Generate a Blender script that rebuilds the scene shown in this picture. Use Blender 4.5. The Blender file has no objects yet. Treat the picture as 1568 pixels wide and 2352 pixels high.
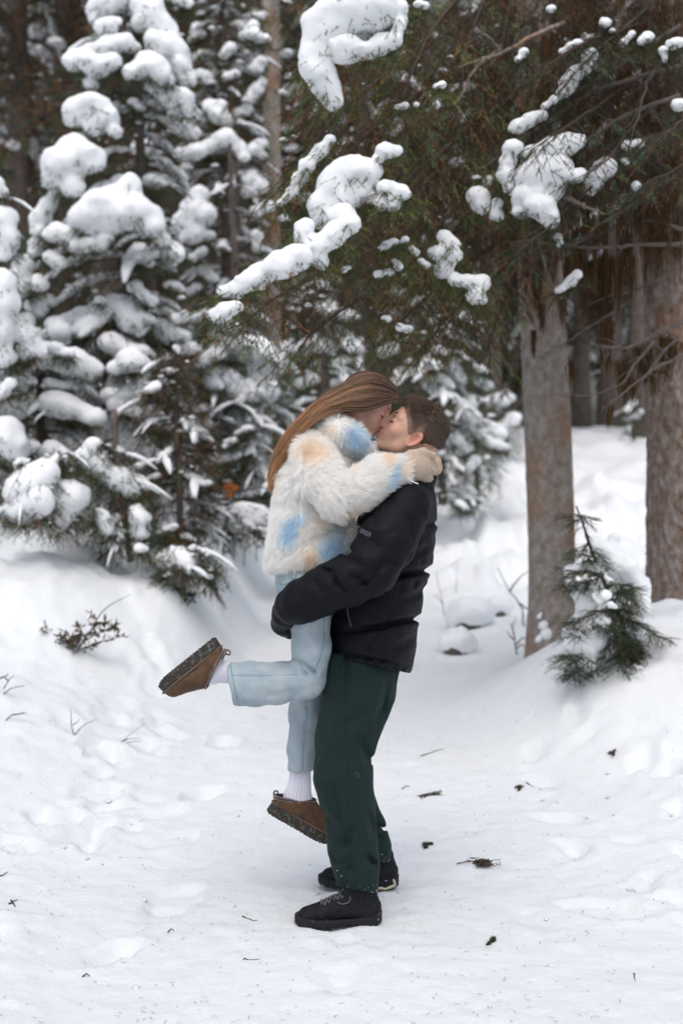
import bpy, math, random
import numpy as np
from mathutils import Vector, Matrix

random.seed(7)
RNG = np.random.default_rng(7)
sc = bpy.context.scene
COL = sc.collection

# ---------------------------------------------------------------- camera
F_PX = 3267.0                      # focal length in units of a 1568 x 2352 picture (50 mm on 36 mm)
PITCH = math.radians(3.43)
CAM_Z = 1.65
cam_d = bpy.data.cameras.new('camera')
cam_d.sensor_fit = 'VERTICAL'
cam_d.sensor_height = 36.0
cam_d.sensor_width = 24.0
cam_d.lens = 36.0 * F_PX / 2352.0
cam_d.clip_start = 0.1
cam_d.clip_end = 400.0
cam_d.dof.use_dof = True
cam_d.dof.focus_distance = 4.75
cam_d.dof.aperture_fstop = 2.2
cam = bpy.data.objects.new('camera', cam_d)
cam.location = (0, 0, CAM_Z)
cam.rotation_euler = (math.pi / 2 - PITCH, 0, 0)
COL.objects.link(cam)
sc.camera = cam

# ---------------------------------------------------------------- sky, sun, exposure (overcast)
SUN_ELEV, SUN_ROT = math.radians(62), math.radians(190)
world = bpy.data.worlds.new('World')
sc.world = world
world.use_nodes = True
wn = world.node_tree.nodes
wl = world.node_tree.links
wn.clear()
sky_n = wn.new('ShaderNodeTexSky')
sky_n.sky_type = 'NISHITA'
sky_n.sun_disc = False
sky_n.sun_elevation = SUN_ELEV
sky_n.sun_rotation = SUN_ROT
sky_n.air_density = 1.0
sky_n.dust_density = 4.0
sky_n.ozone_density = 1.0
hs = wn.new('ShaderNodeHueSaturation')
hs.inputs['Saturation'].default_value = 0.66       # cloud cover: nearly grey light
bg = wn.new('ShaderNodeBackground')
bg.inputs['Strength'].default_value = 0.15
wo = wn.new('ShaderNodeOutputWorld')
wl.new(sky_n.outputs[0], hs.inputs['Color'])
wl.new(hs.outputs[0], bg.inputs['Color'])
wl.new(bg.outputs[0], wo.inputs['Surface'])

sun_d = bpy.data.lights.new('sun', 'SUN')
sun_d.energy = 1.0
sun_d.angle = math.radians(100)
sun_d.color = (1.0, 0.98, 0.96)
sun = bpy.data.objects.new('sun', sun_d)
# light comes from above and behind the camera, a little from the right
sd = Vector((0.08, -0.46, 0.88)).normalized()
sun.rotation_euler = sd.to_track_quat('Z', 'Y').to_euler()
sun.location = (0, 0, 12)
COL.objects.link(sun)

sc.view_settings.view_transform = 'Standard'
sc.view_settings.look = 'None'
sc.view_settings.exposure = 0.38
sc.view_settings.gamma = 1.0
sc.view_settings.use_curve_mapping = False
sc.render.engine = 'CYCLES'
sc.cycles.use_denoising = True
sc.cycles.max_bounces = 8
sc.cycles.diffuse_bounces = 6
sc.cycles.glossy_bounces = 2
sc.cycles.transmission_bounces = 2
sc.cycles.caustics_reflective = False
sc.cycles.caustics_refractive = False
sc.cycles_curves.shape = 'RIBBONS'

# ---------------------------------------------------------------- picture point -> place
_cp, _sp = math.cos(PITCH), math.sin(PITCH)


def at(px, py, Y):
    """the point at depth Y seen at (px, py) of a 1568 x 2352 picture"""
    u = (px - 784.0) / F_PX
    v = (1176.0 - py) / F_PX
    dy = _cp + v * _sp
    dz = -_sp + v * _cp
    t = Y / dy
    return np.array((u * t, Y, CAM_Z + dz * t))


def to_px(P):
    """inverse of at() for an array of points"""
    P = np.asarray(P)
    x, y, z = P[..., 0], P[..., 1], P[..., 2] - CAM_Z
    d = y * _cp - z * _sp
    up = y * _sp + z * _cp
    return 784 + F_PX * x / d, 1176 - F_PX * up / d


YP = 4.8


def N(px, py, dy, rpx):
    """a body node: place at depth YP+dy, radius given in picture units"""
    Y = YP + dy
    p = at(px, py, Y)
    return (p[0], p[1], p[2], rpx * Y / F_PX)


# ---------------------------------------------------------------- noise
def _hash(ix, iy, iz, seed):
    h = (ix.astype(np.int64) * 374761393 + iy.astype(np.int64) * 668265263 + iz.astype(np.int64) * 2147483647 + seed * 144665) & 0xffffffff
    h = ((h ^ (h >> 13)) * 1274126177) & 0xffffffff
    h = (h ^ (h >> 16)) & 0xffff
    return h.astype(np.float32) / 32767.5 - 1.0


def noise(x, y, z=None, seed=0):
    """smooth value noise in -1..1"""
    x = np.asarray(x, np.float32)
    y = np.asarray(y, np.float32)
    z = np.zeros_like(x) if z is None else np.asarray(z, np.float32)
    fx, fy, fz = np.floor(x), np.floor(y), np.floor(z)
    tx, ty, tz = x - fx, y - fy, z - fz
    tx = tx * tx * tx * (tx * (tx * 6 - 15) + 10)
    ty = ty * ty * ty * (ty * (ty * 6 - 15) + 10)
    tz = tz * tz * tz * (tz * (tz * 6 - 15) + 10)
    ix, iy, iz = fx.astype(np.int64), fy.astype(np.int64), fz.astype(np.int64)
    r = 0
    for a in (0, 1):
        wx = tx if a else 1 - tx
        for b in (0, 1):
            wy = ty if b else 1 - ty
            for c in (0, 1):
                wz = tz if c else 1 - tz
                r = r + wx * wy * wz * _hash(ix + a, iy + b, iz + c, seed)
    return r


def fbm(x, y, z=None, oct=3, seed=0, gain=0.5):
    r, a, f = 0, 1.0, 1.0
    for i in range(oct):
        r = r + a * noise(x * f, y * f, None if z is None else z * f, seed + i * 17)
        a *= gain
        f *= 2.03
    return r


# ---------------------------------------------------------------- distance fields
def seg(P, a, b, ky=1.0):
    a3, b3 = np.array(a[:3], np.float32), np.array(b[:3], np.float32)
    ab = b3 - a3
    L = float(ab @ ab) + 1e-12
    q = P - a3
    t = np.clip((q @ ab) / L, 0, 1)
    q = q - t[:, None] * ab
    if ky != 1.0:
        q[:, 1] /= ky
    return np.sqrt((q * q).sum(1)) - (a[3] + (b[3] - a[3]) * t)


def smin(a, b, k):
    h = np.clip(0.5 + 0.5 * (b - a) / k, 0, 1)
    return b + (a - b) * h - k * h * (1 - h)


def smax(a, b, k):
    return -smin(-a, -b, k)


def chain(P, nodes, ky=1.0, k=0.012):
    d = None
    for a, b in zip(nodes[:-1], nodes[1:]):
        e = seg(P, a, b, ky)
        d = e if d is None else smin(d, e, k)
    return d


def ell(P, c, r):
    q = (P - np.array(c, np.float32)) / np.array(r, np.float32)
    n = np.sqrt((q * q).sum(1))
    return (n - 1.0) * min(r)


def grooves(P, lst):
    """folds drawn on the surface: (points, width px, depth m[, taper]); taper 2 = fades at both ends, 1 = at the far end"""
    px, py = to_px(P)
    d = np.zeros(len(P), np.float32)
    for it in lst:
        pts, w, amp = it[:3]
        tp = it[3] if len(it) > 3 else (2 if w > 3.5 else 0)
        best = np.full(len(P), 1e9, np.float32)
        along = np.zeros(len(P), np.float32)
        tot = sum(math.hypot(b[0] - a[0], b[1] - a[1]) for a, b in zip(pts[:-1], pts[1:]))
        run = 0.0
        for (x0, y0), (x1, y1) in zip(pts[:-1], pts[1:]):
            ax, ay = x1 - x0, y1 - y0
            ll = math.hypot(ax, ay)
            t = np.clip(((px - x0) * ax + (py - y0) * ay) / (ll * ll), 0, 1)
            e = (px - x0 - t * ax) ** 2 + (py - y0 - t * ay) ** 2
            m = e < best
            best = np.where(m, e, best)
            along = np.where(m, (run + t * ll) / tot, along)
            run += ll
        wgt = 1.0
        if tp == 2:
            wgt = np.sqrt(np.clip(np.minimum(along, 1 - along) * 2.6, 0, 1))
        elif tp == 1:
            wgt = np.clip((1 - along) * 1.5, 0, 1)
        d += amp * wgt * np.exp(-best / (w * w))
    return d


def nets(fn, lo, hi, h, margin=0.016):
    """surface nets: mesh of fn(P) = 0 in a box"""
    lo = np.array(lo, float)
    hi = np.array(hi, float)
    n = np.maximum(np.ceil((hi - lo) / h).astype(int) + 1, 4)
    ax = [lo[i] + h * np.arange(n[i]) for i in range(3)]
    G = np.stack(np.meshgrid(*ax, indexing='ij'), -1).reshape(-1, 3).astype(np.float32)
    # coarse pass: only blocks near the surface are evaluated finely
    B = 4
    nb = (n + B - 1) // B
    cx = [lo[i] + h * (B * np.arange(nb[i]) + (B - 1) / 2) for i in range(3)]
    C = np.stack(np.meshgrid(*cx, indexing='ij'), -1).reshape(-1, 3).astype(np.float32)
    dc = np.concatenate([fn(C[i:i + 300000]) for i in range(0, len(C), 300000)]).reshape(nb)
    up = lambda A: np.repeat(np.repeat(np.repeat(A, B, 0), B, 1), B, 2)[:n[0], :n[1], :n[2]]
    near = up(np.abs(dc) < 2.6 * h * 1.3 + margin).reshape(-1)
    V = np.where(up(dc) < 0, -1.0, 1.0).astype(np.float32).reshape(-1)
    ii = np.flatnonzero(near)
    step = 300000
    for i in range(0, len(ii), step):
        V[ii[i:i + step]] = fn(G[ii[i:i + step]])
    V = V.reshape(n)
    V[0] = V[-1] = 1
    V[:, 0] = V[:, -1] = 1
    V[:, :, 0] = V[:, :, -1] = 1
    S = V < 0
    c = [S[a:n[0] - 1 + a, b:n[1] - 1 + b, d:n[2] - 1 + d] for a in (0, 1) for b in (0, 1) for d in (0, 1)]
    anyc = np.logical_or.reduce(c)
    allc = np.logical_and.reduce(c)
    act = anyc & ~allc
    idx = np.argwhere(act)
    if len(idx) == 0:
        return np.zeros((0, 3)), np.zeros((0, 4), int)
    vid = -np.ones(act.shape, np.int64)
    vid[act] = np.arange(len(idx))
    acc = np.zeros((len(idx), 3))
    cnt = np.zeros(len(idx))
    corners = [(a, b, d) for a in (0, 1) for b in (0, 1) for d in (0, 1)]
    for i, p in enumerate(corners):
        for q in corners[i + 1:]:
            if sum(abs(p[j] - q[j]) for j in range(3)) != 1:
                continue
            va = V[idx[:, 0] + p[0], idx[:, 1] + p[1], idx[:, 2] + p[2]]
            vb = V[idx[:, 0] + q[0], idx[:, 1] + q[1], idx[:, 2] + q[2]]
            m = (va < 0) != (vb < 0)
            t = np.where(m, va / np.where(m, va - vb, 1), 0)
            pt = np.array(p) + t[:, None] * (np.array(q) - np.array(p))
            acc[m] += pt[m]
            cnt[m] += 1
    verts = lo + h * (idx + acc / cnt[:, None])
    quads = []
    for axis in range(3):
        o1, o2 = (axis + 1) % 3, (axis + 2) % 3
        sl0 = [slice(None)] * 3
        sl1 = [slice(None)] * 3
        sl0[axis] = slice(0, -1)
        sl1[axis] = slice(1, None)
        A, B = S[tuple(sl0)], S[tuple(sl1)]
        e = np.argwhere(A != B)
        e = e[(e[:, o1] > 0) & (e[:, o2] > 0) & (e[:, o1] < n[o1] - 1) & (e[:, o2] < n[o2] - 1)]
        if not len(e):
            continue
        ins = A[e[:, 0], e[:, 1], e[:, 2]]
        def cell(d1, d2):
            k = e.copy()
            k[:, o1] -= d1
            k[:, o2] -= d2
            return vid[k[:, 0], k[:, 1], k[:, 2]]
        q = np.stack([cell(0, 0), cell(1, 0), cell(1, 1), cell(0, 1)], 1)
        q[~ins] = q[~ins][:, ::-1]
        quads.append(q)
    quads = np.concatenate(quads)
    quads = quads[(quads >= 0).all(1)]
    return verts, quads


def box_of(nodes, pad=0.03, ky=1.0):
    A = np.array([n[:3] for n in nodes])
    r = np.array([n[3] for n in nodes])[:, None] * np.array((1, max(ky, 1), 1))
    return (A - r).min(0) - pad, (A + r).max(0) + pad


# ---------------------------------------------------------------- meshes and objects
def link(o, parent=None):
    COL.objects.link(o)
    if parent is not None:
        o.parent = parent
    return o


def mesh_np(name, verts, faces, material=None, parent=None, smooth=True, cols=None, kind=None, link_it=True):
    """fast mesh from arrays; faces (n,3) or (n,4)"""
    verts = np.asarray(verts, np.float32)
    faces = np.asarray(faces, np.int32)
    me = bpy.data.meshes.new(name)
    k = faces.shape[1]
    me.vertices.add(len(verts))
    me.vertices.foreach_set('co', verts.ravel())
    me.loops.add(faces.size)
    me.loops.foreach_set('vertex_index', faces.ravel())
    me.polygons.add(len(faces))
    me.polygons.foreach_set('loop_start', np.arange(0, faces.size, k, dtype=np.int32))
    me.polygons.foreach_set('use_smooth', np.full(len(faces), smooth))
    if cols is not None:
        a = me.color_attributes.new('Col', 'FLOAT_COLOR', 'POINT')
        c = np.ones((len(verts), 4), np.float32)
        c[:, :3] = cols
        a.data.foreach_set('color', c.ravel())
    me.update()
    me.validate()
    if material is not None:
        me.materials.append(material)
    o = bpy.data.objects.new(name, me)
    if kind:
        o['kind'] = kind
    if link_it:
        link(o, parent)
    return o


def empty(name, loc, label, category, group=None):
    o = bpy.data.objects.new(name, None)
    o.empty_display_size = 0.2
    o.location = loc
    o['label'] = label
    o['category'] = category
    if group:
        o['group'] = group
    COL.objects.link(o)
    return o


def put(o, parent):
    """parent o while keeping its world-space vertices in place (a put part sits at the world origin)"""
    o.parent = parent
    if parent.parent is None:
        o.matrix_parent_inverse = Matrix.Translation(-Vector(parent.location))
    return o


def tube_np(pts, radii, n=8, closed=False, cap=True):
    """a tube along points -> verts, quads (triangle caps folded into quads)"""
    pts = np.asarray(pts, float)
    m = len(pts)
    radii = np.broadcast_to(np.asarray(radii, float), (m,))
    if closed:
        tan = np.roll(pts, -1, 0) - np.roll(pts, 1, 0)
    else:
        tan = np.gradient(pts, axis=0)
    tan /= np.linalg.norm(tan, axis=1)[:, None] + 1e-12
    up = np.array((0.13, 0.21, 0.97))
    if abs(tan[0] @ up) > 0.9:
        up = np.array((0.97, 0.13, 0.21))
    u = np.cross(tan[0], up)
    u /= np.linalg.norm(u)
    V = []
    a = np.arange(n) * 2 * math.pi / n
    U, W = np.empty((m, 3)), np.empty((m, 3))
    tl = tan.tolist()
    ux, uy, uz = u.tolist()
    for i in range(m):
        tx_, ty_, tz_ = tl[i]
        k_ = ux * tx_ + uy * ty_ + uz * tz_
        ux, uy, uz = ux - tx_ * k_, uy - ty_ * k_, uz - tz_ * k_
        k_ = math.sqrt(ux * ux + uy * uy + uz * uz) + 1e-12
        ux, uy, uz = ux / k_, uy / k_, uz / k_
        U[i] = ux, uy, uz
        W[i] = ty_ * uz - tz_ * uy, tz_ * ux - tx_ * uz, tx_ * uy - ty_ * ux
    V = (pts[:, None] + radii[:, None, None] * (np.cos(a)[None, :, None] * U[:, None] + np.sin(a)[None, :, None] * W[:, None])).reshape(-1, 3)
    i_ = np.arange(m if closed else m - 1)[:, None]
    j_ = (i_ + 1) % m
    k = np.arange(n)[None]
    k2 = (k + 1) % n
    Fc = np.stack([i_ * n + k, i_ * n + k2, j_ * n + k2, j_ * n + k], -1).reshape(-1, 4)
    if cap and not closed:
        c0, c1 = len(V), len(V) + 1
        V = np.concatenate([V, pts[:1], pts[-1:]])
        k = np.arange(0, n, 2)
        Fc = np.concatenate([Fc,
                             np.stack([np.full(len(k), c0), (k + 2) % n, (k + 1) % n, k], 1),
                             np.stack([np.full(len(k), c1), (m - 1) * n + k, (m - 1) * n + (k + 1) % n, (m - 1) * n + (k + 2) % n], 1)])
    return V, Fc


def join_np(parts):
    Vs, Fs, off = [], [], 0
    for v, f in parts:
        Vs.append(v)
        Fs.append(np.asarray(f) + off)
        off += len(v)
    return np.concatenate(Vs), np.concatenate(Fs)


def spline(pts, n):
    """Catmull-Rom through points"""
    P = np.asarray(pts, float)
    P = np.concatenate([P[:1] * 2 - P[1:2], P, P[-1:] * 2 - P[-2:-1]])
    m = len(P) - 3
    t = np.linspace(0, m - 1e-6, n)
    i = t.astype(int)
    f = (t - i)[:, None]
    a, b, c, d = P[i], P[i + 1], P[i + 2], P[i + 3]
    return 0.5 * (2 * b + (c - a) * f + (2 * a - 5 * b + 4 * c - d) * f ** 2 + (3 * b - a - 3 * c + d) * f ** 3)


def strands(name, P, radius, material, parent, cols=None, kind=None):
    """hair curves: P (n, k, 3), radius (n, k) or (k,), cols (n,3) or (n,k,3)"""
    n, k, _ = P.shape
    cu = bpy.data.hair_curves.new(name)
    cu.add_curves([k] * n)
    cu.attributes['position'].data.foreach_set('vector', P.astype(np.float32).ravel())
    r = cu.attributes.get('radius') or cu.attributes.new('radius', 'FLOAT', 'POINT')
    r.data.foreach_set('value', np.broadcast_to(np.asarray(radius, np.float32), (n, k)).astype(np.float32).ravel())
    if cols is not None:
        c = np.ones((n, k, 4), np.float32)
        c[..., :3] = cols if cols.ndim == 3 else cols[:, None, :]
        a = cu.attributes.new('Col', 'FLOAT_COLOR', 'POINT')
        a.data.foreach_set('color', c.ravel())
    cu.materials.append(material)
    o = bpy.data.objects.new(name, cu)
    if kind:
        o['kind'] = kind
    COL.objects.link(o)
    if parent is not None:
        put(o, parent)
    return o


def sample_tris(verts, quads, n, rng=RNG):
    """random points and normals on a quad mesh"""
    T = np.concatenate([quads[:, [0, 1, 2]], quads[:, [0, 2, 3]]])
    a, b, c = verts[T[:, 0]], verts[T[:, 1]], verts[T[:, 2]]
    nr = np.cross(b - a, c - a)
    ar = np.linalg.norm(nr, axis=1)
    i = rng.choice(len(T), n, p=ar / ar.sum())
    u, v = rng.random(n), rng.random(n)
    f = u + v > 1
    u[f], v[f] = 1 - u[f], 1 - v[f]
    P = a[i] + u[:, None] * (b[i] - a[i]) + v[:, None] * (c[i] - a[i])
    Nn = nr[i] / (ar[i][:, None] + 1e-12)
    return P, Nn


# ---------------------------------------------------------------- materials
def material(name, color=(0.5, 0.5, 0.5), rough=0.8, spec=0.3, sheen=0.0, attr=False, var=0.0, var_scale=20.0,
             bump=0.0, bump_scale=200.0, bump2=0.0, bump2_scale=30.0, sss=0.0, sss_rad=(1, 0.4, 0.25), stretch=None, color2=None, mix_scale=8.0, mix_lo=0.45, mix_hi=0.6):
    m = bpy.data.materials.new(name)
    m.use_nodes = True
    nt = m.node_tree
    b = nt.nodes['Principled BSDF']
    b.inputs['Roughness'].default_value = rough
    b.inputs['Specular IOR Level'].default_value = spec
    if sheen:
        b.inputs['Sheen Weight'].default_value = sheen
        b.inputs['Sheen Roughness'].default_value = 0.5
    if sss:
        b.inputs['Subsurface Weight'].default_value = sss
        b.inputs['Subsurface Radius'].default_value = sss_rad
        b.inputs['Subsurface Scale'].default_value = 0.01
    tc = nt.nodes.new('ShaderNodeTexCoord')
    src = tc.outputs['Object']
    if stretch:
        mp = nt.nodes.new('ShaderNodeMapping')
        mp.inputs['Scale'].default_value = stretch
        nt.links.new(src, mp.inputs['Vector'])
        src = mp.outputs[0]

    def nz(scale, detail=4.0):
        t = nt.nodes.new('ShaderNodeTexNoise')
        t.inputs['Scale'].default_value = scale
        t.inputs['Detail'].default_value = detail
        nt.links.new(src, t.inputs['Vector'])
        return t
    out = None
    if attr:
        a = nt.nodes.new('ShaderNodeAttribute')
        a.attribute_name = 'Col'
        out = a.outputs['Color']
    if color2 is not None:
        t = nz(mix_scale, 6.0)
        r = nt.nodes.new('ShaderNodeMapRange')
        r.inputs['From Min'].default_value = mix_lo
        r.inputs['From Max'].default_value = mix_hi
        nt.links.new(t.outputs['Fac'], r.inputs['Value'])
        mx = nt.nodes.new('ShaderNodeMix')
        mx.data_type = 'RGBA'
        if out is None:
            mx.inputs['A'].default_value = (*color, 1)
        else:
            nt.links.new(out, mx.inputs['A'])
        mx.inputs['B'].default_value = (*color2, 1)
        nt.links.new(r.outputs[0], mx.inputs['Factor'])
        out = mx.outputs['Result']
    if var:
        t = nz(var_scale)
        r = nt.nodes.new('ShaderNodeMapRange')
        r.inputs['From Min'].default_value = 0.25
        r.inputs['From Max'].default_value = 0.75
        r.inputs['To Min'].default_value = 1 - var
        r.inputs['To Max'].default_value = 1 + var
        nt.links.new(t.outputs['Fac'], r.inputs['Value'])
        mx = nt.nodes.new('ShaderNodeVectorMath')
        mx.operation = 'SCALE'
        if out is None:
            mx.inputs[0].default_value = color
        else:
            nt.links.new(out, mx.inputs[0])
        nt.links.new(r.outputs[0], mx.inputs['Scale'])
        out = mx.outputs[0]
    if out is None:
        b.inputs['Base Color'].default_value = (*color, 1)
    else:
        nt.links.new(out, b.inputs['Base Color'])
    prev = None
    for st, s in ((bump2, bump2_scale), (bump, bump_scale)):
        if st:
            t = nz(s, 5.0)
            bp = nt.nodes.new('ShaderNodeBump')
            bp.inputs['Strength'].default_value = 1.0
            bp.inputs['Distance'].default_value = st
            nt.links.new(t.outputs['Fac'], bp.inputs['Height'])
            if prev:
                nt.links.new(prev, bp.inputs['Normal'])
            prev = bp.outputs[0]
    if prev:
        nt.links.new(prev, b.inputs['Normal'])
    return m


def hair_material(name, rough=0.5, spec=0.4):
    m = bpy.data.materials.new(name)
    m.use_nodes = True
    nt = m.node_tree
    b = nt.nodes['Principled BSDF']
    a = nt.nodes.new('ShaderNodeAttribute')
    a.attribute_name = 'Col'
    nt.links.new(a.outputs['Color'], b.inputs['Base Color'])
    b.inputs['Roughness'].default_value = rough
    b.inputs['Specular IOR Level'].default_value = spec
    return m


M = {}
M['snow'] = material('snow', (0.725, 0.752, 0.772), 0.7, 0.2, bump=0.0022, bump_scale=170, bump2=0.004, bump2_scale=38)
M['snow_soft'] = material('snow_soft', (0.812, 0.834, 0.852), 0.75, 0.15, bump=0.003, bump_scale=45)
M['skin'] = material('skin', attr=True, rough=0.5, spec=0.35, sss=0.12, var=0.05, var_scale=60, bump=0.0003, bump_scale=700)
M['dark_line'] = material('dark_line', (0.03, 0.018, 0.012), 0.6)
M['lip'] = material('lip', (0.36, 0.11, 0.10), 0.45)
M['hair_core'] = material('hair_core', (0.05, 0.028, 0.017), 0.6)
M['hair_short'] = material('hair_short', attr=True, rough=0.6, var=0.3, var_scale=120)
M['hair_mass'] = material('hair_mass', attr=True, rough=0.5, spec=0.4)
M['hair'] = hair_material('hair', 0.42, 0.5)


def fur_material(name):
    m = bpy.data.materials.new(name)
    m.use_nodes = True
    nt = m.node_tree
    nt.nodes.remove(nt.nodes['Principled BSDF'])
    a = nt.nodes.new('ShaderNodeAttribute')
    a.attribute_name = 'Col'
    d = nt.nodes.new('ShaderNodeBsdfDiffuse')
    t = nt.nodes.new('ShaderNodeBsdfTranslucent')
    mx = nt.nodes.new('ShaderNodeMixShader')
    mx.inputs[0].default_value = 0.25
    nt.links.new(a.outputs['Color'], d.inputs['Color'])
    nt.links.new(a.outputs['Color'], t.inputs['Color'])
    nt.links.new(d.outputs[0], mx.inputs[1])
    nt.links.new(t.outputs[0], mx.inputs[2])
    nt.links.new(mx.outputs[0], nt.nodes['Material Output'].inputs['Surface'])
    return m


M['fur'] = fur_material('fur')
M['coat'] = material('coat', attr=True, rough=0.9, spec=0.1)
M['jacket'] = material('jacket', (0.0052, 0.0056, 0.0078), 0.64, 0.15, bump=0.0006, bump_scale=260, bump2=0.003, bump2_scale=30)
M['glove'] = material('glove', (0.007, 0.008, 0.011), 0.6, 0.15, bump=0.0006, bump_scale=300)
M['trousers'] = material('trousers', (0.0125, 0.0252, 0.0232), 0.85, 0.10, sheen=0.04, var=0.1, var_scale=300, bump=0.0005, bump_scale=600)
M['denim'] = material('denim', (0.315, 0.385, 0.425), 0.85, 0.12, var=0.14, var_scale=420, color2=(0.42, 0.485, 0.515), mix_scale=14, mix_lo=0.4, mix_hi=0.7, bump=0.0006, bump_scale=500)
M['denim_seam'] = material('denim_seam', (0.22, 0.32, 0.41), 0.85, 0.15, var=0.3, var_scale=150)
M['sock'] = material('sock', (0.72, 0.72, 0.80), 0.9, 0.1)
M['suede'] = material('suede', (0.098, 0.058, 0.036), 0.9, 0.1, sheen=0.1, var=0.28, var_scale=40, bump=0.0006, bump_scale=500)
M['clog_sole'] = material('clog_sole', (0.045, 0.038, 0.032), 0.8, 0.2, color2=(0.20, 0.205, 0.215), mix_scale=90, mix_lo=0.50, mix_hi=0.85, bump=0.001, bump_scale=150)
M['clog_rand'] = material('clog_rand', (0.12, 0.085, 0.065), 0.8)
M['braid'] = material('braid', (0.045, 0.045, 0.055), 0.85)
M['thread'] = material('thread', (0.50, 0.38, 0.32), 0.8)
M['shoe'] = material('shoe', (0.011, 0.0115, 0.0145), 0.65, 0.15, var=0.3, var_scale=60, bump=0.0005, bump_scale=400)
M['shoe_sole'] = material('shoe_sole', (0.015, 0.0155, 0.019), 0.65, 0.2, color2=(0.5, 0.52, 0.55), mix_scale=60, mix_lo=0.66, mix_hi=0.74, bump=0.0006, bump_scale=300)
M['lace'] = material('lace', (0.10, 0.102, 0.115), 0.6)
M['heel_accent'] = material('heel_accent', (0.50, 0.45, 0.34), 0.6)
M['sherpa'] = material('sherpa', (0.50, 0.40, 0.31), 0.95, 0.05, var=0.15, var_scale=160, bump=0.006, bump_scale=190)
M['patch'] = material('patch', (0.075, 0.085, 0.10), 0.6)
M['patch_dark'] = material('patch_dark', (0.015, 0.016, 0.02), 0.6)
M['white_cord'] = material('white_cord', (0.75, 0.75, 0.75), 0.7)
M['button'] = material('button', (0.035, 0.10, 0.22), 0.35, 0.5)
M['metal'] = material('metal', (0.055, 0.057, 0.062), 0.45)
# ================================================================ the couple
def sdf_part(name, fn, nodes, h, mat_, parent, pad=0.03, ky=1.0, cols=None):
    lo, hi = box_of(nodes, pad, ky)
    v, q = nets(fn, lo, hi, h)
    c = cols(v) if cols else None
    o = mesh_np(name, v, q, mat_, None, True, c)
    put(o, parent)
    return o, v, q


def plane_px(P, p0, p1, Y=YP):
    """signed distance (m) to the vertical-in-depth plane through two picture points; positive on the right of p0->p1 as seen"""
    px, py = to_px(P)
    ax, ay = p1[0] - p0[0], p1[1] - p0[1]
    L = math.hypot(ax, ay)
    return ((px - p0[0]) * (-ay) + (py - p0[1]) * ax) / L * (Y / F_PX)


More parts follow.
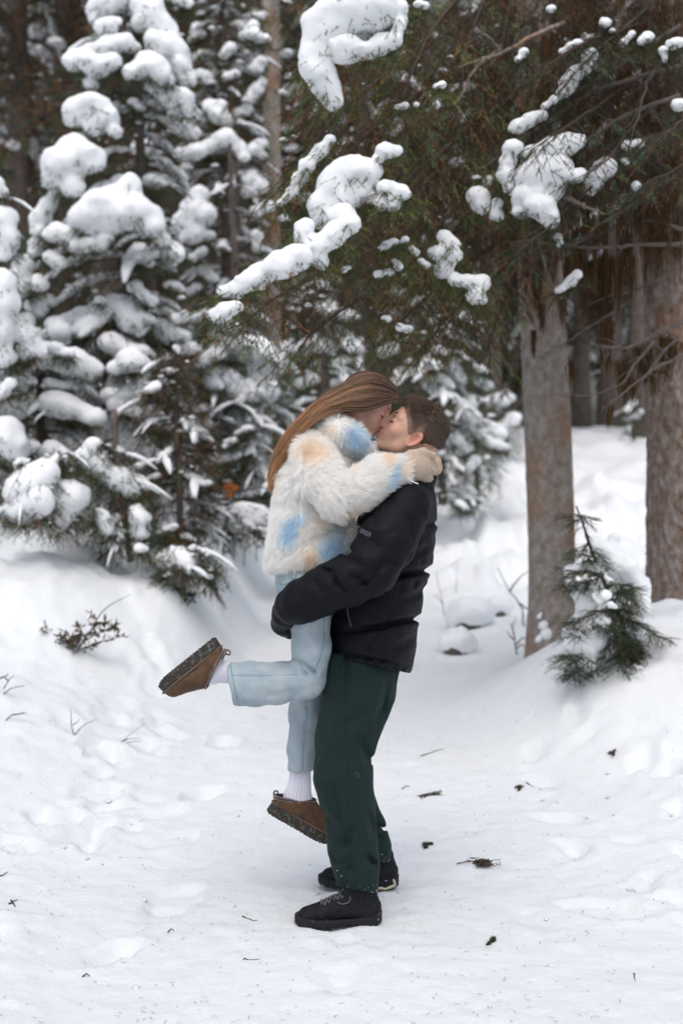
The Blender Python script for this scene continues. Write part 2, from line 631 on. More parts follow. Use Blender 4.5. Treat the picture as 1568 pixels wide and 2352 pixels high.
# ---------------------------------------------------------------- heads
class Head:
    def __init__(self, px, py, dy, tilt, face, yaw=0.0, roll=0.0, scale=1.0, female=False):
        """face = +1 looks right, -1 looks left; tilt > 0 looks down"""
        self.o = at(px, py, YP + dy)
        c, s = math.cos(tilt), math.sin(tilt)
        f = np.array((face * c * math.cos(yaw), -c * math.sin(yaw), -s))
        up = np.array((face * s, 0, c))
        lat = np.cross(up, f)
        lat /= np.linalg.norm(lat)
        up = np.cross(f, lat)
        if roll:
            up, lat = up * math.cos(roll) + lat * math.sin(roll), lat * math.cos(roll) - up * math.sin(roll)
        self.R = np.stack([f, lat, up], 1)      # local -> world
        self.s = scale
        self.female = female

    def local(self, P):
        return ((P - self.o.astype(np.float32)) @ self.R.astype(np.float32)) / self.s

    def world(self, q):
        return self.o + (np.asarray(q, float) * self.s) @ self.R.T

    def sdf(self, P):
        q = self.local(P)
        near_lat = q[:, 1].copy()
        q = q.copy()
        q[:, 1] = np.abs(q[:, 1])
        fe = self.female
        d = ell(q, (-0.012, 0, 0.022), (0.096, 0.075, 0.088))
        d = smin(d, ell(q, (0.030, 0, -0.030), (0.062, 0.058 if fe else 0.062, 0.080)), 0.03)
        jw = 0.044 if fe else 0.050
        jaw = [(-0.004, jw, -0.050, 0.020), (0.018, jw - 0.004, -0.082, 0.018), (0.070, 0.012, -0.108, 0.018)]
        d = smin(d, chain(q, jaw), 0.025)
        d = smin(d, seg(q, (0.074, 0, -0.106, 0.018), (0.074, 0.010, -0.106, 0.017)), 0.012)      # chin
        d = smin(d, seg(q, (0.060, 0.040, -0.038, 0.022), (0.064, 0.026, -0.056, 0.022)), 0.018)  # cheek
        d = smin(d, seg(q, (0.084, 0.008, 0.012, 0.008), (0.066, 0.046, 0.012, 0.009)), 0.014)    # brow
        d = smax(d, -(np.sqrt(((q - np.array((0.099, 0.031, -0.008), np.float32)) ** 2).sum(1)) - 0.017), 0.012)
        d = smin(d, np.sqrt(((q - np.array((0.073, 0.031, -0.010), np.float32)) ** 2).sum(1)) - 0.0145, 0.004)
        # nose
        d = smin(d, seg(q, (0.086, 0, 0.006, 0.008), (0.110, 0, -0.036, 0.0105)), 0.010)
        d = smin(d, seg(q, (0.108, 0, -0.040, 0.010), (0.097, 0.011, -0.043, 0.0075)), 0.006)
        # mouth region
        d = smin(d, ell(q, (0.068, 0, -0.070), (0.029, 0.032, 0.030)), 0.015)
        d = smin(d, seg(q, (0.096, 0, -0.0655, 0.0055), (0.084, 0.020, -0.069, 0.004)), 0.005)
        d = smin(d, seg(q, (0.094, 0, -0.0775, 0.0065), (0.083, 0.018, -0.074, 0.004)), 0.005)
        d = d + 0.0022 * np.exp(-((q[:, 2] + 0.0715) / 0.0022) ** 2) * (q[:, 0] > 0.07)
        # ears
        e = q - np.array((-0.010, 0.074, -0.022), np.float32)
        ca, sa = math.cos(0.22), math.sin(0.22)
        ex, ez = e[:, 0] * ca + e[:, 2] * sa, -e[:, 0] * sa + e[:, 2] * ca
        ey = e[:, 1] + 0.35 * ex + 0.003
        wx = 0.0155 + 0.004 * np.clip(ez / 0.03, -1, 1)
        rr = np.sqrt((ex / wx) ** 2 + (ez / 0.028) ** 2)
        ring = np.sqrt(((rr - 1) * 0.017) ** 2 + (ey - 0.002) ** 2) - 0.0046
        disc = np.maximum((rr - 1) * 0.016, np.abs(ey + 0.009) - 0.003)
        anti = np.sqrt(((np.sqrt((ex / wx * 1.75 + 0.15) ** 2 + (ez / 0.028 * 1.5) ** 2) - 1) * 0.011) ** 2 + (ey + 0.003) ** 2) - 0.0026
        lobe = np.sqrt((ex - 0.006) ** 2 + (ez + 0.028) ** 2 + (ey + 0.001) ** 2) - 0.0075
        tragus = np.sqrt((ex - 0.015) ** 2 + (ez + 0.004) ** 2 + (ey + 0.002) ** 2) - 0.006
        ear = np.minimum(np.minimum(ring, disc), np.minimum(smin(lobe, anti, 0.002), tragus))
        hole = np.sqrt((ex - 0.005) ** 2 + ((ez + 0.003) * 0.62) ** 2 + ((ey - 0.003) * 0.62) ** 2) - 0.0085
        ear = smax(ear, -hole, 0.002)
        d = smin(d, ear, 0.004)
        return d * self.s

    def colours(self, v):
        q = self.local(v.astype(np.float32)).copy()
        q[:, 1] = np.abs(q[:, 1])
        n = len(q)
        c = np.tile(np.array((0.56, 0.335, 0.25)), (n, 1))
        def blob(ctr, r, col, w=1.0):
            t = w * np.exp(-(((q - np.array(ctr)) / np.array(r)) ** 2).sum(1))[:, None]
            c[:] = c * (1 - t) + np.array(col) * t
        blob((0.070, 0.045, -0.035), (0.03, 0.03, 0.025), (0.58, 0.27, 0.21), 0.7)
        blob((0.112, 0, -0.038), (0.018, 0.016, 0.018), (0.56, 0.22, 0.17), 0.8)
        blob((-0.012, 0.078, -0.018), (0.02, 0.014, 0.032), (0.62, 0.24, 0.18), 0.85)
        blob((0.095, 0.0, -0.072), (0.016, 0.020, 0.0085), (0.42, 0.14, 0.13), 0.9)
        if not self.female:
            blob((0.055, 0.03, -0.095), (0.04, 0.05, 0.03), (0.46, 0.28, 0.215), 0.7)
        return c


def face_lines(hd, parent, brow_col):
    """eyebrows and closed lashes, as small solid strokes lying on the face"""
    for s in (-1, 1):
        b = [(0.0925, s * 0.011, 0.013), (0.0875, s * 0.025, 0.0195), (0.0745, s * 0.044, 0.0175)]
        v, f = tube_np([hd.world(p) for p in spline(b, 9)], np.array([.6, .9, 1, 1, 1, .9, .8, .6, .3]) * 0.0027 * hd.s, 6)
        put(mesh_np('eyebrow', v, f, brow_col), parent)
        e = [(0.0845, s * 0.018, -0.016), (0.0885, s * 0.030, -0.0195), (0.0790, s * 0.046, -0.015)]
        v, f = tube_np([hd.world(p) for p in spline(e, 9)], np.array([.5, .8, 1, 1, 1, 1, 1, .8, .5]) * 0.0021 * hd.s, 6)
        put(mesh_np('eyelash', v, f, M['dark_line']), parent)


# ---------------------------------------------------------------- the man
man_root = at(815, 2115, 4.85)
man = empty('person', (man_root[0], 4.855, 0.0), 'person in black puffer jacket and dark green trousers lifting the other person', 'person')
hd_m = Head(948, 991, 0.03, -math.radians(36), -1, yaw=0.10, scale=0.965)
neck_m = [N(962, 1020, 0.04, 40), N(955, 1060, 0.05, 42), N(938, 1110, 0.055, 56), N(915, 1180, 0.055, 70)]


def f_man_body(P):
    d = hd_m.sdf(P)
    return smin(d, chain(P, neck_m, 1.05), 0.02)


bm_, vm_, qm_ = sdf_part('body', f_man_body, [N(945, 990, 0.03, 95), N(920, 1170, 0.05, 60)], 0.0031, M['skin'], man, 0.02, 1.1, hd_m.colours)
face_lines(hd_m, bm_, M['hair_core'])


# short cropped hair: a close cap plus real strands
def man_hair_edge(q):
    return np.interp(q[:, 0], [-0.12, -0.075, -0.034, -0.028, -0.016, 0.000, 0.006, 0.020, 0.036, 0.050, 0.062, 0.072, 0.12],
                     [-0.070, -0.078, -0.058, -0.018, 0.008, 0.006, -0.016, -0.016, 0.002, 0.024, 0.046, 0.064, 0.075])


def f_man_hair(P):
    q = hd_m.local(P).copy()
    q[:, 1] = np.abs(q[:, 1])
    top = np.clip((q[:, 2] - 0.03) / 0.05, 0, 1)
    d = ell(q, (-0.012, 0, 0.022), (0.096, 0.075, 0.088))
    d = smin(d, ell(q, (0.030, 0, -0.030), (0.062, 0.062, 0.080)), 0.03)
    d = smin(d, ell(q, (-0.045, 0, -0.045), (0.050, 0.052, 0.05)), 0.02)
    d = d - 0.0025 - 0.004 * top - 0.007 * top * np.clip(q[:, 0] / 0.06, 0, 1)
    d = d + 0.0006 * noise(q[:, 0] * 160, q[:, 1] * 160, q[:, 2] * 160, 3)
    return smax(d, (man_hair_edge(q) - q[:, 2]) * 0.8, 0.004) * hd_m.s


def man_hair_cols(v):
    q = hd_m.local(v.astype(np.float32)).copy()
    q[:, 1] = np.abs(q[:, 1])
    e = q[:, 2] - man_hair_edge(q)
    t = np.clip((e - 0.002) / 0.034, 0, 1)[:, None] ** 0.7
    t = np.maximum(t, np.clip((q[:, 0:1] - 0.055) / 0.01, 0, 1))
    return np.array((0.30, 0.185, 0.135)) * (1 - t) + np.array((0.066, 0.042, 0.028)) * t


hm_, vh_, qh_ = sdf_part('hair', f_man_hair, [N(965, 985, 0.03, 90)], 0.0036, M['hair_short'], man, 0.02, 1.0, man_hair_cols)
pts, nrm = sample_tris(vh_, qh_, 15000)
ql = hd_m.local(pts.astype(np.float32))
nl = nrm @ hd_m.R
top = np.clip((ql[:, 2] - 0.015) / 0.06, 0, 1)
ln = 0.0025 + 0.006 * top + 0.008 * top * np.clip(ql[:, 0] / 0.06, 0, 1) + 0.002 * RNG.random(len(pts))
comb = np.stack([-0.25 + 0.9 * top * np.clip(ql[:, 0] / 0.05 + 0.2, 0, 1), np.zeros(len(pts)), -0.75 * (1 - top)], 1)
comb += RNG.normal(0, 0.12, comb.shape) + 0.16 * np.stack([noise(ql[:, 0] * 90, ql[:, 1] * 90, ql[:, 2] * 90, 70 + i) for i in range(3)], 1)
dirl = nl * 0.30 + comb
dirl /= np.linalg.norm(dirl, axis=1)[:, None]
S = np.zeros((len(pts), 4, 3))
for k in range(4):
    t = k / 3
    S[:, k] = ql + nl * (-0.003) + dirl * (ln * t)[:, None] + nl * (0.004 * t * (1 - t)) + comb * (0.006 * t * t)
S = hd_m.o + (S * hd_m.s) @ hd_m.R.T
base = np.array((0.105, 0.070, 0.048)) * (0.5 + 1.0 * RNG.random((len(pts), 1)))
base = man_hair_cols(pts) * 1.25 * (0.6 + 0.8 * RNG.random((len(pts), 1)))
base[(ql[:, 0] > 0.02) & (ql[:, 2] > 0.05)] *= 1.4
strands('hair_strands', S, np.array((0.00075, 0.0007, 0.00055, 0.0003)), M['hair'], hm_, base, 'stuff')

# jacket
J_t = [N(928, 1138, 0.055, 56), N(915, 1195, 0.055, 86), N(896, 1265, 0.055, 96), N(884, 1320, 0.055, 94), N(866, 1375, 0.055, 100),
       N(858, 1432, 0.055, 98), N(853, 1490, 0.055, 96), N(845, 1560, 0.055, 92)]
J_s = [N(930, 1162, -0.155, 60), N(930, 1150, 0.055, 60), N(930, 1162, 0.255, 58)]
J_a = [N(922, 1182, -0.170, 62), N(888, 1245, -0.225, 66), N(850, 1305, -0.245, 64), N(800, 1335, -0.245, 59), N(745, 1356, -0.235, 56), N(700, 1378, -0.215, 50), N(672, 1392, -0.185, 44)]
J_c = [N(664, 1398, -0.17, 33), N(655, 1408, -0.13, 33), N(654, 1420, -0.09, 31)]
J_f = [N(922, 1182, 0.28, 62), N(870, 1290, 0.34, 64), N(760, 1350, 0.32, 54), N(690, 1395, 0.22, 44), N(672, 1420, 0.13, 36)]
J_k = [N(966, 1092, 0.05, 38), N(930, 1104, 0.05, 52), N(900, 1116, 0.05, 38)]
Jg_t = [([(1012, 1199), (985, 1205), (945, 1214)], 4, 0.0125, 1), ([(990, 1306), (960, 1314), (880, 1332), (800, 1340)], 6, 0.0250, 1), ([(968, 1419), (940, 1424), (860, 1442), (765, 1455)], 6, 0.0250, 1),
        ([(945, 1530), (900, 1522), (840, 1512), (750, 1494)], 4, 0.0131), ([(925, 1330), (908, 1390), (880, 1440), (850, 1475), (834, 1530)], 2.5, 0.005),
        ([(960, 1225), (930, 1262), (905, 1300)], 9, 0.0150), ([(985, 1345), (950, 1368), (915, 1380)], 9, 0.0112), ([(960, 1330), (945, 1352)], 6, 0.0112),
        ([(795, 1380), (798, 1410), (803, 1440)], 3, 0.0112), ([(990, 1250), (955, 1275), (930, 1290)], 8, 0.0112), ([(950, 1460), (925, 1480), (890, 1492)], 9, 0.0094),
        ([(925, 1535), (922, 1546)], 3, 0.0094), ([(905, 1530), (903, 1542)], 3, 0.0094), ([(885, 1528), (882, 1540)], 3, 0.0075), ([(862, 1522), (860, 1536)], 3, 0.0075)]
Jg_a = [([(918, 1134), (935, 1165), (946, 1200), (945, 1240)], 2.5, 0.006), ([(780, 1256), (797, 1266), (815, 1268)], 5, 0.0263), ([(786, 1268), (812, 1290), (835, 1300)], 8, 0.0150),
        ([(738, 1299), (750, 1310), (766, 1314)], 4, 0.0187), ([(760, 1312), (775, 1345), (800, 1362)], 5, 0.0169), ([(716, 1330), (735, 1350), (740, 1370)], 8, 0.0094),
        ([(900, 1285), (865, 1310), (835, 1318)], 10, 0.0150), ([(668, 1355), (660, 1380), (672, 1418)], 4, 0.008), ([(845, 1342), (820, 1330), (800, 1325)], 7, 0.0131),
        ([(870, 1220), (860, 1250), (835, 1270)], 12, 0.0094), ([(820, 1350), (850, 1335), (875, 1318)], 6, 0.0150)]


def f_jacket(P):
    t = chain(P, J_t, 1.5, 0.03)
    t = smin(t, chain(P, J_s, 1.0, 0.03), 0.05)
    t = smin(t, chain(P, J_k, 1.15, 0.02), 0.02)
    t = t + grooves(P, Jg_t) + 0.0030 * fbm(P[:, 0] * 14, P[:, 1] * 9, P[:, 2] * 22, 3, 5) + 0.005 * np.clip(1 - np.abs(noise(P[:, 0] * 9 + P[:, 2] * 6, P[:, 1] * 7, P[:, 2] * 16, 71)) * 3, 0, 1) ** 2
    t = smax(t, plane_px(P, (932, 1545), (753, 1509)) * -1.0, 0.008)      # hem
    inner = chain(P, [N(850, 1500, 0.055, 82), N(840, 1600, 0.055, 82)], 1.45)
    t = smax(t, -inner, 0.006)
    a = chain(P, J_a, 1.0, 0.02)
    a = smin(a, chain(P, J_c, 1.0, 0.012), 0.010)
    a = a + grooves(P, Jg_a) + 0.0030 * fbm(P[:, 0] * 16, P[:, 1] * 12, P[:, 2] * 16, 3, 9) + 0.005 * np.clip(1 - np.abs(noise(P[:, 0] * 13 - P[:, 2] * 5, P[:, 1] * 6, P[:, 2] * 10 + P[:, 0] * 8, 73)) * 3, 0, 1) ** 2
    f = chain(P, J_f, 1.0, 0.02) + 0.003 * fbm(P[:, 0] * 16, P[:, 1] * 12, P[:, 2] * 16, 3, 11)
    return smin(smin(t, a, 0.010), f, 0.012)


jk, vj, qj = sdf_part('jacket', f_jacket, J_t[:-1] + J_a + J_f + J_c + J_s, 0.0076, M['jacket'], man, 0.05, 1.5)

# zip of the hand pocket, hem cord lock
v, f = tube_np([at(x, y, YP - 0.155) for x, y in ((796, 1380), (797, 1395), (799, 1412), (804, 1432), (806, 1440))], 0.0026, 6)
put(mesh_np('pocket_zip', v, f, M['metal']), jk)
cl = [at(x, y, YP - 0.10) for x, y in ((822, 1531), (826, 1540), (821, 1549), (825, 1555), (831, 1550), (828, 1541), (830, 1532))]
v, f = tube_np(spline(cl, 20), 0.0022, 6)
put(mesh_np('hem_cord', v, f, M['lace']), jk)


# sleeve patch with its lettering, bent over the upper arm
def surf_point(px, py, fn, y0, y1, steps=40):
    """march towards the person along the sight line of (px,py) until the surface is met"""
    a, b = y0, y1
    ys = np.linspace(y0, y1, steps)
    P = np.array([at(px, py, y) for y in ys], np.float32)
    d = fn(P)
    i = int(np.argmax(d < 0)) if (d < 0).any() else int(np.argmin(d))
    if i > 0 and d[i] < 0:
        t = d[i - 1] / (d[i - 1] - d[i])
        return at(px, py, ys[i - 1] + t * (ys[i] - ys[i - 1]))
    return at(px, py, ys[i])


def on_jacket(px, py, off=0.0):
    p = surf_point(px, py, f_jacket, YP - 0.45, YP, 60)
    d = p - np.array((0, 0, CAM_Z))
    return p - d / np.linalg.norm(d) * off


def patch_grid(x0, y0, x1, y1, w, n, off, shrink=0.0):
    ax, ay = x1 - x0, y1 - y0
    L = math.hypot(ax, ay)
    nx, ny = -ay / L, ax / L
    V, Fc = [], []
    for i in range(n + 1):
        t = shrink / L + (1 - 2 * shrink / L) * i / n
        for s in (-1, 1):
            V.append(on_jacket(x0 + ax * t + nx * s * (w / 2 - shrink), y0 + ay * t + ny * s * (w / 2 - shrink), off))
    for i in range(n):
        Fc.append((2 * i, 2 * i + 1, 2 * i + 3, 2 * i + 2))
    return np.array(V), np.array(Fc)


def solid_strip(V, Fc, th):
    """give a strip a back side and rim"""
    n = len(V)
    back = V + np.array((0, th, 0))
    VV = np.concatenate([V, back])
    fr = Fc
    bk = Fc[:, ::-1] + n
    m = n // 2
    rim = []
    for i in range(m - 1):
        rim += [(2 * i, 2 * i + 2, 2 * i + 2 + n, 2 * i + n), (2 * i + 3, 2 * i + 1, 2 * i + 1 + n, 2 * i + 3 + n)]
    rim += [(1, 0, n, 1 + n), (n - 2, n - 1, 2 * n - 1, 2 * n - 2)]
    return VV, np.concatenate([fr, bk, np.array(rim)])


PA, PB = (814.5, 1211), (850.5, 1230)
v, f = solid_strip(*patch_grid(*PA, *PB, 10.0, 6, 0.004), 0.004)
patch = put(mesh_np('sleeve_patch', v, f, M['patch'], smooth=False), man)
# printed frame line and letters as thin relief
fl = []
for a, b in ((-1, -1), (-1, 1), (1, 1), (1, -1), (-1, -1)):
    fl.append((a, b))
L = math.hypot(PB[0] - PA[0], PB[1] - PA[1])
ux, uy = (PB[0] - PA[0]) / L, (PB[1] - PA[1]) / L
def patch_pt(s, t, off):      # s along 0..L, t across -5..5
    return on_jacket(PA[0] + ux * s - uy * t, PA[1] + uy * s + ux * t, off)
loop = [patch_pt(s, t, 0.0052) for s, t in ((1.8, -3.2), (L / 2, -3.2), (L - 1.8, -3.2), (L - 1.8, 3.2), (L / 2, 3.2), (1.8, 3.2))]
v, f = tube_np(loop, 0.0006, 5, closed=True)
put(mesh_np('frame_line', v, f, M['patch_dark']), patch)
tx = bpy.data.curves.new('lettering_line', 'FONT')
tx.body = 'SANDRO PARIS'
tx.size = 0.0070
tx.align_x, tx.align_y = 'CENTER', 'CENTER'
tx.extrude = 0.0002
tx.materials.append(M['patch_dark'])
t0 = bpy.data.objects.new('lettering_line', tx)
COL.objects.link(t0)
dg = bpy.context.evaluated_depsgraph_get()
tm = bpy.data.meshes.new_from_object(t0.evaluated_get(dg))
bpy.data.objects.remove(t0)
to = bpy.data.objects.new('lettering', tm)
COL.objects.link(to)
gs_, gt_ = np.linspace(0, L, 11), np.array((-4.0, 0.0, 4.0))
GP = np.array([[patch_pt(a_, b_, 0.0056) for b_ in gt_] for a_ in gs_])
co = np.zeros(len(tm.vertices) * 3)
tm.vertices.foreach_get('co', co)
co = co.reshape(-1, 3)
k_px = F_PX / (YP - 0.25)
su, tv = L / 2 + co[:, 0] * k_px, -co[:, 1] * k_px
fi_ = np.clip(su / L * 10, 0, 9.999)
ii_ = fi_.astype(int)
fu = (fi_ - ii_)[:, None]
fj_ = np.clip((tv + 4) / 4, 0, 1.999)
jj_ = fj_.astype(int)
fv = (fj_ - jj_)[:, None]
Pt = (GP[ii_, jj_] * (1 - fu) + GP[ii_ + 1, jj_] * fu) * (1 - fv) + (GP[ii_, jj_ + 1] * (1 - fu) + GP[ii_ + 1, jj_ + 1] * fu) * fv
Pt[:, 1] -= co[:, 2]
tm.vertices.foreach_set('co', Pt.ravel())
tm.update()
put(to, patch)

# gloved hand under her thigh: palm, four fingers and a thumb
def f_glove(P):
    d = chain(P, [N(653, 1415, -0.10, 27), N(650, 1432, -0.04, 27), N(656, 1440, 0.0, 25)], 1.0)
    for i, (x, y) in enumerate(((664, 1412), (669, 1428), (669, 1444), (664, 1456))):
        ln_ = (0.055, 0.068, 0.062, 0.045)[i]
        d = smin(d, chain(P, [N(652 + i * 2, 1418 + 10 * i, -0.01, 10.5), N(x, y, 0.035, 10), N(x + 20, y + 2, 0.03 + ln_, 9), N(x + 38, y + 3, 0.035 + ln_, 8)]), 0.005)
    d = smin(d, chain(P, [N(648, 1412, -0.09, 13), N(646, 1395, -0.04, 11), N(654, 1380, 0.0, 9)]), 0.008)
    return d + 0.001 * fbm(P[:, 0] * 60, P[:, 1] * 60, P[:, 2] * 60, 2, 4)


sdf_part('glove', f_glove, [N(650, 1415, -0.10, 40), N(700, 1450, 0.10, 20), N(650, 1375, 0, 20)], 0.004, M['glove'], man, 0.02)

# trousers
T_n = [N(824, 1530, -0.02, 88), N(822, 1585, -0.045, 84), N(808, 1640, -0.075, 76), N(795, 1700, -0.095, 69), N(787, 1780, -0.115, 67), N(797, 1842, -0.125, 60), N(806, 1900, -0.135, 55), N(808, 1950, -0.135, 54), N(818, 1990, -0.14, 50), N(816, 2080, -0.14, 53)]
T_f = [N(834, 1530, 0.12, 84), N(832, 1590, 0.15, 72), N(806, 1680, 0.17, 52), N(802, 1770, 0.19, 48), N(815, 1850, 0.20, 47), N(836, 1905, 0.21, 48), N(846, 1945, 0.22, 48), N(847, 2030, 0.22, 48)]
Tg = [([(893, 1560), (884, 1590), (880, 1615), (862, 1665)], 9, 0.017), ([(760, 1600), (752, 1680), (762, 1760)], 16, 0.0138), ([(823, 1690), (838, 1730), (850, 1760)], 12, 0.0184),
      ([(760, 1960), (775, 1978), (800, 1985)], 8, 0.014), ([(785, 1998), (805, 1992), (815, 2003)], 6, 0.010), ([(838, 1960), (852, 1980), (866, 1988)], 8, 0.0230), ([(815, 1895), (800, 1930), (780, 1955)], 13, 0.0184),
      ([(735, 1860), (757, 1880), (770, 1905)], 12, 0.0138),
      ([(850, 1620), (820, 1650), (790, 1665)], 14, 0.0138), ([(840, 1860), (852, 1890), (858, 1925)], 9, 0.0138)]
Tg_f = [([(858, 1890), (875, 1902), (888, 1908)], 6, 0.0230), ([(862, 1915), (880, 1930)], 8, 0.0138)]


def f_trousers(P):
    n = chain(P, T_n, 1.0, 0.03) + grooves(P, Tg) + 0.0035 * fbm(P[:, 0] * 12, P[:, 1] * 12, P[:, 2] * 5, 3, 21) + 0.013 * np.clip(1 - np.abs(noise(P[:, 0] * 7 + P[:, 2] * 1.6, P[:, 1] * 5, P[:, 2] * 3.2, 75)) * 2.6, 0, 1) ** 2
    n = smax(n, plane_px(P, (760, 2033), (868, 2054)), 0.006)
    n = smax(n, -chain(P, [N(816, 2036, -0.14, 36), N(816, 2100, -0.14, 44)]), 0.004)
    f = chain(P, T_f, 1.0, 0.03) + grooves(P, Tg_f) + 0.0035 * fbm(P[:, 0] * 12, P[:, 1] * 12, P[:, 2] * 5, 3, 22)
    f = smax(f, plane_px(P, (800, 1976), (897, 1981)), 0.006)
    f = smax(f, -chain(P, [N(847, 1972, 0.22, 34), N(847, 2080, 0.22, 40)]), 0.004)
    d = smin(n, f, 0.02)
    return smax(d, plane_px(P, (980, 1500), (700, 1500)), 0.01)


sdf_part('trousers', f_trousers, T_n[:-1] + T_f[:-1] + [N(816, 2060, -0.14, 50)], 0.0066, M['trousers'], man, 0.03)
for (x, y, off) in ((790, 1530, 0.0),):
    pp = [surf_point(x + k * -0.6, y - 8 + 8 * k, f_trousers, YP - 0.4, YP + 0.1, 60) - np.array((0, 0.002, 0)) for k in range(5)]
    v, f = tube_np(pp, 0.0085, 6)
    put(mesh_np('belt_loop', v, f, M['trousers']), man)
for pth in ([(792, 1545), (795, 1640), (797, 1760), (801, 1850), (807, 1960), (815, 2040)], [(764, 2026), (800, 2034), (840, 2042), (864, 2044)]):
    P2 = spline([(x, y, 0) for x, y in pth], 30)
    v, f = tube_np([surf_point(x, y, f_trousers, YP - 0.4, YP + 0.1, 80) - np.array((0, 0.0005, 0)) for x, y, _ in P2], 0.0014, 5)
    put(mesh_np('seam', v, f, M['trousers']), man)
rz = np.random.default_rng(4)
pts_ = []
for x0, x1, y0, y1, n_, ya, yb in ((830, 867, 2030, 2050, 12, YP - 0.4, YP + 0.1), (764, 830, 2022, 2044, 5, YP - 0.4, YP + 0.1), (870, 896, 1960, 1980, 12, YP - 0.1, YP + 0.4), (764, 785, 1998, 2015, 5, YP - 0.4, YP + 0.1)):
    for _ in range(n_):
        x_, y_ = rz.uniform(x0, x1), y1 - (y1 - y0) * rz.random() ** 2
        pts_.append(surf_point(x_, y_, f_trousers, ya, yb, 60))
sd_v = []
for q_ in pts_:
    a_ = 0.0006 + 0.0012 * rz.random() ** 2
    sd_v.append(tube_np(np.array([q_ - (a_ * 1.2, 0, 0), q_, q_ + (a_ * 1.2, 0, 0)]), [a_ * 0.5, a_, a_ * 0.5], 5))
v, f = join_np(sd_v)
o = mesh_np('snow_dust', v, f, M['snow_soft'])
o['kind'] = 'stuff'
put(o, man)
# small tonal emblem printed at the thigh: a ring with a horseshoe-like mark
ec = surf_point(818, 1780, f_trousers, YP - 0.4, YP + 0.1, 60)
ring = [ec + np.array((0.009 * math.cos(a), -0.002, 0.009 * math.sin(a))) for a in np.linspace(0, 2 * math.pi, 18, endpoint=False)]
v1 = tube_np(ring, 0.0006, 4, closed=True)
om = [ec + np.array((x * 0.0052, -0.002, z * 0.0052)) for x, z in ((-1, -.75), (-.35, -.75), (-.75, .1), (-.5, .75), (0, .9), (.5, .75), (.75, .1), (.35, -.75), (1, -.75))]
v2 = tube_np(om, 0.0006, 4)
v, f = join_np([v1, v2])
put(mesh_np('thigh_emblem', v, f, M['lace']), man)


# ---------------------------------------------------------------- shoes
class Frame:
    def __init__(self, o, T, U):
        self.o = np.asarray(o, float)
        T = np.asarray(T, float); T /= np.linalg.norm(T)
        U = np.asarray(U, float); U = U - T * (U @ T); U /= np.linalg.norm(U)
        self.R = np.stack([T, np.cross(U, T), U], 1)

    def local(self, P):
        return (P - self.o.astype(np.float32)) @ self.R.astype(np.float32)

    def world(self, q):
        return self.o + np.asarray(q, float) @ self.R.T


def foot2d(q, pts):
    """distance to a footprint outline made of discs along the foot: pts (x, y, r)"""
    P2 = np.concatenate([q[:, :2], np.zeros((len(q), 1), np.float32)], 1)
    return chain(P2, [(x, y, 0, r) for x, y, r in pts], 1.0, 0.01)


def local_part(name, fr, fn, lo, hi, h, mat_, parent, cols=None):
    v, q = nets(fn, lo, hi, h)
    o = mesh_np(name, fr.world(v), q, mat_)
    put(o, parent)
    return o


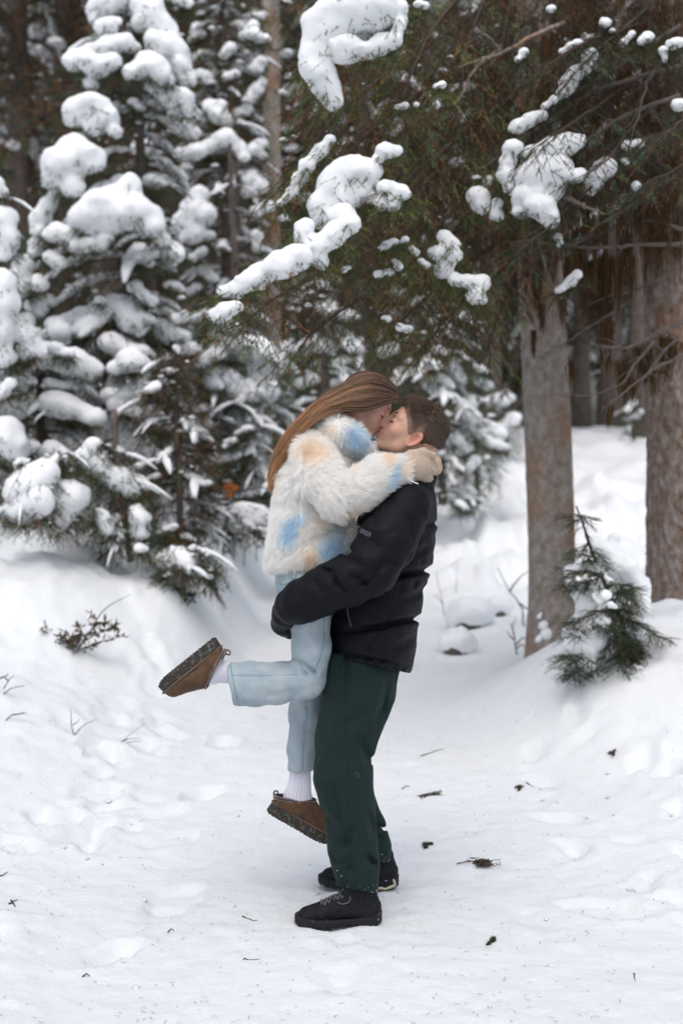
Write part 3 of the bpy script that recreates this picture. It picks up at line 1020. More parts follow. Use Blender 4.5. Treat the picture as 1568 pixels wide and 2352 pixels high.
def hiking_shoe(fr, accent):
    FP = [(0.040, 0, 0.037), (0.10, 0.0, 0.034), (0.19, 0.004, 0.046), (0.245, 0.004, 0.042)]

    def upper(q):
        d = chain(q, [(0.042, 0, 0.070, 0.036), (0.060, 0, 0.115, 0.040), (0.085, 0, 0.120, 0.044)], 0.95)
        d = smin(d, chain(q, [(0.042, 0, 0.055, 0.037), (0.10, 0, 0.068, 0.040), (0.155, 0, 0.060, 0.039), (0.205, 0.003, 0.045, 0.033), (0.250, 0.003, 0.036, 0.030)], 1.12), 0.025)
        d = smax(d, 0.030 - q[:, 2], 0.004)
        d = d + 0.0022 * np.exp(-((q[:, 2] - 0.080 + 0.12 * (q[:, 0] - 0.03)) / 0.003) ** 2) * (q[:, 0] < 0.10)     # heel counter seam
        d = d + 0.0012 * fbm(q[:, 0] * 40, q[:, 1] * 40, q[:, 2] * 70, 2, 6)
        return d

    def sole(q):
        d2 = foot2d(q, FP) - 0.004
        topz = 0.034 + 0.020 * np.clip((0.10 - q[:, 0]) / 0.10, 0, 1) ** 1.3 + 0.010 * np.clip((q[:, 0] - 0.22) / 0.06, 0, 1)
        botz = 0.004 + 0.010 * np.clip((q[:, 0] - 0.215) / 0.07, 0, 1) ** 1.6 + 0.006 * np.exp(-((q[:, 0] - 0.105) / 0.03) ** 2) + 0.006 * np.clip((0.03 - q[:, 0]) / 0.03, 0, 1)
        lug = 0.0055 * (np.sin(q[:, 0] * 2 * math.pi / 0.026) > 0.25) * (np.abs(q[:, 1]) > 0.012)
        d = smax(d2, q[:, 2] - topz, 0.004)
        d = smax(d, botz + lug - q[:, 2], 0.003)
        return d + 0.0008 * noise(q[:, 0] * 120, q[:, 1] * 120, q[:, 2] * 60, 8)
    sh = local_part('shoe', fr, upper, (-0.01, -0.07, 0.02), (0.30, 0.07, 0.175), 0.0034, M['shoe'], man)
    local_part('sole', fr, sole, (-0.01, -0.07, -0.004), (0.305, 0.07, 0.075), 0.0042, M['shoe_sole'], sh)
    # laces criss-cross over the instep
    def topz(x):
        return np.interp(x, [0.10, 0.13, 0.16, 0.19, 0.21, 0.25], [0.117, 0.108, 0.100, 0.087, 0.079, 0.068])
    for side in (-1, 1):
        pts_ = []
        for i, x in enumerate(np.linspace(0.205, 0.118, 7)):
            y = side * (1 if i % 2 == 0 else -1) * 0.024
            pts_.append((x, y, topz(x) - 0.009 + 0.0005 * i))
            pts_.append((x - 0.007, y * 0.1, topz(x - 0.007) + 0.0035))
        v, f = tube_np(fr.world(spline(pts_, 60)), 0.0030, 6)
        put(mesh_np('lace', v, f, M['lace']), sh)
    lp = [(0.12, 0.02, 0.112), (0.108, 0.036, 0.110), (0.112, 0.047, 0.095), (0.135, 0.045, 0.088), (0.15, 0.039, 0.093)]
    v, f = tube_np(fr.world(spline(lp, 16)), 0.002, 6)
    put(mesh_np('lace_bow', v, f, M['lace']), sh)
    v, f = tube_np(fr.world(spline([(0.276, y, 0.036 - 5 * y * y) for y in np.linspace(-0.03, 0.03, 7)], 12)), 0.010, 8)
    put(mesh_np('toe_bumper', v, f, M['shoe_sole']), sh)
    if accent:
        # cream rubber trim along the bottom edge and up the back of the heel
        out = [(0.115, 0.0405, 0.010), (0.095, 0.0410, 0.016), (0.078, 0.0425, 0.008), (0.060, 0.0435, 0.013), (0.045, 0.0445, 0.010), (0.026, 0.0415, 0.017), (0.012, 0.034, 0.022), (0.012, 0.036, 0.032), (0.016, 0.039, 0.044)]
        v, f = tube_np(fr.world(np.array(out)), [0.003, 0.004, 0.0035, 0.005, 0.004, 0.005, 0.0055, 0.005, 0.0035], 8)
        put(mesh_np('heel_trim', v, f, M['heel_accent']), sh)
    return sh


hn = at(876, 2113, 4.66)
hiking_shoe(Frame((hn[0], 4.66, -0.010), (-1, -0.06, 0.0), (0, 0, 1)), False)
hf = at(915, 2032, 5.02)
hiking_shoe(Frame((hf[0], 5.03, -0.008), (-1, 0.10, 0.0), (0, 0, 1)), True)

# ---------------------------------------------------------------- the woman
wom = empty('person', (at(715, 1900, 4.85)[0], 4.82, 0.0), 'person in white fur coat and pale jeans lifted off the ground', 'person')
hd_w = Head(842, 923, 0.045, math.radians(31), 1, yaw=0.22, roll=0.0, scale=0.90, female=True)
neck_w = [N(815, 955, 0.045, 34), N(790, 995, 0.03, 36), N(765, 1050, 0.01, 50)]


def f_wom_body(P):
    return smin(hd_w.sdf(P), chain(P, neck_w, 1.0), 0.02)


bw_, vw_, qw_ = sdf_part('body', f_wom_body, [N(845, 925, 0.045, 92), N(770, 1050, 0.01, 55)], 0.0030, M['skin'], wom, 0.02, 1.1, hd_w.colours)
face_lines(hd_w, bw_, M['hair_core'])

# long hair
HG = np.array([
    [(908, 893, .02), (884, 870, .02), (850, 857, .02), (800, 876, .01), (745, 911, -.01), (700, 955, -.02), (658, 1006, -.01), (632, 1058, .02), (621, 1108, .03)],
    [(913, 905, .00), (882, 888, -.015), (842, 882, -.028), (792, 900, -.03), (742, 927, -.05), (699, 967, -.06), (660, 1018, -.04), (634, 1072, 0), (623, 1116, .02)],
    [(915, 917, -.01), (880, 912, -.035), (840, 912, -.048), (790, 924, -.055), (741, 943, -.075), (698, 980, -.08), (661, 1030, -.05), (639, 1085, 0), (627, 1120, .02)],
    [(909, 927, -.02), (873, 938, -.045), (833, 949, -.055), (786, 948, -.07), (739, 957, -.085), (695, 990, -.088), (663, 1038, -.05), (645, 1085, -.01), (631, 1114, .01)]])
HG[3, :4, 1] -= 7
HG[2, :4, 1] -= 4
G3 = np.array([[at(x, y, YP + d) for x, y, d in g] for g in HG])


def f_whair(P):
    q = hd_w.local(P)
    cap = ell(q, (-0.014, 0, 0.022), (0.098, 0.078, 0.089)) * hd_w.s
    cap = smax(cap, plane_px(P, (914, 909), (814, 945)) * -1.0, 0.012)
    far = ell(q, (0.012, 0.03, 0.02), (0.093, 0.060, 0.085)) * hd_w.s
    far = smax(far, -(q[:, 1] - 0.02), 0.01)
    d = cap
    d = smin(d, chain(P, [N(825, 917, 0.03, 36), N(790, 920, 0.015, 28), N(745, 939, -0.02, 18), N(700, 977, -0.04, 13), N(664, 1022, -0.02, 10), N(642, 1066, 0.0, 6), N(632, 1095, 0.02, 3)], 1.3), 0.02)
    return d + 0.0012 * noise(P[:, 0] * 40, P[:, 1] * 160, P[:, 2] * 160, 2)


def hair_grad(v):
    px, py = to_px(v)
    t = np.clip((880 - px) / 190, 0, 1)[:, None]
    n_ = (0.75 + 0.35 * noise((px * 0.45 + py) * 0.12, v[:, 1] * 90, None, 77))[:, None]
    return (np.array((0.060, 0.032, 0.019)) * (1 - t) + np.array((0.20, 0.097, 0.042)) * t) * n_


hw_, vhw, qhw = sdf_part('hair', f_whair, [N(850, 915, 0.04, 85), N(640, 1090, 0, 20)], 0.0042, M['hair_mass'], wom, 0.02, 1.2, hair_grad)
n = 8000
u = RNG.random(n) * 2.999
ui = u.astype(int)
uf = (u - ui)[:, None, None]
gs = np.array([spline(g, 26) for g in G3])
S = gs[ui] * (1 - uf) + gs[ui + 1] * uf
tt = np.linspace(0, 1, 26)
lock = RNG.normal(0, 1, (26, 3))
lid = (u * 9).astype(int)
lw = RNG.normal(0, 1, (27 + 1, 3))
S = S + (lw[lid][:, None, :] * np.array((0.003, 0.004, 0.005))) * (0.3 + 2.2 * tt ** 2)[None, :, None]
S = S + RNG.normal(0, 1, (n, 1, 3)) * np.array((0.0015, 0.0035, 0.0025)) * (0.5 + 1.8 * tt ** 2)[None, :, None]
ph = RNG.random((n, 1)) * 6.28
S[:, :, 2] += 0.0016 * np.sin(tt[None] * 9 + ph) * (0.4 + 2 * tt[None])
lph = RNG.random(112) * 6.28
lid2_ = np.minimum((u * 28).astype(int), 111)
S[:, :, 2] += 0.0045 * np.sin(tt[None] * 7 + lph[lid2_][:, None]) * (0.3 + 1.6 * tt[None] ** 1.5)
S[:, :, 1] += 0.004 * np.cos(tt[None] * 8 + lph[lid2_][:, None] * 2) * (0.4 + tt[None])
cut = RNG.random(n) * 0.13
for i in range(0, 1):
    pass
# every strand ends a little earlier or later
ends = 1 - RNG.random(n) ** 2 * 0.22
idx = np.linspace(0, 1, 20)
T_ = idx[None] * (ends[:, None] - cut[:, None] * 0.2) + cut[:, None] * 0.2
fi = T_ * 25
i0 = np.clip(fi.astype(int), 0, 24)
fr_ = (fi - i0)[..., None]
ar = np.arange(n)[:, None]
S2 = S[ar, i0] * (1 - fr_) + S[ar, i0 + 1] * fr_
lockb = RNG.random(28 * 4)
lid2 = np.minimum((u * 28).astype(int), 111)
shade = (0.55 + 0.5 * RNG.random((n, 1, 1))) * (0.45 + 1.15 * lockb[lid2])[:, None, None]
light = np.clip((T_[..., None] - 0.15) / 0.7, 0, 1)
hl = (RNG.random((n, 1, 1)) < 0.3) * 0.7
Cc = (np.array((0.095, 0.051, 0.029)) * (1 - light) + np.array((0.36, 0.180, 0.078)) * light) * shade * (1 + hl)
S2[..., 1] -= 0.006
strands('hair_strands', S2, np.concatenate([np.full(14, 0.0008), np.linspace(0.0008, 0.0003, 6)]), M['hair'], hw_, Cc, 'stuff')
# far side falls the same way
m_ = 1500
S3 = S2[:m_].copy()
S3[..., 1] = 2 * (YP + 0.045) - S3[..., 1] + 0.0
strands('hair_strands', S3, 0.0007, M['hair'], hw_, Cc[:m_], 'stuff')
# a few flyaway hairs
m_ = 130
S4 = S2[RNG.integers(0, n, m_)].copy()
S4 += np.cumsum(RNG.normal(0, 0.0022, S4.shape), 1)
S4[..., 2] += 0.006
strands('hair_strands', S4, 0.00035, M['hair'], hw_, Cc[:m_], 'stuff')

# fur coat
FUR = 11.0
C_t = [N(765, 1010, 0.02, 50), N(735, 1060, 0.02, 74), N(722, 1120, 0.02, 80), N(717, 1190, 0.02, 84), N(712, 1250, 0.02, 88), N(705, 1290, 0.02, 84)]
C_h = [N(640, 1288, 0.0, 20), N(690, 1286, -0.10, 22), N(745, 1270, -0.12, 22), N(800, 1230, -0.08, 22)]
C_a = [N(716, 1046, -0.09, 46), N(738, 1105, -0.155, 48), N(772, 1142, -0.185, 44), N(820, 1122, -0.195, 40), N(868, 1092, -0.185, 36), N(912, 1080, -0.165, 28)]
C_f = [N(722, 1050, 0.13, 42), N(770, 1130, 0.20, 42), N(860, 1095, 0.19, 34), N(930, 1070, 0.15, 28)]
C_k = [N(735, 985, -0.01, 22), N(775, 988, -0.075, 22), N(812, 1003, -0.07, 20), N(838, 1028, -0.02, 17)]
Cg = [([(690, 1090), (705, 1130), (735, 1165), (770, 1185)], 7, 0.012), ([(815, 1048), (800, 1075), (770, 1085)], 7, 0.010), ([(645, 1285), (700, 1245), (745, 1220), (780, 1180)], 9, 0.012),
      ([(800, 1090), (815, 1125)], 7, 0.006), ([(760, 1030), (800, 1050), (830, 1055)], 6, 0.006), ([(742, 1000), (770, 1030), (800, 1055)], 6, 0.008)]


def f_coat(P):
    d = chain(P, C_t, 1.3, 0.03)
    d = smin(d, chain(P, C_h, 1.0, 0.02), 0.02)
    d = smax(d, plane_px(P, (815, 1285), (605, 1304)) * -1.0, 0.012)
    inner = chain(P, [N(712, 1280, 0.02, 62), N(712, 1360, 0.02, 66)], 1.4)
    d = smax(d, -inner, 0.006)
    a = chain(P, C_a, 1.05, 0.02)
    a = smax(a, -chain(P, [N(905, 1078, -0.165, 20), N(960, 1072, -0.15, 22)]), 0.004)
    f = chain(P, C_f, 1.0, 0.02)
    d = smin(smin(d, a, 0.012), f, 0.012)
    d = smin(d, chain(P, C_k, 1.0, 0.015), 0.010)
    return d + grooves(P, Cg) + 0.003 * fbm(P[:, 0] * 18, P[:, 1] * 18, P[:, 2] * 18, 2, 31)


PATCH = [(713, 1036, 34, 22, 0.3, 'p', .85), (818, 1008, 26, 22, 0.6, 'b', 1), (800, 990, 16, 12, 0, 'b', .5), (762, 985, 12, 10, .5, 'p', .7), (884, 1058, 14, 26, -0.45, 'p', .95), (897, 1096, 8, 34, 0.35, 'b', 1.1),
         (918, 1080, 9, 24, 0.4, 'p', .9), (804, 1178, 26, 10, -0.35, 'p', .7), (797, 1192, 34, 6, -0.3, 'b', 1), (802, 1080, 16, 6, -0.2, 'p', .8), (672, 1212, 20, 36, 0.45, 'b', 1.15), (728, 1195, 7, 20, 0.35, 'p', 1),
         (695, 1218, 8, 24, .4, 'p', .35), (716, 1281, 17, 25, 0.2, 'p', 1), (762, 1262, 26, 26, -0.4, 'b', 1.15), (640, 1096, 10, 26, 0, 'p', .6), (775, 1235, 20, 20, 0, 'b', .6)]


def coat_cols(v, jit=0.0):
    px, py = to_px(v)
    n = len(px)
    if jit:
        px = px + RNG.normal(0, jit, n)
        py = py + RNG.normal(0, jit, n)
    c = np.tile(np.array((0.965, 0.955, 0.93)), (n, 1))
    for x, y, rx, ry, a, k, w in PATCH:
        dx, dy = px - x, py - y
        ca, sa = math.cos(a), math.sin(a)
        ex, ey = dx * ca + dy * sa, -dx * sa + dy * ca
        t = np.clip(w * np.exp(-((ex / rx) ** 2 + (ey / ry) ** 2) ** 1.4), 0, 1)[:, None]
        col = np.array((0.96, 0.82, 0.67)) if k == 'p' else np.array((0.56, 0.75, 0.89))
        c = c * (1 - t) + col * t
    return c


coat, vc, qc = sdf_part('fur_coat', f_coat, C_t + C_h + C_a + C_f + C_k, 0.0068, M['coat'], wom, 0.04, 1.35, lambda v: coat_cols(v) * 0.9)
nF = 130000
Pf, Nf = sample_tris(vc, qc, nF)
pxf, pyf = to_px(Pf)
# lie of the fur: downwards on the body, along the sleeve on the arm, with wandering tufts
flow = np.zeros((nF, 3))
flow[:, 2] = -0.50
flow[:, 0] = -0.06
arm = (Pf[:, 1] < YP - 0.13) & (pxf > 690) & (pyf < 1205)
flow[arm] = np.array((0.34, 0, -0.36))
fore = arm & (pxf > 790)
flow[fore] = np.array((0.50, 0, 0.05))
fn_ = (flow * Nf).sum(1, keepdims=True)
flow = flow - Nf * np.minimum(fn_, 0)          # hair never grows into the coat
w1 = np.stack([noise(Pf[:, 0] * 20, Pf[:, 1] * 20, Pf[:, 2] * 20, 40 + i) for i in range(3)], 1)
w2 = np.stack([noise(Pf[:, 0] * 75, Pf[:, 1] * 75, Pf[:, 2] * 75, 50 + i) for i in range(3)], 1)
dirv = Nf * 0.38 + flow + 0.16 * w1 + 0.12 * w2 + RNG.normal(0, 0.06, (nF, 3))
dn_ = (dirv * Nf).sum(1, keepdims=True)
dirv = dirv + Nf * np.maximum(0.22 - dn_, 0)
dirv /= np.linalg.norm(dirv, axis=1)[:, None]
Lf = (0.020 + 0.013 * RNG.random(nF))[:, None]
S = np.zeros((nF, 4, 3))
for k in range(4):
    t = k / 3
    S[:, k] = Pf - Nf * 0.002 + dirv * Lf * t + flow * (0.010 * t * t) + w2 * (0.003 * t * t)
cf = coat_cols(Pf, 3.0) * (0.97 + 0.05 * RNG.random((nF, 1)))
strands('fur', S, np.array((0.00050, 0.00045, 0.00032, 0.00008)), M['fur'], coat, cf, 'stuff')

# snap button at the throat, sleeve drawcord
bp = at(856, 1008, YP - 0.050)
v, q = nets(lambda P: ell(P, bp, (0.0115, 0.005, 0.0115)) + 0.002 * np.exp(-(((P[:, 0] - bp[0]) ** 2 + (P[:, 2] - bp[2]) ** 2) / 0.00012 - 0.6) ** 2 * 4), bp - 0.024, bp + 0.024, 0.002)
put(mesh_np('button', v, q, M['button']), coat)
v, f = tube_np(spline([at(934, 1096, YP - 0.22), at(942, 1103, YP - 0.225), at(951, 1108, YP - 0.222), at(960, 1111, YP - 0.218)], 12), 0.0022, 6)
put(mesh_np('cuff_cord', v, f, M['white_cord']), coat)


# sherpa mittens
def f_mitt(P):
    d = chain(P, [N(918, 1078, -0.165, 24), N(945, 1070, -0.145, 32), N(960, 1069, -0.128, 31)], 0.75, 0.02)
    d = smin(d, chain(P, [N(962, 1058, -0.128, 15), N(984, 1061, -0.10, 13), N(992, 1064, -0.06, 11)]), 0.0035)
    d = smin(d, chain(P, [N(962, 1075, -0.130, 15), N(987, 1078, -0.10, 13), N(993, 1081, -0.06, 11)]), 0.0035)
    d = smin(d, chain(P, [N(958, 1091, -0.128, 13), N(978, 1095, -0.10, 11.5), N(985, 1098, -0.06, 10)]), 0.0035)
    d = smin(d, chain(P, [N(944, 1048, -0.146, 16), N(970, 1041, -0.138, 11.5), N(995, 1046, -0.115, 8.5)]), 0.004)
    return d + 0.0010 * noise(P[:, 0] * 170, P[:, 1] * 170, P[:, 2] * 170, 3)


def f_mitt2(P):
    d = chain(P, [N(945, 1075, 0.15, 28), N(980, 1070, 0.10, 28)], 0.8)
    d = smin(d, chain(P, [N(980, 1056, 0.09, 16), N(996, 1058, 0.03, 15), N(1000, 1062, -0.03, 13)]), 0.008)
    d = smin(d, chain(P, [N(980, 1072, 0.09, 18), N(997, 1074, 0.03, 17), N(999, 1078, -0.03, 14)]), 0.008)
    return d + 0.0010 * noise(P[:, 0] * 170, P[:, 1] * 170, P[:, 2] * 170, 3)


sdf_part('mitten', f_mitt, [N(930, 1070, -0.16, 45), N(990, 1070, -0.05, 35)], 0.0034, M['sherpa'], wom, 0.015)
sdf_part('mitten', f_mitt2, [N(950, 1070, 0.15, 45), N(1000, 1070, -0.04, 30)], 0.0040, M['sherpa'], wom, 0.015)

# jeans
D_p = [N(703, 1285, 0.02, 66), N(704, 1335, 0.02, 70), N(712, 1390, 0.0, 56)]
D_n = [N(708, 1340, -0.055, 58), N(712, 1420, -0.075, 46), N(716, 1480, -0.08, 44), N(708, 1552, -0.085, 42)]
D_s = [N(706, 1562, -0.085, 45), N(640, 1569, -0.075, 47), N(580, 1571, -0.07, 50), N(490, 1573, -0.065, 54)]
D_f = [N(710, 1340, 0.10, 58), N(716, 1440, 0.10, 48), N(708, 1560, 0.10, 42), N(700, 1640, 0.10, 36), N(693, 1720, 0.10, 32), N(689, 1830, 0.10, 30)]
Dg_n = [([(672, 1512), (690, 1520), (712, 1534), (730, 1552)], 5, 0.022), ([(690, 1526), (702, 1548), (706, 1556)], 4, 0.014), ([(700, 1522), (718, 1522), (736, 1505)], 4, 0.006), ([(560, 1590), (640, 1598), (730, 1588)], 12, 0.006),
        ([(610, 1600), (680, 1585), (735, 1570)], 8, 0.004), ([(744, 1395), (745, 1460), (736, 1505), (720, 1545)], 2.0, 0.004), ([(528, 1552), (600, 1552), (690, 1549), (712, 1544)], 2, 0.0035), ([(526, 1516), (544, 1626)], 2.0, 0.003),
        ([(690, 1400), (684, 1450), (690, 1500)], 10, 0.005), ([(640, 1328), (690, 1335)], 2, 0.003)]
Dg_f = [([(706, 1600), (700, 1690), (694, 1790)], 2.0, 0.004), ([(680, 1640), (690, 1660)], 8, 0.004)]


def f_jeans(P):
    n = chain(P, D_n, 1.25, 0.02)
    s_ = chain(P, D_s, 0.95, 0.02)
    s_ = smax(s_, -plane_px(P, (538, 1624), (518, 1520)), 0.003)
    s_ = smax(s_, -chain(P, [N(548, 1572, -0.068, 37), N(480, 1573, -0.065, 46)], 0.95), 0.003)
    n = smin(n, s_, 0.014) + grooves(P, Dg_n)
    f = chain(P, D_f, 1.2, 0.02)
    f = smax(f, plane_px(P, (660, 1777), (720, 1783)), 0.003)
    f = smax(f, -chain(P, [N(690, 1768, 0.10, 22), N(689, 1850, 0.10, 23)], 1.2), 0.003)
    f = f + grooves(P, Dg_f)
    d = smin(smin(chain(P, D_p, 1.35, 0.02), n, 0.03), f, 0.025)
    d = d + 0.004 * np.clip(1 - np.abs(noise(P[:, 0] * 9 + P[:, 2] * 7, P[:, 1] * 6, P[:, 2] * 9 - P[:, 0] * 6, 79)) * 2.8, 0, 1) ** 2
    return d + 0.0022 * fbm(P[:, 0] * 16, P[:, 1] * 16, P[:, 2] * 16, 3, 61)


jn, vjn, qjn = sdf_part('jeans', f_jeans, D_p + D_n + D_s[:-1] + D_f[:-1] + [N(530, 1572, -0.065, 56)], 0.0056, M['denim'], wom, 0.03, 1.35)


def on_jeans(px, py, off=0.0012):
    p = surf_point(px, py, f_jeans, YP - 0.40, YP + 0.25, 110)
    return p - np.array((0, off, 0))


def seam(pts, r, n, name='seam'):
    P2 = spline([(x, y, 0) for x, y in pts], n)
    v, f = tube_np([on_jeans(x, y) for x, y, _ in P2], r, 5)
    put(mesh_np(name, v, f, M['denim_seam']), jn)


seam([(530, 1552), (600, 1552), (690, 1549), (714, 1543)], 0.0014, 24)
seam([(529, 1524), (537, 1570), (548, 1618)], 0.0016, 14)
seam([(746, 1410), (746, 1460), (738, 1503), (724, 1540)], 0.0016, 16)
seam([(706, 1625), (700, 1690), (694, 1770)], 0.0018, 14)
seam([(636, 1338), (652, 1343), (672, 1332)], 0.0016, 10, 'pocket_seam')
seam([(672, 1332), (679, 1326), (680, 1318)], 0.0016, 8, 'pocket_seam')


# ribbed socks
def sock(nodes, n=44, m=30, ribs=22):
    A = spline([nd[:3] for nd in nodes], m)
    r = np.interp(np.linspace(0, 1, m), np.linspace(0, 1, len(nodes)), [nd[3] for nd in nodes])
    nn = ribs * 4
    v, f = tube_np(A, r, nn)
    k = np.arange(len(v) - 2)
    ang = (k % nn) / nn * 2 * math.pi * ribs
    ctr = A[k // nn]
    v[:-2] = ctr + (v[:-2] - ctr) * (1 + 0.035 * np.cos(ang))[:, None]
    cy_ = np.interp(np.arange(len(A)), [0, len(A) - 1], [A[0, 1], A[-1, 1]])
    v[:-2, 1] = cy_[k // nn] + (v[:-2, 1] - cy_[k // nn]) * 0.74
    return put(mesh_np('sock', v, f, M['sock']), wom)


sock([N(560, 1548, -0.065, 22), N(528, 1546, -0.065, 23.5), N(508, 1542, -0.066, 26), N(492, 1541, -0.068, 31), N(480, 1542, -0.068, 30), N(466, 1541, -0.068, 20)])
sock([N(690, 1745, 0.10, 23), N(689, 1785, 0.10, 24.5), N(687, 1808, 0.10, 27), N(684, 1828, 0.10, 33), N(683, 1842, 0.105, 33), N(688, 1858, 0.105, 22)])


# platform clogs
def clog(fr):
    FP = [(0.038, 0, 0.037), (0.10, 0, 0.036), (0.175, 0.0, 0.046), (0.207, 0.0, 0.042)]

    def sole(q):
        d2 = foot2d(q, FP)
        tread = 0.0030 * (np.sin(q[:, 0] * 2 * math.pi / 0.0125) > 0.0) + 0.012 * np.clip((q[:, 0] - 0.205) / 0.045, 0, 1) ** 1.7
        d = smax(d2 - 0.001 - 0.10 * (0.03 - q[:, 2]), q[:, 2] - 0.0375, 0.004)
        d = smax(d, tread - q[:, 2], 0.002)
        groove = 0.0022 * np.exp(-((np.sqrt(q[:, 0] ** 2 * 0 + d2 ** 2) - 0.012) / 0.003) ** 2) * (q[:, 2] < 0.004)
        return d + groove

    def upper(q):
        d = chain(q, [(0.037, 0, 0.050, 0.035), (0.070, 0, 0.066, 0.040), (0.115, 0, 0.076, 0.0400), (0.160, 0, 0.056, 0.0375), (0.205, 0, 0.043, 0.0345), (0.211, 0, 0.042, 0.0335)], 1.05, 0.02)
        d = smax(d, 0.038 - q[:, 2], 0.003)
        cutz = 0.062 + (q[:, 0] - 0.007) * (0.113 - 0.060) / 0.120
        d = smax(d, (q[:, 2] - cutz) * 0.9, 0.003)
        inn = chain(q, [(0.037, 0, 0.060, 0.030), (0.115, 0, 0.090, 0.033)], 1.0)
        d = smax(d, -inn, 0.003)
        return d + 0.0007 * fbm(q[:, 0] * 60, q[:, 1] * 60, q[:, 2] * 60, 2, 3)
    c = local_part('clog', fr, upper, (-0.01, -0.06, 0.03), (0.26, 0.06, 0.13), 0.0032, M['suede'], wom)
    local_part('sole', fr, sole, (-0.01, -0.06, -0.006), (0.27, 0.06, 0.048), 0.0034, M['clog_sole'], c)
    # welt round the foot
    th = np.linspace(0, 2 * math.pi, 60, endpoint=False)
    cx, wx_ = 0.126, 0.124
    lp = []
    for t in th:
        x = cx + wx_ * math.cos(t)
        y = 0.0385 * math.copysign(abs(math.sin(t)) ** 0.62, math.sin(t)) * np.interp(x, [0, 0.1, 0.175, 0.25], [0.98, 0.95, 1.20, 1.15])
        lp.append((x, y, 0.0405))
    v, f = tube_np(fr.world(np.array(lp)), 0.0045, 8, closed=True)
    put(mesh_np('welt', v, f, M['clog_rand']), c)
    # embroidered braid round the opening, two rows of zigzag thread
    bl = []
    for t in np.linspace(0, 2 * math.pi, 48, endpoint=False):
        x = 0.0655 + 0.0625 * math.cos(t)
        y = 0.0365 * math.copysign(abs(math.sin(t)) ** 0.8, math.sin(t))
        bl.append((x, y, 0.060 + (x - 0.007) * 0.053 / 0.120))
    bl = np.array(bl)
    v, f = tube_np(fr.world(bl), 0.0072, 10, closed=True)
    br = put(mesh_np('braid', v, f, M['braid']), c)
    for row in (-1, 1):
        z = []
        m2 = 120
        for i in range(m2):
            t = i / m2 * 48
            a, b, g = bl[int(t) % 48], bl[(int(t) + 1) % 48], t % 1
            p = a * (1 - g) + b * g
            o_ = np.array((p[0] - 0.0655, p[1], 0))
            o_ /= np.linalg.norm(o_)
            e = row * 0.0042 + (0.0024 if i % 2 else -0.0024)
            z.append(p + o_ * 0.0068 + np.array((0, 0, e)))
        v, f = tube_np(fr.world(np.array(z)), 0.0010, 4, closed=True)
        put(mesh_np('stitching', v, f, M['thread']), c)
    v, f = tube_np(fr.world(spline([(0.006, 0, 0.056), (-0.006, 0, 0.062), (-0.010, 0, 0.073), (-0.002, 0, 0.080), (0.006, 0, 0.070)], 14)), 0.0028, 6)
    put(mesh_np('pull_loop', v, f, M['suede']), c)
    return c


hN = at(492, 1462, YP - 0.065)
clog(Frame(hN, (-0.78, -0.03, -0.63), (0.63, -0.10, -0.78)))
hF = at(612, 1863, YP + 0.10)
clog(Frame(hF, (0.868, 0.03, -0.497), (0.497, 0.05, 0.868)))
# ================================================================ snowy ground
def sstep(a, b, x):
    t = np.clip((x - a) / (b - a), 0, 1)
    return t * t * (3 - 2 * t)


_fp_rng = np.random.default_rng(23)
FOOT = []
for _ in range(75):          # trodden path
    y = _fp_rng.uniform(3.6, 12)
    x = _fp_rng.uniform(-1.3, 1.5) * (0.45 + 0.1 * y)
    FOOT.append((x, y, _fp_rng.uniform(-0.9, 0.9), _fp_rng.uniform(0.10, 0.15), _fp_rng.uniform(0.045, 0.06), _fp_rng.uniform(0.003, 0.009)))
for _ in range(46):          # deep prints in the soft bank on the left
    y = _fp_rng.uniform(4.2, 10.5)
    x = -0.62 - 0.055 * y + _fp_rng.normal(0, 0.22)
    FOOT.append((x, y, _fp_rng.uniform(-0.8, 0.8), _fp_rng.uniform(0.11, 0.17), _fp_rng.uniform(0.06, 0.09), _fp_rng.uniform(0.014, 0.04)))
for _ in range(26):          # and on the right
    y = _fp_rng.uniform(4.4, 7.5)
    x = 0.75 + 0.08 * y + _fp_rng.normal(0, 0.25)
    FOOT.append((x, y, _fp_rng.uniform(-1.2, 1.2), _fp_rng.uniform(0.10, 0.16), _fp_rng.uniform(0.05, 0.08), _fp_rng.uniform(0.010, 0.03)))


for fx_, fy_ in ((at(772, 2105, 4.66)[0], 4.645), (at(822, 2025, 5.03)[0], 5.045)):      # the snow pressed down under his shoes
    FOOT.append((fx_, fy_, math.pi / 2, 0.165, 0.068, 0.010))


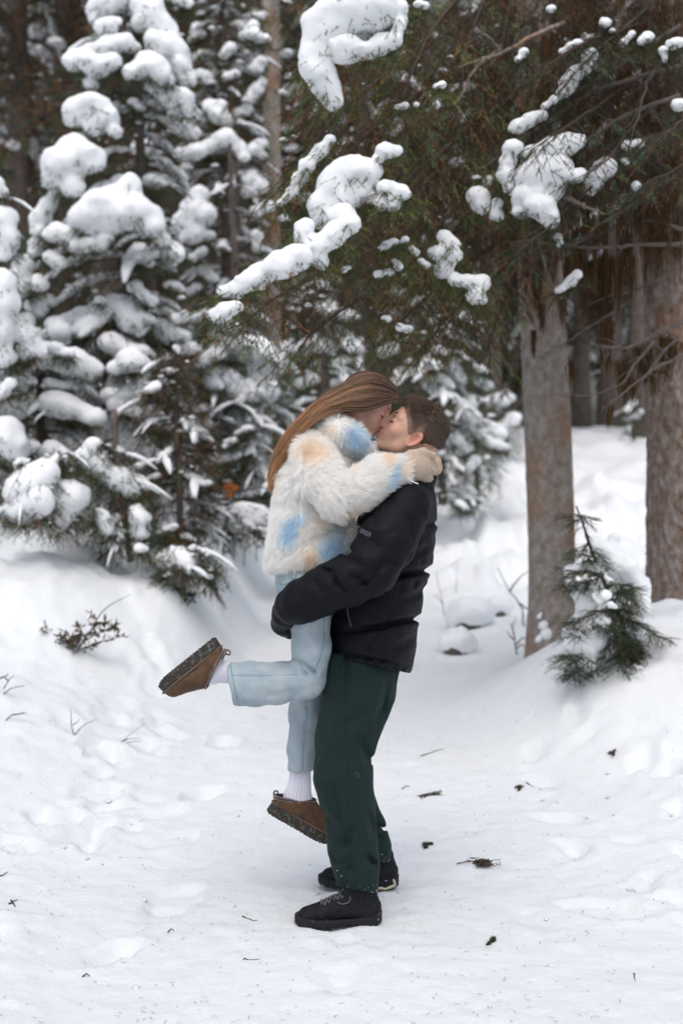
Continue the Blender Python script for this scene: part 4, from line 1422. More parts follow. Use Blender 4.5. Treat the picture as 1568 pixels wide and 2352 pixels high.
def ground_z(x, y, prints=True):
    x = np.asarray(x, np.float32)
    y = np.asarray(y, np.float32)
    far = np.log1p(np.exp(np.clip((y - 7.0) * 2.0, -30, 30))) / 2.0
    z = 0.040 * np.minimum(far, 60) + 0.095 * (np.clip(y - 12.5, 0, 11) - 0.4 * (1 - np.exp(-np.clip(y - 12.5, 0, 11) / 0.4)))
    wob = 0.25 * noise(y * 0.6, x * 0.2, None, 5)
    bl = sstep(0.0, 1.25, -(x + 0.62 + wob * 0.6)) * (0.10 + 0.40 * sstep(5.0, 10.0, y))
    z = z + bl
    # mound under the two trees on the right, and its tail towards the camera
    ex = np.sqrt(((x - 1.80) / 1.25) ** 2 + ((y - 7.8) / 1.7) ** 2)
    z = z + 0.50 * (1 - sstep(0.20, 1.05, ex)) + 0.20 * sstep(0.75, 2.0, x) * (1 - sstep(6.5, 8.5, y)) * sstep(4.4, 6.0, y)
    # ploughed bank across the clearing on the right, ridge on the left behind the shrubs
    z = z + 0.42 * np.exp(-((y - 14.2 - 0.1 * x) / 1.5) ** 2) * sstep(1.7, 2.8, x)
    z = z + 0.25 * sstep(10, 14, y) * sstep(0.9, 2.5, -x)
    z = z + 0.22 * sstep(9.4, 11.2, y) * sstep(0.55, 1.15, -x) + 0.20 * np.clip(fbm(x * 2.3 + 3, y * 2.3, None, 2, 81) + 0.25, 0, 2) * sstep(9.2, 10.6, y) * sstep(0.6, 1.2, -x)
    # heaped, uneven snow: the left bank under the brush, and the slope behind the right-hand trunks
    hl = sstep(8.3, 9.6, y) * (1 - sstep(13, 15, y)) * sstep(0.45, 1.0, -x)
    hr = sstep(9.6, 11.5, y) * (1 - sstep(19, 24, y)) * sstep(0.35, 1.2, x)
    heap = np.clip(noise(x * 2.6, y * 2.0, None, 91) + 0.15, 0, 1) + 0.5 * np.clip(noise(x * 5.5, y * 4.5, None, 92), 0, 1)
    z = z + 0.30 * sstep(7.6, 8.9, y) * sstep(0.62, 1.15, -x) + hl * 0.20 * heap + hr * 0.20 * heap
    soft = np.clip(bl * 2.2 + sstep(1.0, 1.9, x) * sstep(5, 6.5, y) + 0.55 * sstep(9, 12, y), 0, 1)
    z = z + soft * (0.055 * fbm(x * 2.1, y * 2.1, None, 3, 11) + 0.020 * fbm(x * 7, y * 7, None, 2, 14))
    z = z + 0.010 * fbm(x * 1.6, y * 1.6, None, 2, 16) + (0.0045 + 0.004 * soft) * fbm(x * 15, y * 15, None, 3, 18, 0.6)
    lump = noise(x * 23, y * 23, None, 27)
    z = z + 0.007 * np.clip(lump - 0.35, 0, 1) * (0.4 + fbm(x * 1.2, y * 1.2, None, 2, 33))
    if prints:
        for fx, fy, a, l, w, dp in FOOT:
            m = (np.abs(x - fx) < 0.4) & (np.abs(y - fy) < 0.4)
            if not m.any():
                continue
            dx, dy = x[m] - fx, y[m] - fy
            ca, sa = math.cos(a), math.sin(a)
            u, v_ = dx * sa + dy * ca, dx * ca - dy * sa
            r = np.sqrt((u / l) ** 2 + (v_ / w) ** 2) + 0.25 * noise(dx * 14 + fx * 9, dy * 14, None, 9)
            e0 = 0.55 if int(fx * 977) % 3 else 0.86
            z[m] += -dp * (1 - sstep(e0, e0 + 0.3, r)) + 0.30 * dp * np.exp(-((r - 1.30) / 0.26) ** 2)
    return z


gx = np.concatenate([-np.geomspace(60, 2.65, 46), np.arange(-2.6, 3.0, 0.021), np.geomspace(3.05, 60, 46)])
gy = [-25.0, -12, -6, -2, 0, 1, 2, 2.7]
y_ = 3.05
while y_ < 130:
    gy.append(y_)
    y_ += 0.018 * max(1.0, y_ / 4.4) ** 1.55
gy = np.array(gy)
X, Y = np.meshgrid(gx, gy, indexing='ij')
Z = ground_z(X.ravel(), Y.ravel())
nx_, ny_ = len(gx), len(gy)
I = np.arange(nx_ * ny_).reshape(nx_, ny_)
Fq = np.stack([I[:-1, :-1], I[1:, :-1], I[1:, 1:], I[:-1, 1:]], -1).reshape(-1, 4)
g = mesh_np('snow_ground', np.stack([X.ravel(), Y.ravel(), Z], 1), Fq, M['snow'])
g['kind'] = 'structure'
g['label'] = 'trodden snow path between soft snow banks'


def gz(x, y):
    return float(ground_z(np.array([x]), np.array([y]))[0])
# ================================================================ vegetation
def bark_material(name, c1, c2, c3, stretch, bump, scale):
    m = bpy.data.materials.new(name)
    m.use_nodes = True
    nt = m.node_tree
    b = nt.nodes['Principled BSDF']
    b.inputs['Roughness'].default_value = 0.9
    b.inputs['Specular IOR Level'].default_value = 0.15
    tc = nt.nodes.new('ShaderNodeTexCoord')
    mp = nt.nodes.new('ShaderNodeMapping')
    mp.inputs['Scale'].default_value = stretch
    nt.links.new(tc.outputs['Object'], mp.inputs['Vector'])
    t1 = nt.nodes.new('ShaderNodeTexNoise')
    t1.inputs['Scale'].default_value = scale
    t1.inputs['Detail'].default_value = 8
    t1.inputs['Roughness'].default_value = 0.65
    nt.links.new(mp.outputs[0], t1.inputs['Vector'])
    cr = nt.nodes.new('ShaderNodeValToRGB')
    cr.color_ramp.elements[0].position = 0.32
    cr.color_ramp.elements[0].color = (*c1, 1)
    cr.color_ramp.elements[1].position = 0.68
    cr.color_ramp.elements[1].color = (*c3, 1)
    e = cr.color_ramp.elements.new(0.5)
    e.color = (*c2, 1)
    nt.links.new(t1.outputs['Fac'], cr.inputs[0])
    t2 = nt.nodes.new('ShaderNodeTexNoise')
    t2.inputs['Scale'].default_value = 2.2
    t2.inputs['Detail'].default_value = 5
    nt.links.new(tc.outputs['Object'], t2.inputs['Vector'])
    r = nt.nodes.new('ShaderNodeMapRange')
    r.inputs['From Min'].default_value = 0.50
    r.inputs['From Max'].default_value = 0.66
    r.inputs['To Max'].default_value = 0.75
    nt.links.new(t2.outputs['Fac'], r.inputs['Value'])
    mx = nt.nodes.new('ShaderNodeMix')
    mx.data_type = 'RGBA'
    nt.links.new(r.outputs[0], mx.inputs['Factor'])
    nt.links.new(cr.outputs[0], mx.inputs['A'])
    mx.inputs['B'].default_value = (0.26, 0.125, 0.058, 1)
    nt.links.new(mx.outputs['Result'], b.inputs['Base Color'])
    bp = nt.nodes.new('ShaderNodeBump')
    bp.inputs['Strength'].default_value = 1.0
    bp.inputs['Distance'].default_value = bump
    nt.links.new(t1.outputs['Fac'], bp.inputs['Height'])
    nt.links.new(bp.outputs[0], b.inputs['Normal'])
    return m


M['bark_smooth'] = bark_material('bark_smooth', (0.17, 0.140, 0.115), (0.26, 0.225, 0.198), (0.36, 0.33, 0.31), (1.0, 1.0, 0.8), 0.007, 20)
M['bark_scaly'] = bark_material('bark_scaly', (0.13, 0.066, 0.040), (0.22, 0.175, 0.150), (0.36, 0.32, 0.30), (1, 1, 0.55), 0.016, 26)
M['bark_far'] = material('bark_far', (0.12, 0.10, 0.09), 0.95, 0.1, var=0.35, var_scale=12)
M['twig'] = material('twig', (0.07, 0.052, 0.042), 0.9, 0.1, var=0.3, var_scale=40)
M['dead_wood'] = material('dead_wood', (0.24, 0.19, 0.16), 0.9, 0.1, var=0.35, var_scale=30, color2=(0.30, 0.16, 0.09), mix_scale=9, mix_lo=0.55, mix_hi=0.7)
M['grey_twig'] = material('grey_twig', (0.12, 0.10, 0.088), 0.9, 0.1, var=0.35, var_scale=35)
M['needles'] = material('needles', attr=True, rough=0.7, spec=0.2)
M['lichen'] = hair_material('lichen', 0.95, 0.05)

GREENS = np.array([(0.034, 0.060, 0.034), (0.048, 0.078, 0.036), (0.075, 0.092, 0.034), (0.028, 0.052, 0.040)])
BROWNS = np.array([(0.105, 0.058, 0.028), (0.135, 0.064, 0.024), (0.080, 0.050, 0.032), (0.062, 0.043, 0.031)])


def unit(v):
    return v / (np.linalg.norm(v, axis=-1, keepdims=True) + 1e-12)


class Foliage:
    """collects needle sprigs, many at a time"""
    def __init__(self, seed):
        self.r = np.random.default_rng(seed)
        self.V, self.C = [], []
        self.greens, self.browns = GREENS, BROWNS

    def sprigs(self, O, D, L, m=26, nl=0.016, nw=0.0022, brown=0.2, spread=0.9, flat=0.0, tint=1.0, cls=None, lum=None):
        GREENS, BROWNS = self.greens, self.browns
        """O, D (n,3) base and direction, L (n,) length; m needles each"""
        r = self.r
        n = len(O)
        if n == 0:
            return
        D = unit(D + 1e-9)
        a = np.where(np.abs(D[:, 2:3]) > 0.9, np.array([[1., 0, 0]]), np.array([[0, 0, 1.]]))
        u = unit(np.cross(D, a))
        w = np.cross(D, u)
        t = (np.arange(m) + r.random((n, m))) / m
        ang = r.random((n, m)) * 2 * math.pi
        if flat:
            ang = np.where(r.random((n, m)) < flat, np.where(r.random((n, m)) < 0.5, 0, math.pi) + r.normal(0, 0.35, (n, m)), ang)
        rad = np.cos(ang)[..., None] * u[:, None] + np.sin(ang)[..., None] * w[:, None]
        base = O[:, None] + D[:, None] * (L[:, None] * t)[..., None]
        bend = np.zeros((n, 1, 3)); bend[..., 2] = -0.12 * L[:, None]
        base = base + bend * (t ** 2)[..., None]
        nd = unit(rad * spread + D[:, None] * (0.55 + 0.5 * t[..., None]) + r.normal(0, 0.15, (n, m, 3)))
        ln = (nl * (0.7 + 0.5 * r.random((n, m))) * (1 - 0.35 * t))[..., None]
        side = unit(np.cross(nd, r.normal(0, 1, (n, m, 3)))) * nw * 0.5
        tri = np.stack([base - side, base + side, base + nd * ln], 2)
        self.V.append(tri.reshape(-1, 3))
        isb = (r.random(n) < brown) if cls is None else cls
        c = np.where(isb[:, None], BROWNS[r.integers(0, 4, n)], GREENS[r.integers(0, 4, n)])
        c = c * (0.7 + 0.6 * r.random((n, 1))) * tint * (1.0 if lum is None else lum[:, None])
        c = np.repeat(c[:, None], m, 1) * (0.85 + 0.3 * r.random((n, m, 1)))
        self.C.append(np.repeat(c.reshape(-1, 3), 3, 0))
        # the thin stem as one sliver
        s = u * 0.0016 * (nl / 0.016)
        st = np.stack([O - s, O + s, O + D * L[:, None] + bend[:, 0]], 1)
        self.V.append(st.reshape(-1, 3))
        self.C.append(np.tile(np.array((0.05, 0.033, 0.024)), (n * 3, 1)))

    def build(self, name, parent, kind=None):
        V = np.concatenate(self.V)
        C = np.concatenate(self.C)
        Fc = np.arange(len(V)).reshape(-1, 3)
        o = mesh_np(name, V, Fc, M['needles'], None, False, C)
        if kind:
            o['kind'] = kind
        put(o, parent)
        return o


def bough(fo, tubes, path, twigs, tl, droop=0.4, r0=0.012, brown=0.2, sp=0.075, nl=0.016, nw=0.0022, m=24, rng=None, start=0.15, tint=1.0, twig_r=0.0028):
    """a branch along `path` (k,3): tube, side twigs, needle sprigs"""
    r = fo.r if rng is None else rng
    k = 18
    P = spline(path, k)
    P = P + np.cumsum(r.normal(0, 0.006, P.shape), 0) * np.linspace(0, 1, k)[:, None]
    tubes.append(tube_np(P, np.linspace(r0, r0 * 0.2, k), 5))
    tan = unit(np.gradient(P, axis=0))
    t = start + (1 - start) * (np.arange(twigs) + r.random(twigs)) / twigs
    i = np.clip((t * (k - 1)).astype(int), 0, k - 2)
    f = (t * (k - 1) - i)[:, None]
    O = P[i] * (1 - f) + P[i + 1] * f
    T = tan[i]
    side = unit(np.cross(T, np.array((0, 0, 1.0))))
    s = np.where(np.arange(twigs) % 2 == 0, 1.0, -1.0)[:, None]
    D = unit(side * s * (0.75 + 0.35 * r.random((twigs, 1))) + T * (0.55 + 0.4 * r.random((twigs, 1))) + np.array((0, 0, -1.0)) * (droop * (0.5 + r.random((twigs, 1)))) + r.normal(0, 0.15, (twigs, 3)))
    L = tl * (0.55 + 0.6 * r.random(twigs)) * (1.0 - 0.55 * t) + 0.05
    ns = np.maximum((L / sp).astype(int), 1)
    idx = np.repeat(np.arange(twigs), ns)
    loc = np.concatenate([(np.arange(n_) + 0.5) / n_ for n_ in ns])
    base = O[idx] + D[idx] * (L[idx] * loc)[:, None]
    base[:, 2] -= (L[idx] * loc ** 2) * 0.35 * droop
    sd = unit(np.cross(D, np.array((0, 0, 1.0)) + r.normal(0, 0.2, (twigs, 3))))
    ss = np.where(np.arange(len(idx)) % 2 == 0, 1.0, -1.0)[:, None]
    sD = D[idx] * 0.8 + sd[idx] * ss * (0.75 * (1 - 0.4 * loc))[:, None] + np.array((0, 0, -1.0)) * droop * 0.5 + r.normal(0, 0.18, (len(idx), 3))
    sL = 0.6 * L[idx] * (1.05 - loc) * (0.6 + 0.5 * r.random(len(idx))) + 0.035
    tb_ = r.random(twigs) < brown                    # a whole twig is green or browned, brighter towards its tip
    tlum = 0.65 + 0.7 * r.random(twigs)
    fo.sprigs(base, sD, np.minimum(sL, 0.17), m, nl, nw, brown, flat=0.4, tint=tint, cls=tb_[idx] ^ (r.random(len(idx)) < 0.12), lum=tlum[idx] * (0.7 + 0.6 * loc))
    fo.sprigs(O + D * (L * 0.82)[:, None] - np.array((0, 0, 1.0)) * (L * 0.24 * droop)[:, None], D + np.array((0, 0, -0.3 * droop)), 0.05 + 0.25 * L, m, nl, nw, brown, tint=tint * 1.25, cls=tb_, lum=tlum)
    for j in range(twigs):
        e = O[j] + D[j] * L[j]
        e = e - np.array((0, 0, L[j] * 0.35 * droop))
        mid = O[j] + D[j] * L[j] * 0.5 - np.array((0, 0, L[j] * 0.09 * droop))
        tubes.append(tube_np(np.array([O[j], mid, e]), [twig_r, twig_r * 0.7, twig_r * 0.3], 3, cap=False))


def to_obj(name, tubes, mat_, parent, kind=None):
    v, f = join_np(tubes)
    o = mesh_np(name, v, f, mat_)
    if kind:
        o['kind'] = kind
    put(o, parent)
    return o


# ---------------------------------------------------------------- snow lumps lying on branches
def snow_lump(nodes, parent, seed=0, name='snow_clump', flat=0.85, res=3.9):
    """one heap of snow: a smooth union of balls (x, y, z, r) with an uneven skin"""
    A = np.array(nodes, np.float32)
    rm = float(A[:, 3].mean())
    h = max(rm / res, 0.006)
    s = 0.75 / rm
    pairs = [(a * (1, 1, 1, 0.86), b * (1, 1, 1, 0.86)) for a, b in zip(A[0:-2:2], A[2::2]) if len(A) > 3 and np.linalg.norm(a[:3] - b[:3]) < 1.7 * (a[3] + b[3])]

    def fn(P):
        d = None
        for a in A:
            q = P - a[:3]
            q[:, 2] /= flat
            e = np.sqrt((q * q).sum(1)) - a[3]
            d = e if d is None else smin(d, e, rm * 0.75)
        for a, b in pairs:
            d = smin(d, seg(P, a, b), rm * 0.5)
        return d + rm * (0.22 * fbm(P[:, 0] * s, P[:, 1] * s, P[:, 2] * s, 2, seed) + 0.07 * noise(P[:, 0] * s * 4, P[:, 1] * s * 5, P[:, 2] * s * 5, seed + 5))
    lo = (A[:, :3] - A[:, 3:]).min(0) - rm * 0.5
    hi = (A[:, :3] + A[:, 3:]).max(0) + rm * 0.5
    v, q = nets(fn, lo, hi, h, margin=rm * 0.7)
    if len(q) == 0:
        return None
    o = mesh_np(name, v, q, M['snow_soft'])
    put(o, parent)
    return o


def lump_px(lst, Y, parent, seed, spread=0.35, grow=1.12, **k):
    """(px, py, r) nodes of one clump around depth Y"""
    r = np.random.default_rng(seed)
    nodes = []
    for x, y, rp in lst:
        rr = rp * grow * Y / F_PX
        p = at(x, y, Y + r.uniform(-1, 1) * rr * spread)
        nodes.append((*p, rr))
        nodes.append((*(p + np.array((r.uniform(-.3, .3) * rr, rr * 0.7, r.uniform(-.1, .2) * rr))), rr * 0.85))
    snow_lump(nodes, parent, seed, **k)
    return nodes


def under_sprigs(fo, nodes, per=26, m=16, nl=0.03, nw=0.005, brown=0.25, L=(0.06, 0.14), tint=1.0):
    """twig ends sticking out from under and around a clump"""
    r = fo.r
    A = np.array(nodes)
    n = per * len(A)
    i = r.integers(0, len(A), n)
    d = unit(r.normal(0, 1, (n, 3)))
    d[:, 2] = -np.abs(d[:, 2]) * 0.8 - 0.05
    d = unit(d)
    O = A[i, :3] + d * (A[i, 3] * (0.55 + 0.45 * r.random(n)))[:, None]
    O[:, 2] -= A[i, 3] * 0.25
    D = d * np.array((1, 1, 0.6)) + np.array((0, 0, -0.35)) + r.normal(0, 0.25, (n, 3))
    fo.sprigs(O, D, r.uniform(*L, n), m, nl, nw, brown, tint=tint)


def snow_ridge(P, w, r):
    """snow lying along a branch: an uneven roll, rounded above, thin below"""
    k = len(P)
    t = np.linspace(0, 1, k)
    rad = w * (0.45 + 0.75 * np.convolve(r.random(k + 2), [0.3, 0.4, 0.3], 'valid')) * np.sin(math.pi * np.clip(t * 0.92 + 0.06, 0, 1)) ** 0.5
    C = P + np.array((0, 0, 0.55 * w))
    v, f = tube_np(C, rad, 6)
    ctr = np.concatenate([np.repeat(C, 6, 0), C[:1], C[-1:]])
    d = v - ctr
    d *= (1 + r.uniform(-0.22, 0.22, (len(v), 1)))
    d[:, :2] *= 1.25
    d[:, 2] = np.where(d[:, 2] < 0, d[:, 2] * 0.6, d[:, 2] * 0.9)
    return ctr + d, f


def auto_lumps(prof, n, rlo, rhi, seed, off=(-0.5, 0.1)):
    """clumps strewn over a crown outline (py, left, right): two to four balls each, drooping outwards"""
    r = np.random.default_rng(seed)
    py = [p[0] for p in prof]
    out = []
    for _ in range(n):
        y = r.uniform(py[0], py[-1])
        l_, r_ = np.interp(y, py, [p[1] for p in prof]), np.interp(y, py, [p[2] for p in prof])
        u = r.random()
        x = l_ + (r_ - l_) * u
        s = -1 if u < 0.5 else 1
        rr = rlo + (rhi - rlo) * r.random() ** 1.8
        nodes = [(x, y, rr)]
        for j in range(r.integers(2, 5)):
            x += s * rr * r.uniform(0.5, 1.2)
            y += rr * r.uniform(-0.1, 0.9)
            rr *= r.uniform(0.75, 1.02)
            nodes.append((x, y, rr))
        out.append((r.uniform(*off), *nodes))
    return out


# a generic lump for dusting: a low ball with a rough skin
def ball_template(n=8, m=6, seed=0):
    r = np.random.default_rng(seed)
    V, Fc = [], []
    for j in range(m + 1):
        th = math.pi * j / m
        for i in range(n):
            ph = 2 * math.pi * i / n + 0.3 * j
            d = 1 + r.uniform(-0.38, 0.30)
            V.append((math.sin(th) * math.cos(ph) * d, math.sin(th) * math.sin(ph) * d, math.cos(th) * d * (0.62 if th < 1.6 else 0.42)))
    for j in range(m):
        for i in range(n):
            Fc.append((j * n + i, (j + 1) * n + i, (j + 1) * n + (i + 1) % n, j * n + (i + 1) % n))
    return np.array(V), np.array(Fc)


BALLS = [ball_template(8, 6, s) for s in range(6)]


def dabs(P, R, rng, stretch=None):
    """many little snow dabs as one mesh"""
    out = []
    for k in range(len(P)):
        v, f = BALLS[rng.integers(0, 6)]
        a = rng.uniform(0, 6.28)
        c, s = math.cos(a), math.sin(a)
        sx = 1.0 + rng.random() * 0.9
        w = v * R[k] * np.array((sx, 1, 0.9))
        w = np.stack([w[:, 0] * c - w[:, 1] * s, w[:, 0] * s + w[:, 1] * c, w[:, 2] - 0.30 * abs(sx - 1) * np.abs(v[:, 0]) * R[k]], 1)
        out.append((w + P[k], f))
    return join_np(out)


# ---------------------------------------------------------------- far conifers: prototypes, then copies
def far_conifer(seed, height, radius, clear, n_b, snow_n, needle=0.085, brown=0.35, ridge=0.36):
    """arrays of one tall tree standing at the origin: trunk, crown, snow"""
    r = np.random.default_rng(seed)
    fo = Foliage(seed)
    lean = r.normal(0, 0.012, 2)
    tz = np.linspace(-0.4, height, 14)
    tp = np.stack([lean[0] * tz, lean[1] * tz, tz], 1)
    trunk = tube_np(tp, np.interp(tz, [-0.4, 0.5, height], [0.21, 0.17, 0.03]), 9)
    br, RID = [], []
    for b in range(n_b):
        z = clear + (height - clear) * (b + r.random()) / n_b
        a = r.uniform(0, 6.283)
        ln = radius * (1.0 - 0.75 * (z - clear) / (height - clear)) * r.uniform(0.6, 1.1)
        d = np.array((math.cos(a), math.sin(a), 0))
        P0 = np.array((lean[0] * z, lean[1] * z, z))
        path = [P0, P0 + d * ln * 0.5 + np.array((0, 0, 0.03 * ln)), P0 + d * ln - np.array((0, 0, ln * r.uniform(0.2, 0.5)))]
        Pp = spline(path, 8)
        br.append(tube_np(Pp, np.linspace(0.022, 0.005, 8), 3, cap=False))
        if r.random() < ridge:
            RID.append(snow_ridge(spline(Pp[2:], 9), r.uniform(0.035, 0.085), r))
        n = int(14 + 22 * ln)
        t = r.random(n) ** 0.7
        i = np.clip((t * 7).astype(int), 0, 6)
        O = Pp[i] * (1 - (t * 7 - i)[:, None]) + Pp[i + 1] * (t * 7 - i)[:, None] + r.normal(0, 0.10, (n, 3)) * np.array((1, 1, 0.5))
        D = d * 0.5 + r.normal(0, 0.6, (n, 3)) + np.array((0, 0, -0.55))
        fo.sprigs(O, D, r.uniform(0.16, 0.38, n), 7, needle, needle * 0.27, min(brown + 0.2, 0.8), tint=1.15)
    k = snow_n
    t = r.random(k) ** 0.8
    z = clear + (height - clear) * t
    a = r.uniform(0, 6.283, k)
    rad = radius * (1 - 0.75 * t) * r.uniform(0.25, 1.0, k)
    SP = np.stack([np.cos(a) * rad + lean[0] * z, np.sin(a) * rad + lean[1] * z, z - rad * 0.22], 1)
    SR = (0.025 + 0.13 * r.random(k) ** 3.0) * (1.2 - 0.5 * t)
    return trunk, br, fo, join_np([dabs(SP, SR, r)] + RID)


def proto_mesh(name, data, mat_, cols=None, smooth=True):
    v, f = data
    o = mesh_np(name, v, f, mat_, None, smooth, cols, None, False)
    return o


PROTO = []
for sd_, hh, rr_, cl_, nb_, sn_, bw in ((101, 15, 1.9, 1.6, 130, 110, 0.35), (202, 17, 1.7, 2.6, 130, 80, 0.5), (303, 13, 2.1, 0.8, 120, 150, 0.25), (404, 18, 1.5, 3.6, 120, 60, 0.6)):
    tr, br, fo, sn = far_conifer(sd_, hh, rr_, cl_, nb_, sn_, brown=bw)
    V = np.concatenate(fo.V)
    PROTO.append((proto_mesh('trunk', tr, M['bark_far']), proto_mesh('branches', join_np(br), M['twig']),
                  proto_mesh('crown', (V, np.arange(len(V)).reshape(-1, 3)), M['needles'], np.concatenate(fo.C), False), proto_mesh('snow_load', sn, M['snow_soft'])))
for p in PROTO:
    p[1]['kind'] = 'stuff'
    p[3]['kind'] = 'stuff'
    p[2]['kind'] = 'stuff'


def place_conifer(k, x, y, s, rz, label, group, name='conifer_tree'):
    o = empty(name, (x, y, gz(x, y) - 0.05), label, 'tree', group)
    o.rotation_euler = (0, 0, rz)
    o.scale = (s, s, s)
    for part in PROTO[k]:
        c = part.copy()
        COL.objects.link(c)
        c.parent = o
    return o


def px_x(px, Y):
    return (px - 784.0) / F_PX * Y


FAR = [  # px at depth Y, prototype, scale, label
    (40, 19, 1, 0.95, 'tall bare-trunked conifer at the left edge of the far wood'),
    (150, 22, 3, 1.0, 'tall thin conifer behind the big snow-laden fir, upper left'),
    (255, 18, 1, 1.0, 'tall conifer trunk rising just left of the snow-laden fir top'),
    (440, 20, 2, 1.0, 'dark snow-dusted conifer right of the snow-laden fir top'),
    (520, 17, 1, 0.9, 'snow-flecked conifer left of the grey trunk at upper middle'),
    (700, 22, 0, 1.0, 'dark conifer behind the hanging snowy bough'),
    (820, 19, 2, 0.9, 'snow-speckled conifer behind the kissing heads'),
    (960, 24, 0, 1.0, 'snow-dusted conifer above the short-haired head'),
    (1120, 20, 3, 1.0, 'dark conifer just left of the smooth grey trunk'),
    (1335, 26, 1, 1.0, 'far grey trunk beside the smooth trunk, right of it'),
    (1400, 24, 3, 1.05, 'far thick trunk midway between the two right-hand trunks'),
    (1462, 22, 3, 0.95, 'far brown trunk close to the scaly right-hand trunk'),
]
for i, (px, Y_, k, s, lb) in enumerate(FAR):
    place_conifer(k, px_x(px, Y_), Y_, s, i * 1.7, lb, 'tall conifers of the far wood')
_fr = np.random.default_rng(5)
n_far = 0
ORD = 'first second third fourth fifth sixth seventh eighth ninth tenth eleventh twelfth thirteenth fourteenth fifteenth sixteenth'.split()
off_n = {'left': 0, 'right': 0}
for row, (Y_, nx2) in enumerate(((29, 16), (35, 18), (44, 20))):
    spots = []
    for j in range(nx2):
        px = -700 + 2960 * (j + 0.5 + _fr.uniform(-0.3, 0.3)) / nx2
        spots.append((px, Y_ + _fr.uniform(-2.5, 2.5)))
    seen_ = 0
    for px, yy in spots:
        if px < -20 or px > 1590:
            sd_n = 'left' if px < 0 else 'right'
            off_n[sd_n] += 1
            lb = 'dim conifer out of the picture, the %s counted beyond its %s edge' % (ORD[off_n[sd_n] - 1], sd_n)
        else:
            lb = 'dim conifer, %s from the left in the %s back row of the wood' % (ORD[seen_], ('nearest', 'middle', 'farthest')[row])
            seen_ += 1
        place_conifer(int(_fr.integers(0, 4)), px_x(px, yy), yy, _fr.uniform(0.95, 1.35), _fr.uniform(0, 6.28), lb, 'back rows of the wood')
# wood goes on at both sides; trees near camera added to shade foreground snow
for i, (x, y, k, s_) in enumerate(((-8.5, 17, 0, 1.0), (-10.5, 22, 2, 1.1), (-12, 14, 1, 1.0), (-7.5, 12.5, 2, 0.8), (9.5, 18, 1, 1.0), (8.0, 13, 2, 0.9), (12, 23, 0, 1.1), (-3.0, -2.6, 2, 0.9), (2.6, -3.4, 0, 0.9), (-0.4, -5.5, 2, 1.0), (-5.2, 1.5, 0, 0.9), (5.0, 1.0, 2, 0.9))):
    place_conifer(k, x, y, s_, i * 2.1, 'unseen dark conifer out of the picture, the %s of those around the camera' % ORD[i], 'wood around the camera')
# beyond them the wood reads as one mass
r = np.random.default_rng(77)
fo = Foliage(77)
n = 13000
X_ = r.uniform(-46, 46, n)
Z_ = r.uniform(0, 26, n)
O = np.stack([X_, r.uniform(55, 62, n), Z_], 1)
fo.sprigs(O, np.stack([r.normal(0, .6, n), r.normal(0, .3, n), np.full(n, -1.0)], 1), r.uniform(0.8, 1.6, n), 4, 0.6, 0.19, 0.6, tint=1.2)
V = np.concatenate(fo.V)
ow = mesh_np('far_wood', V, np.arange(len(V)).reshape(-1, 3), M['needles'], None, False, np.concatenate(fo.C))
ow['kind'] = 'stuff'
ow['label'] = 'dim far wood reading as one dark mass'

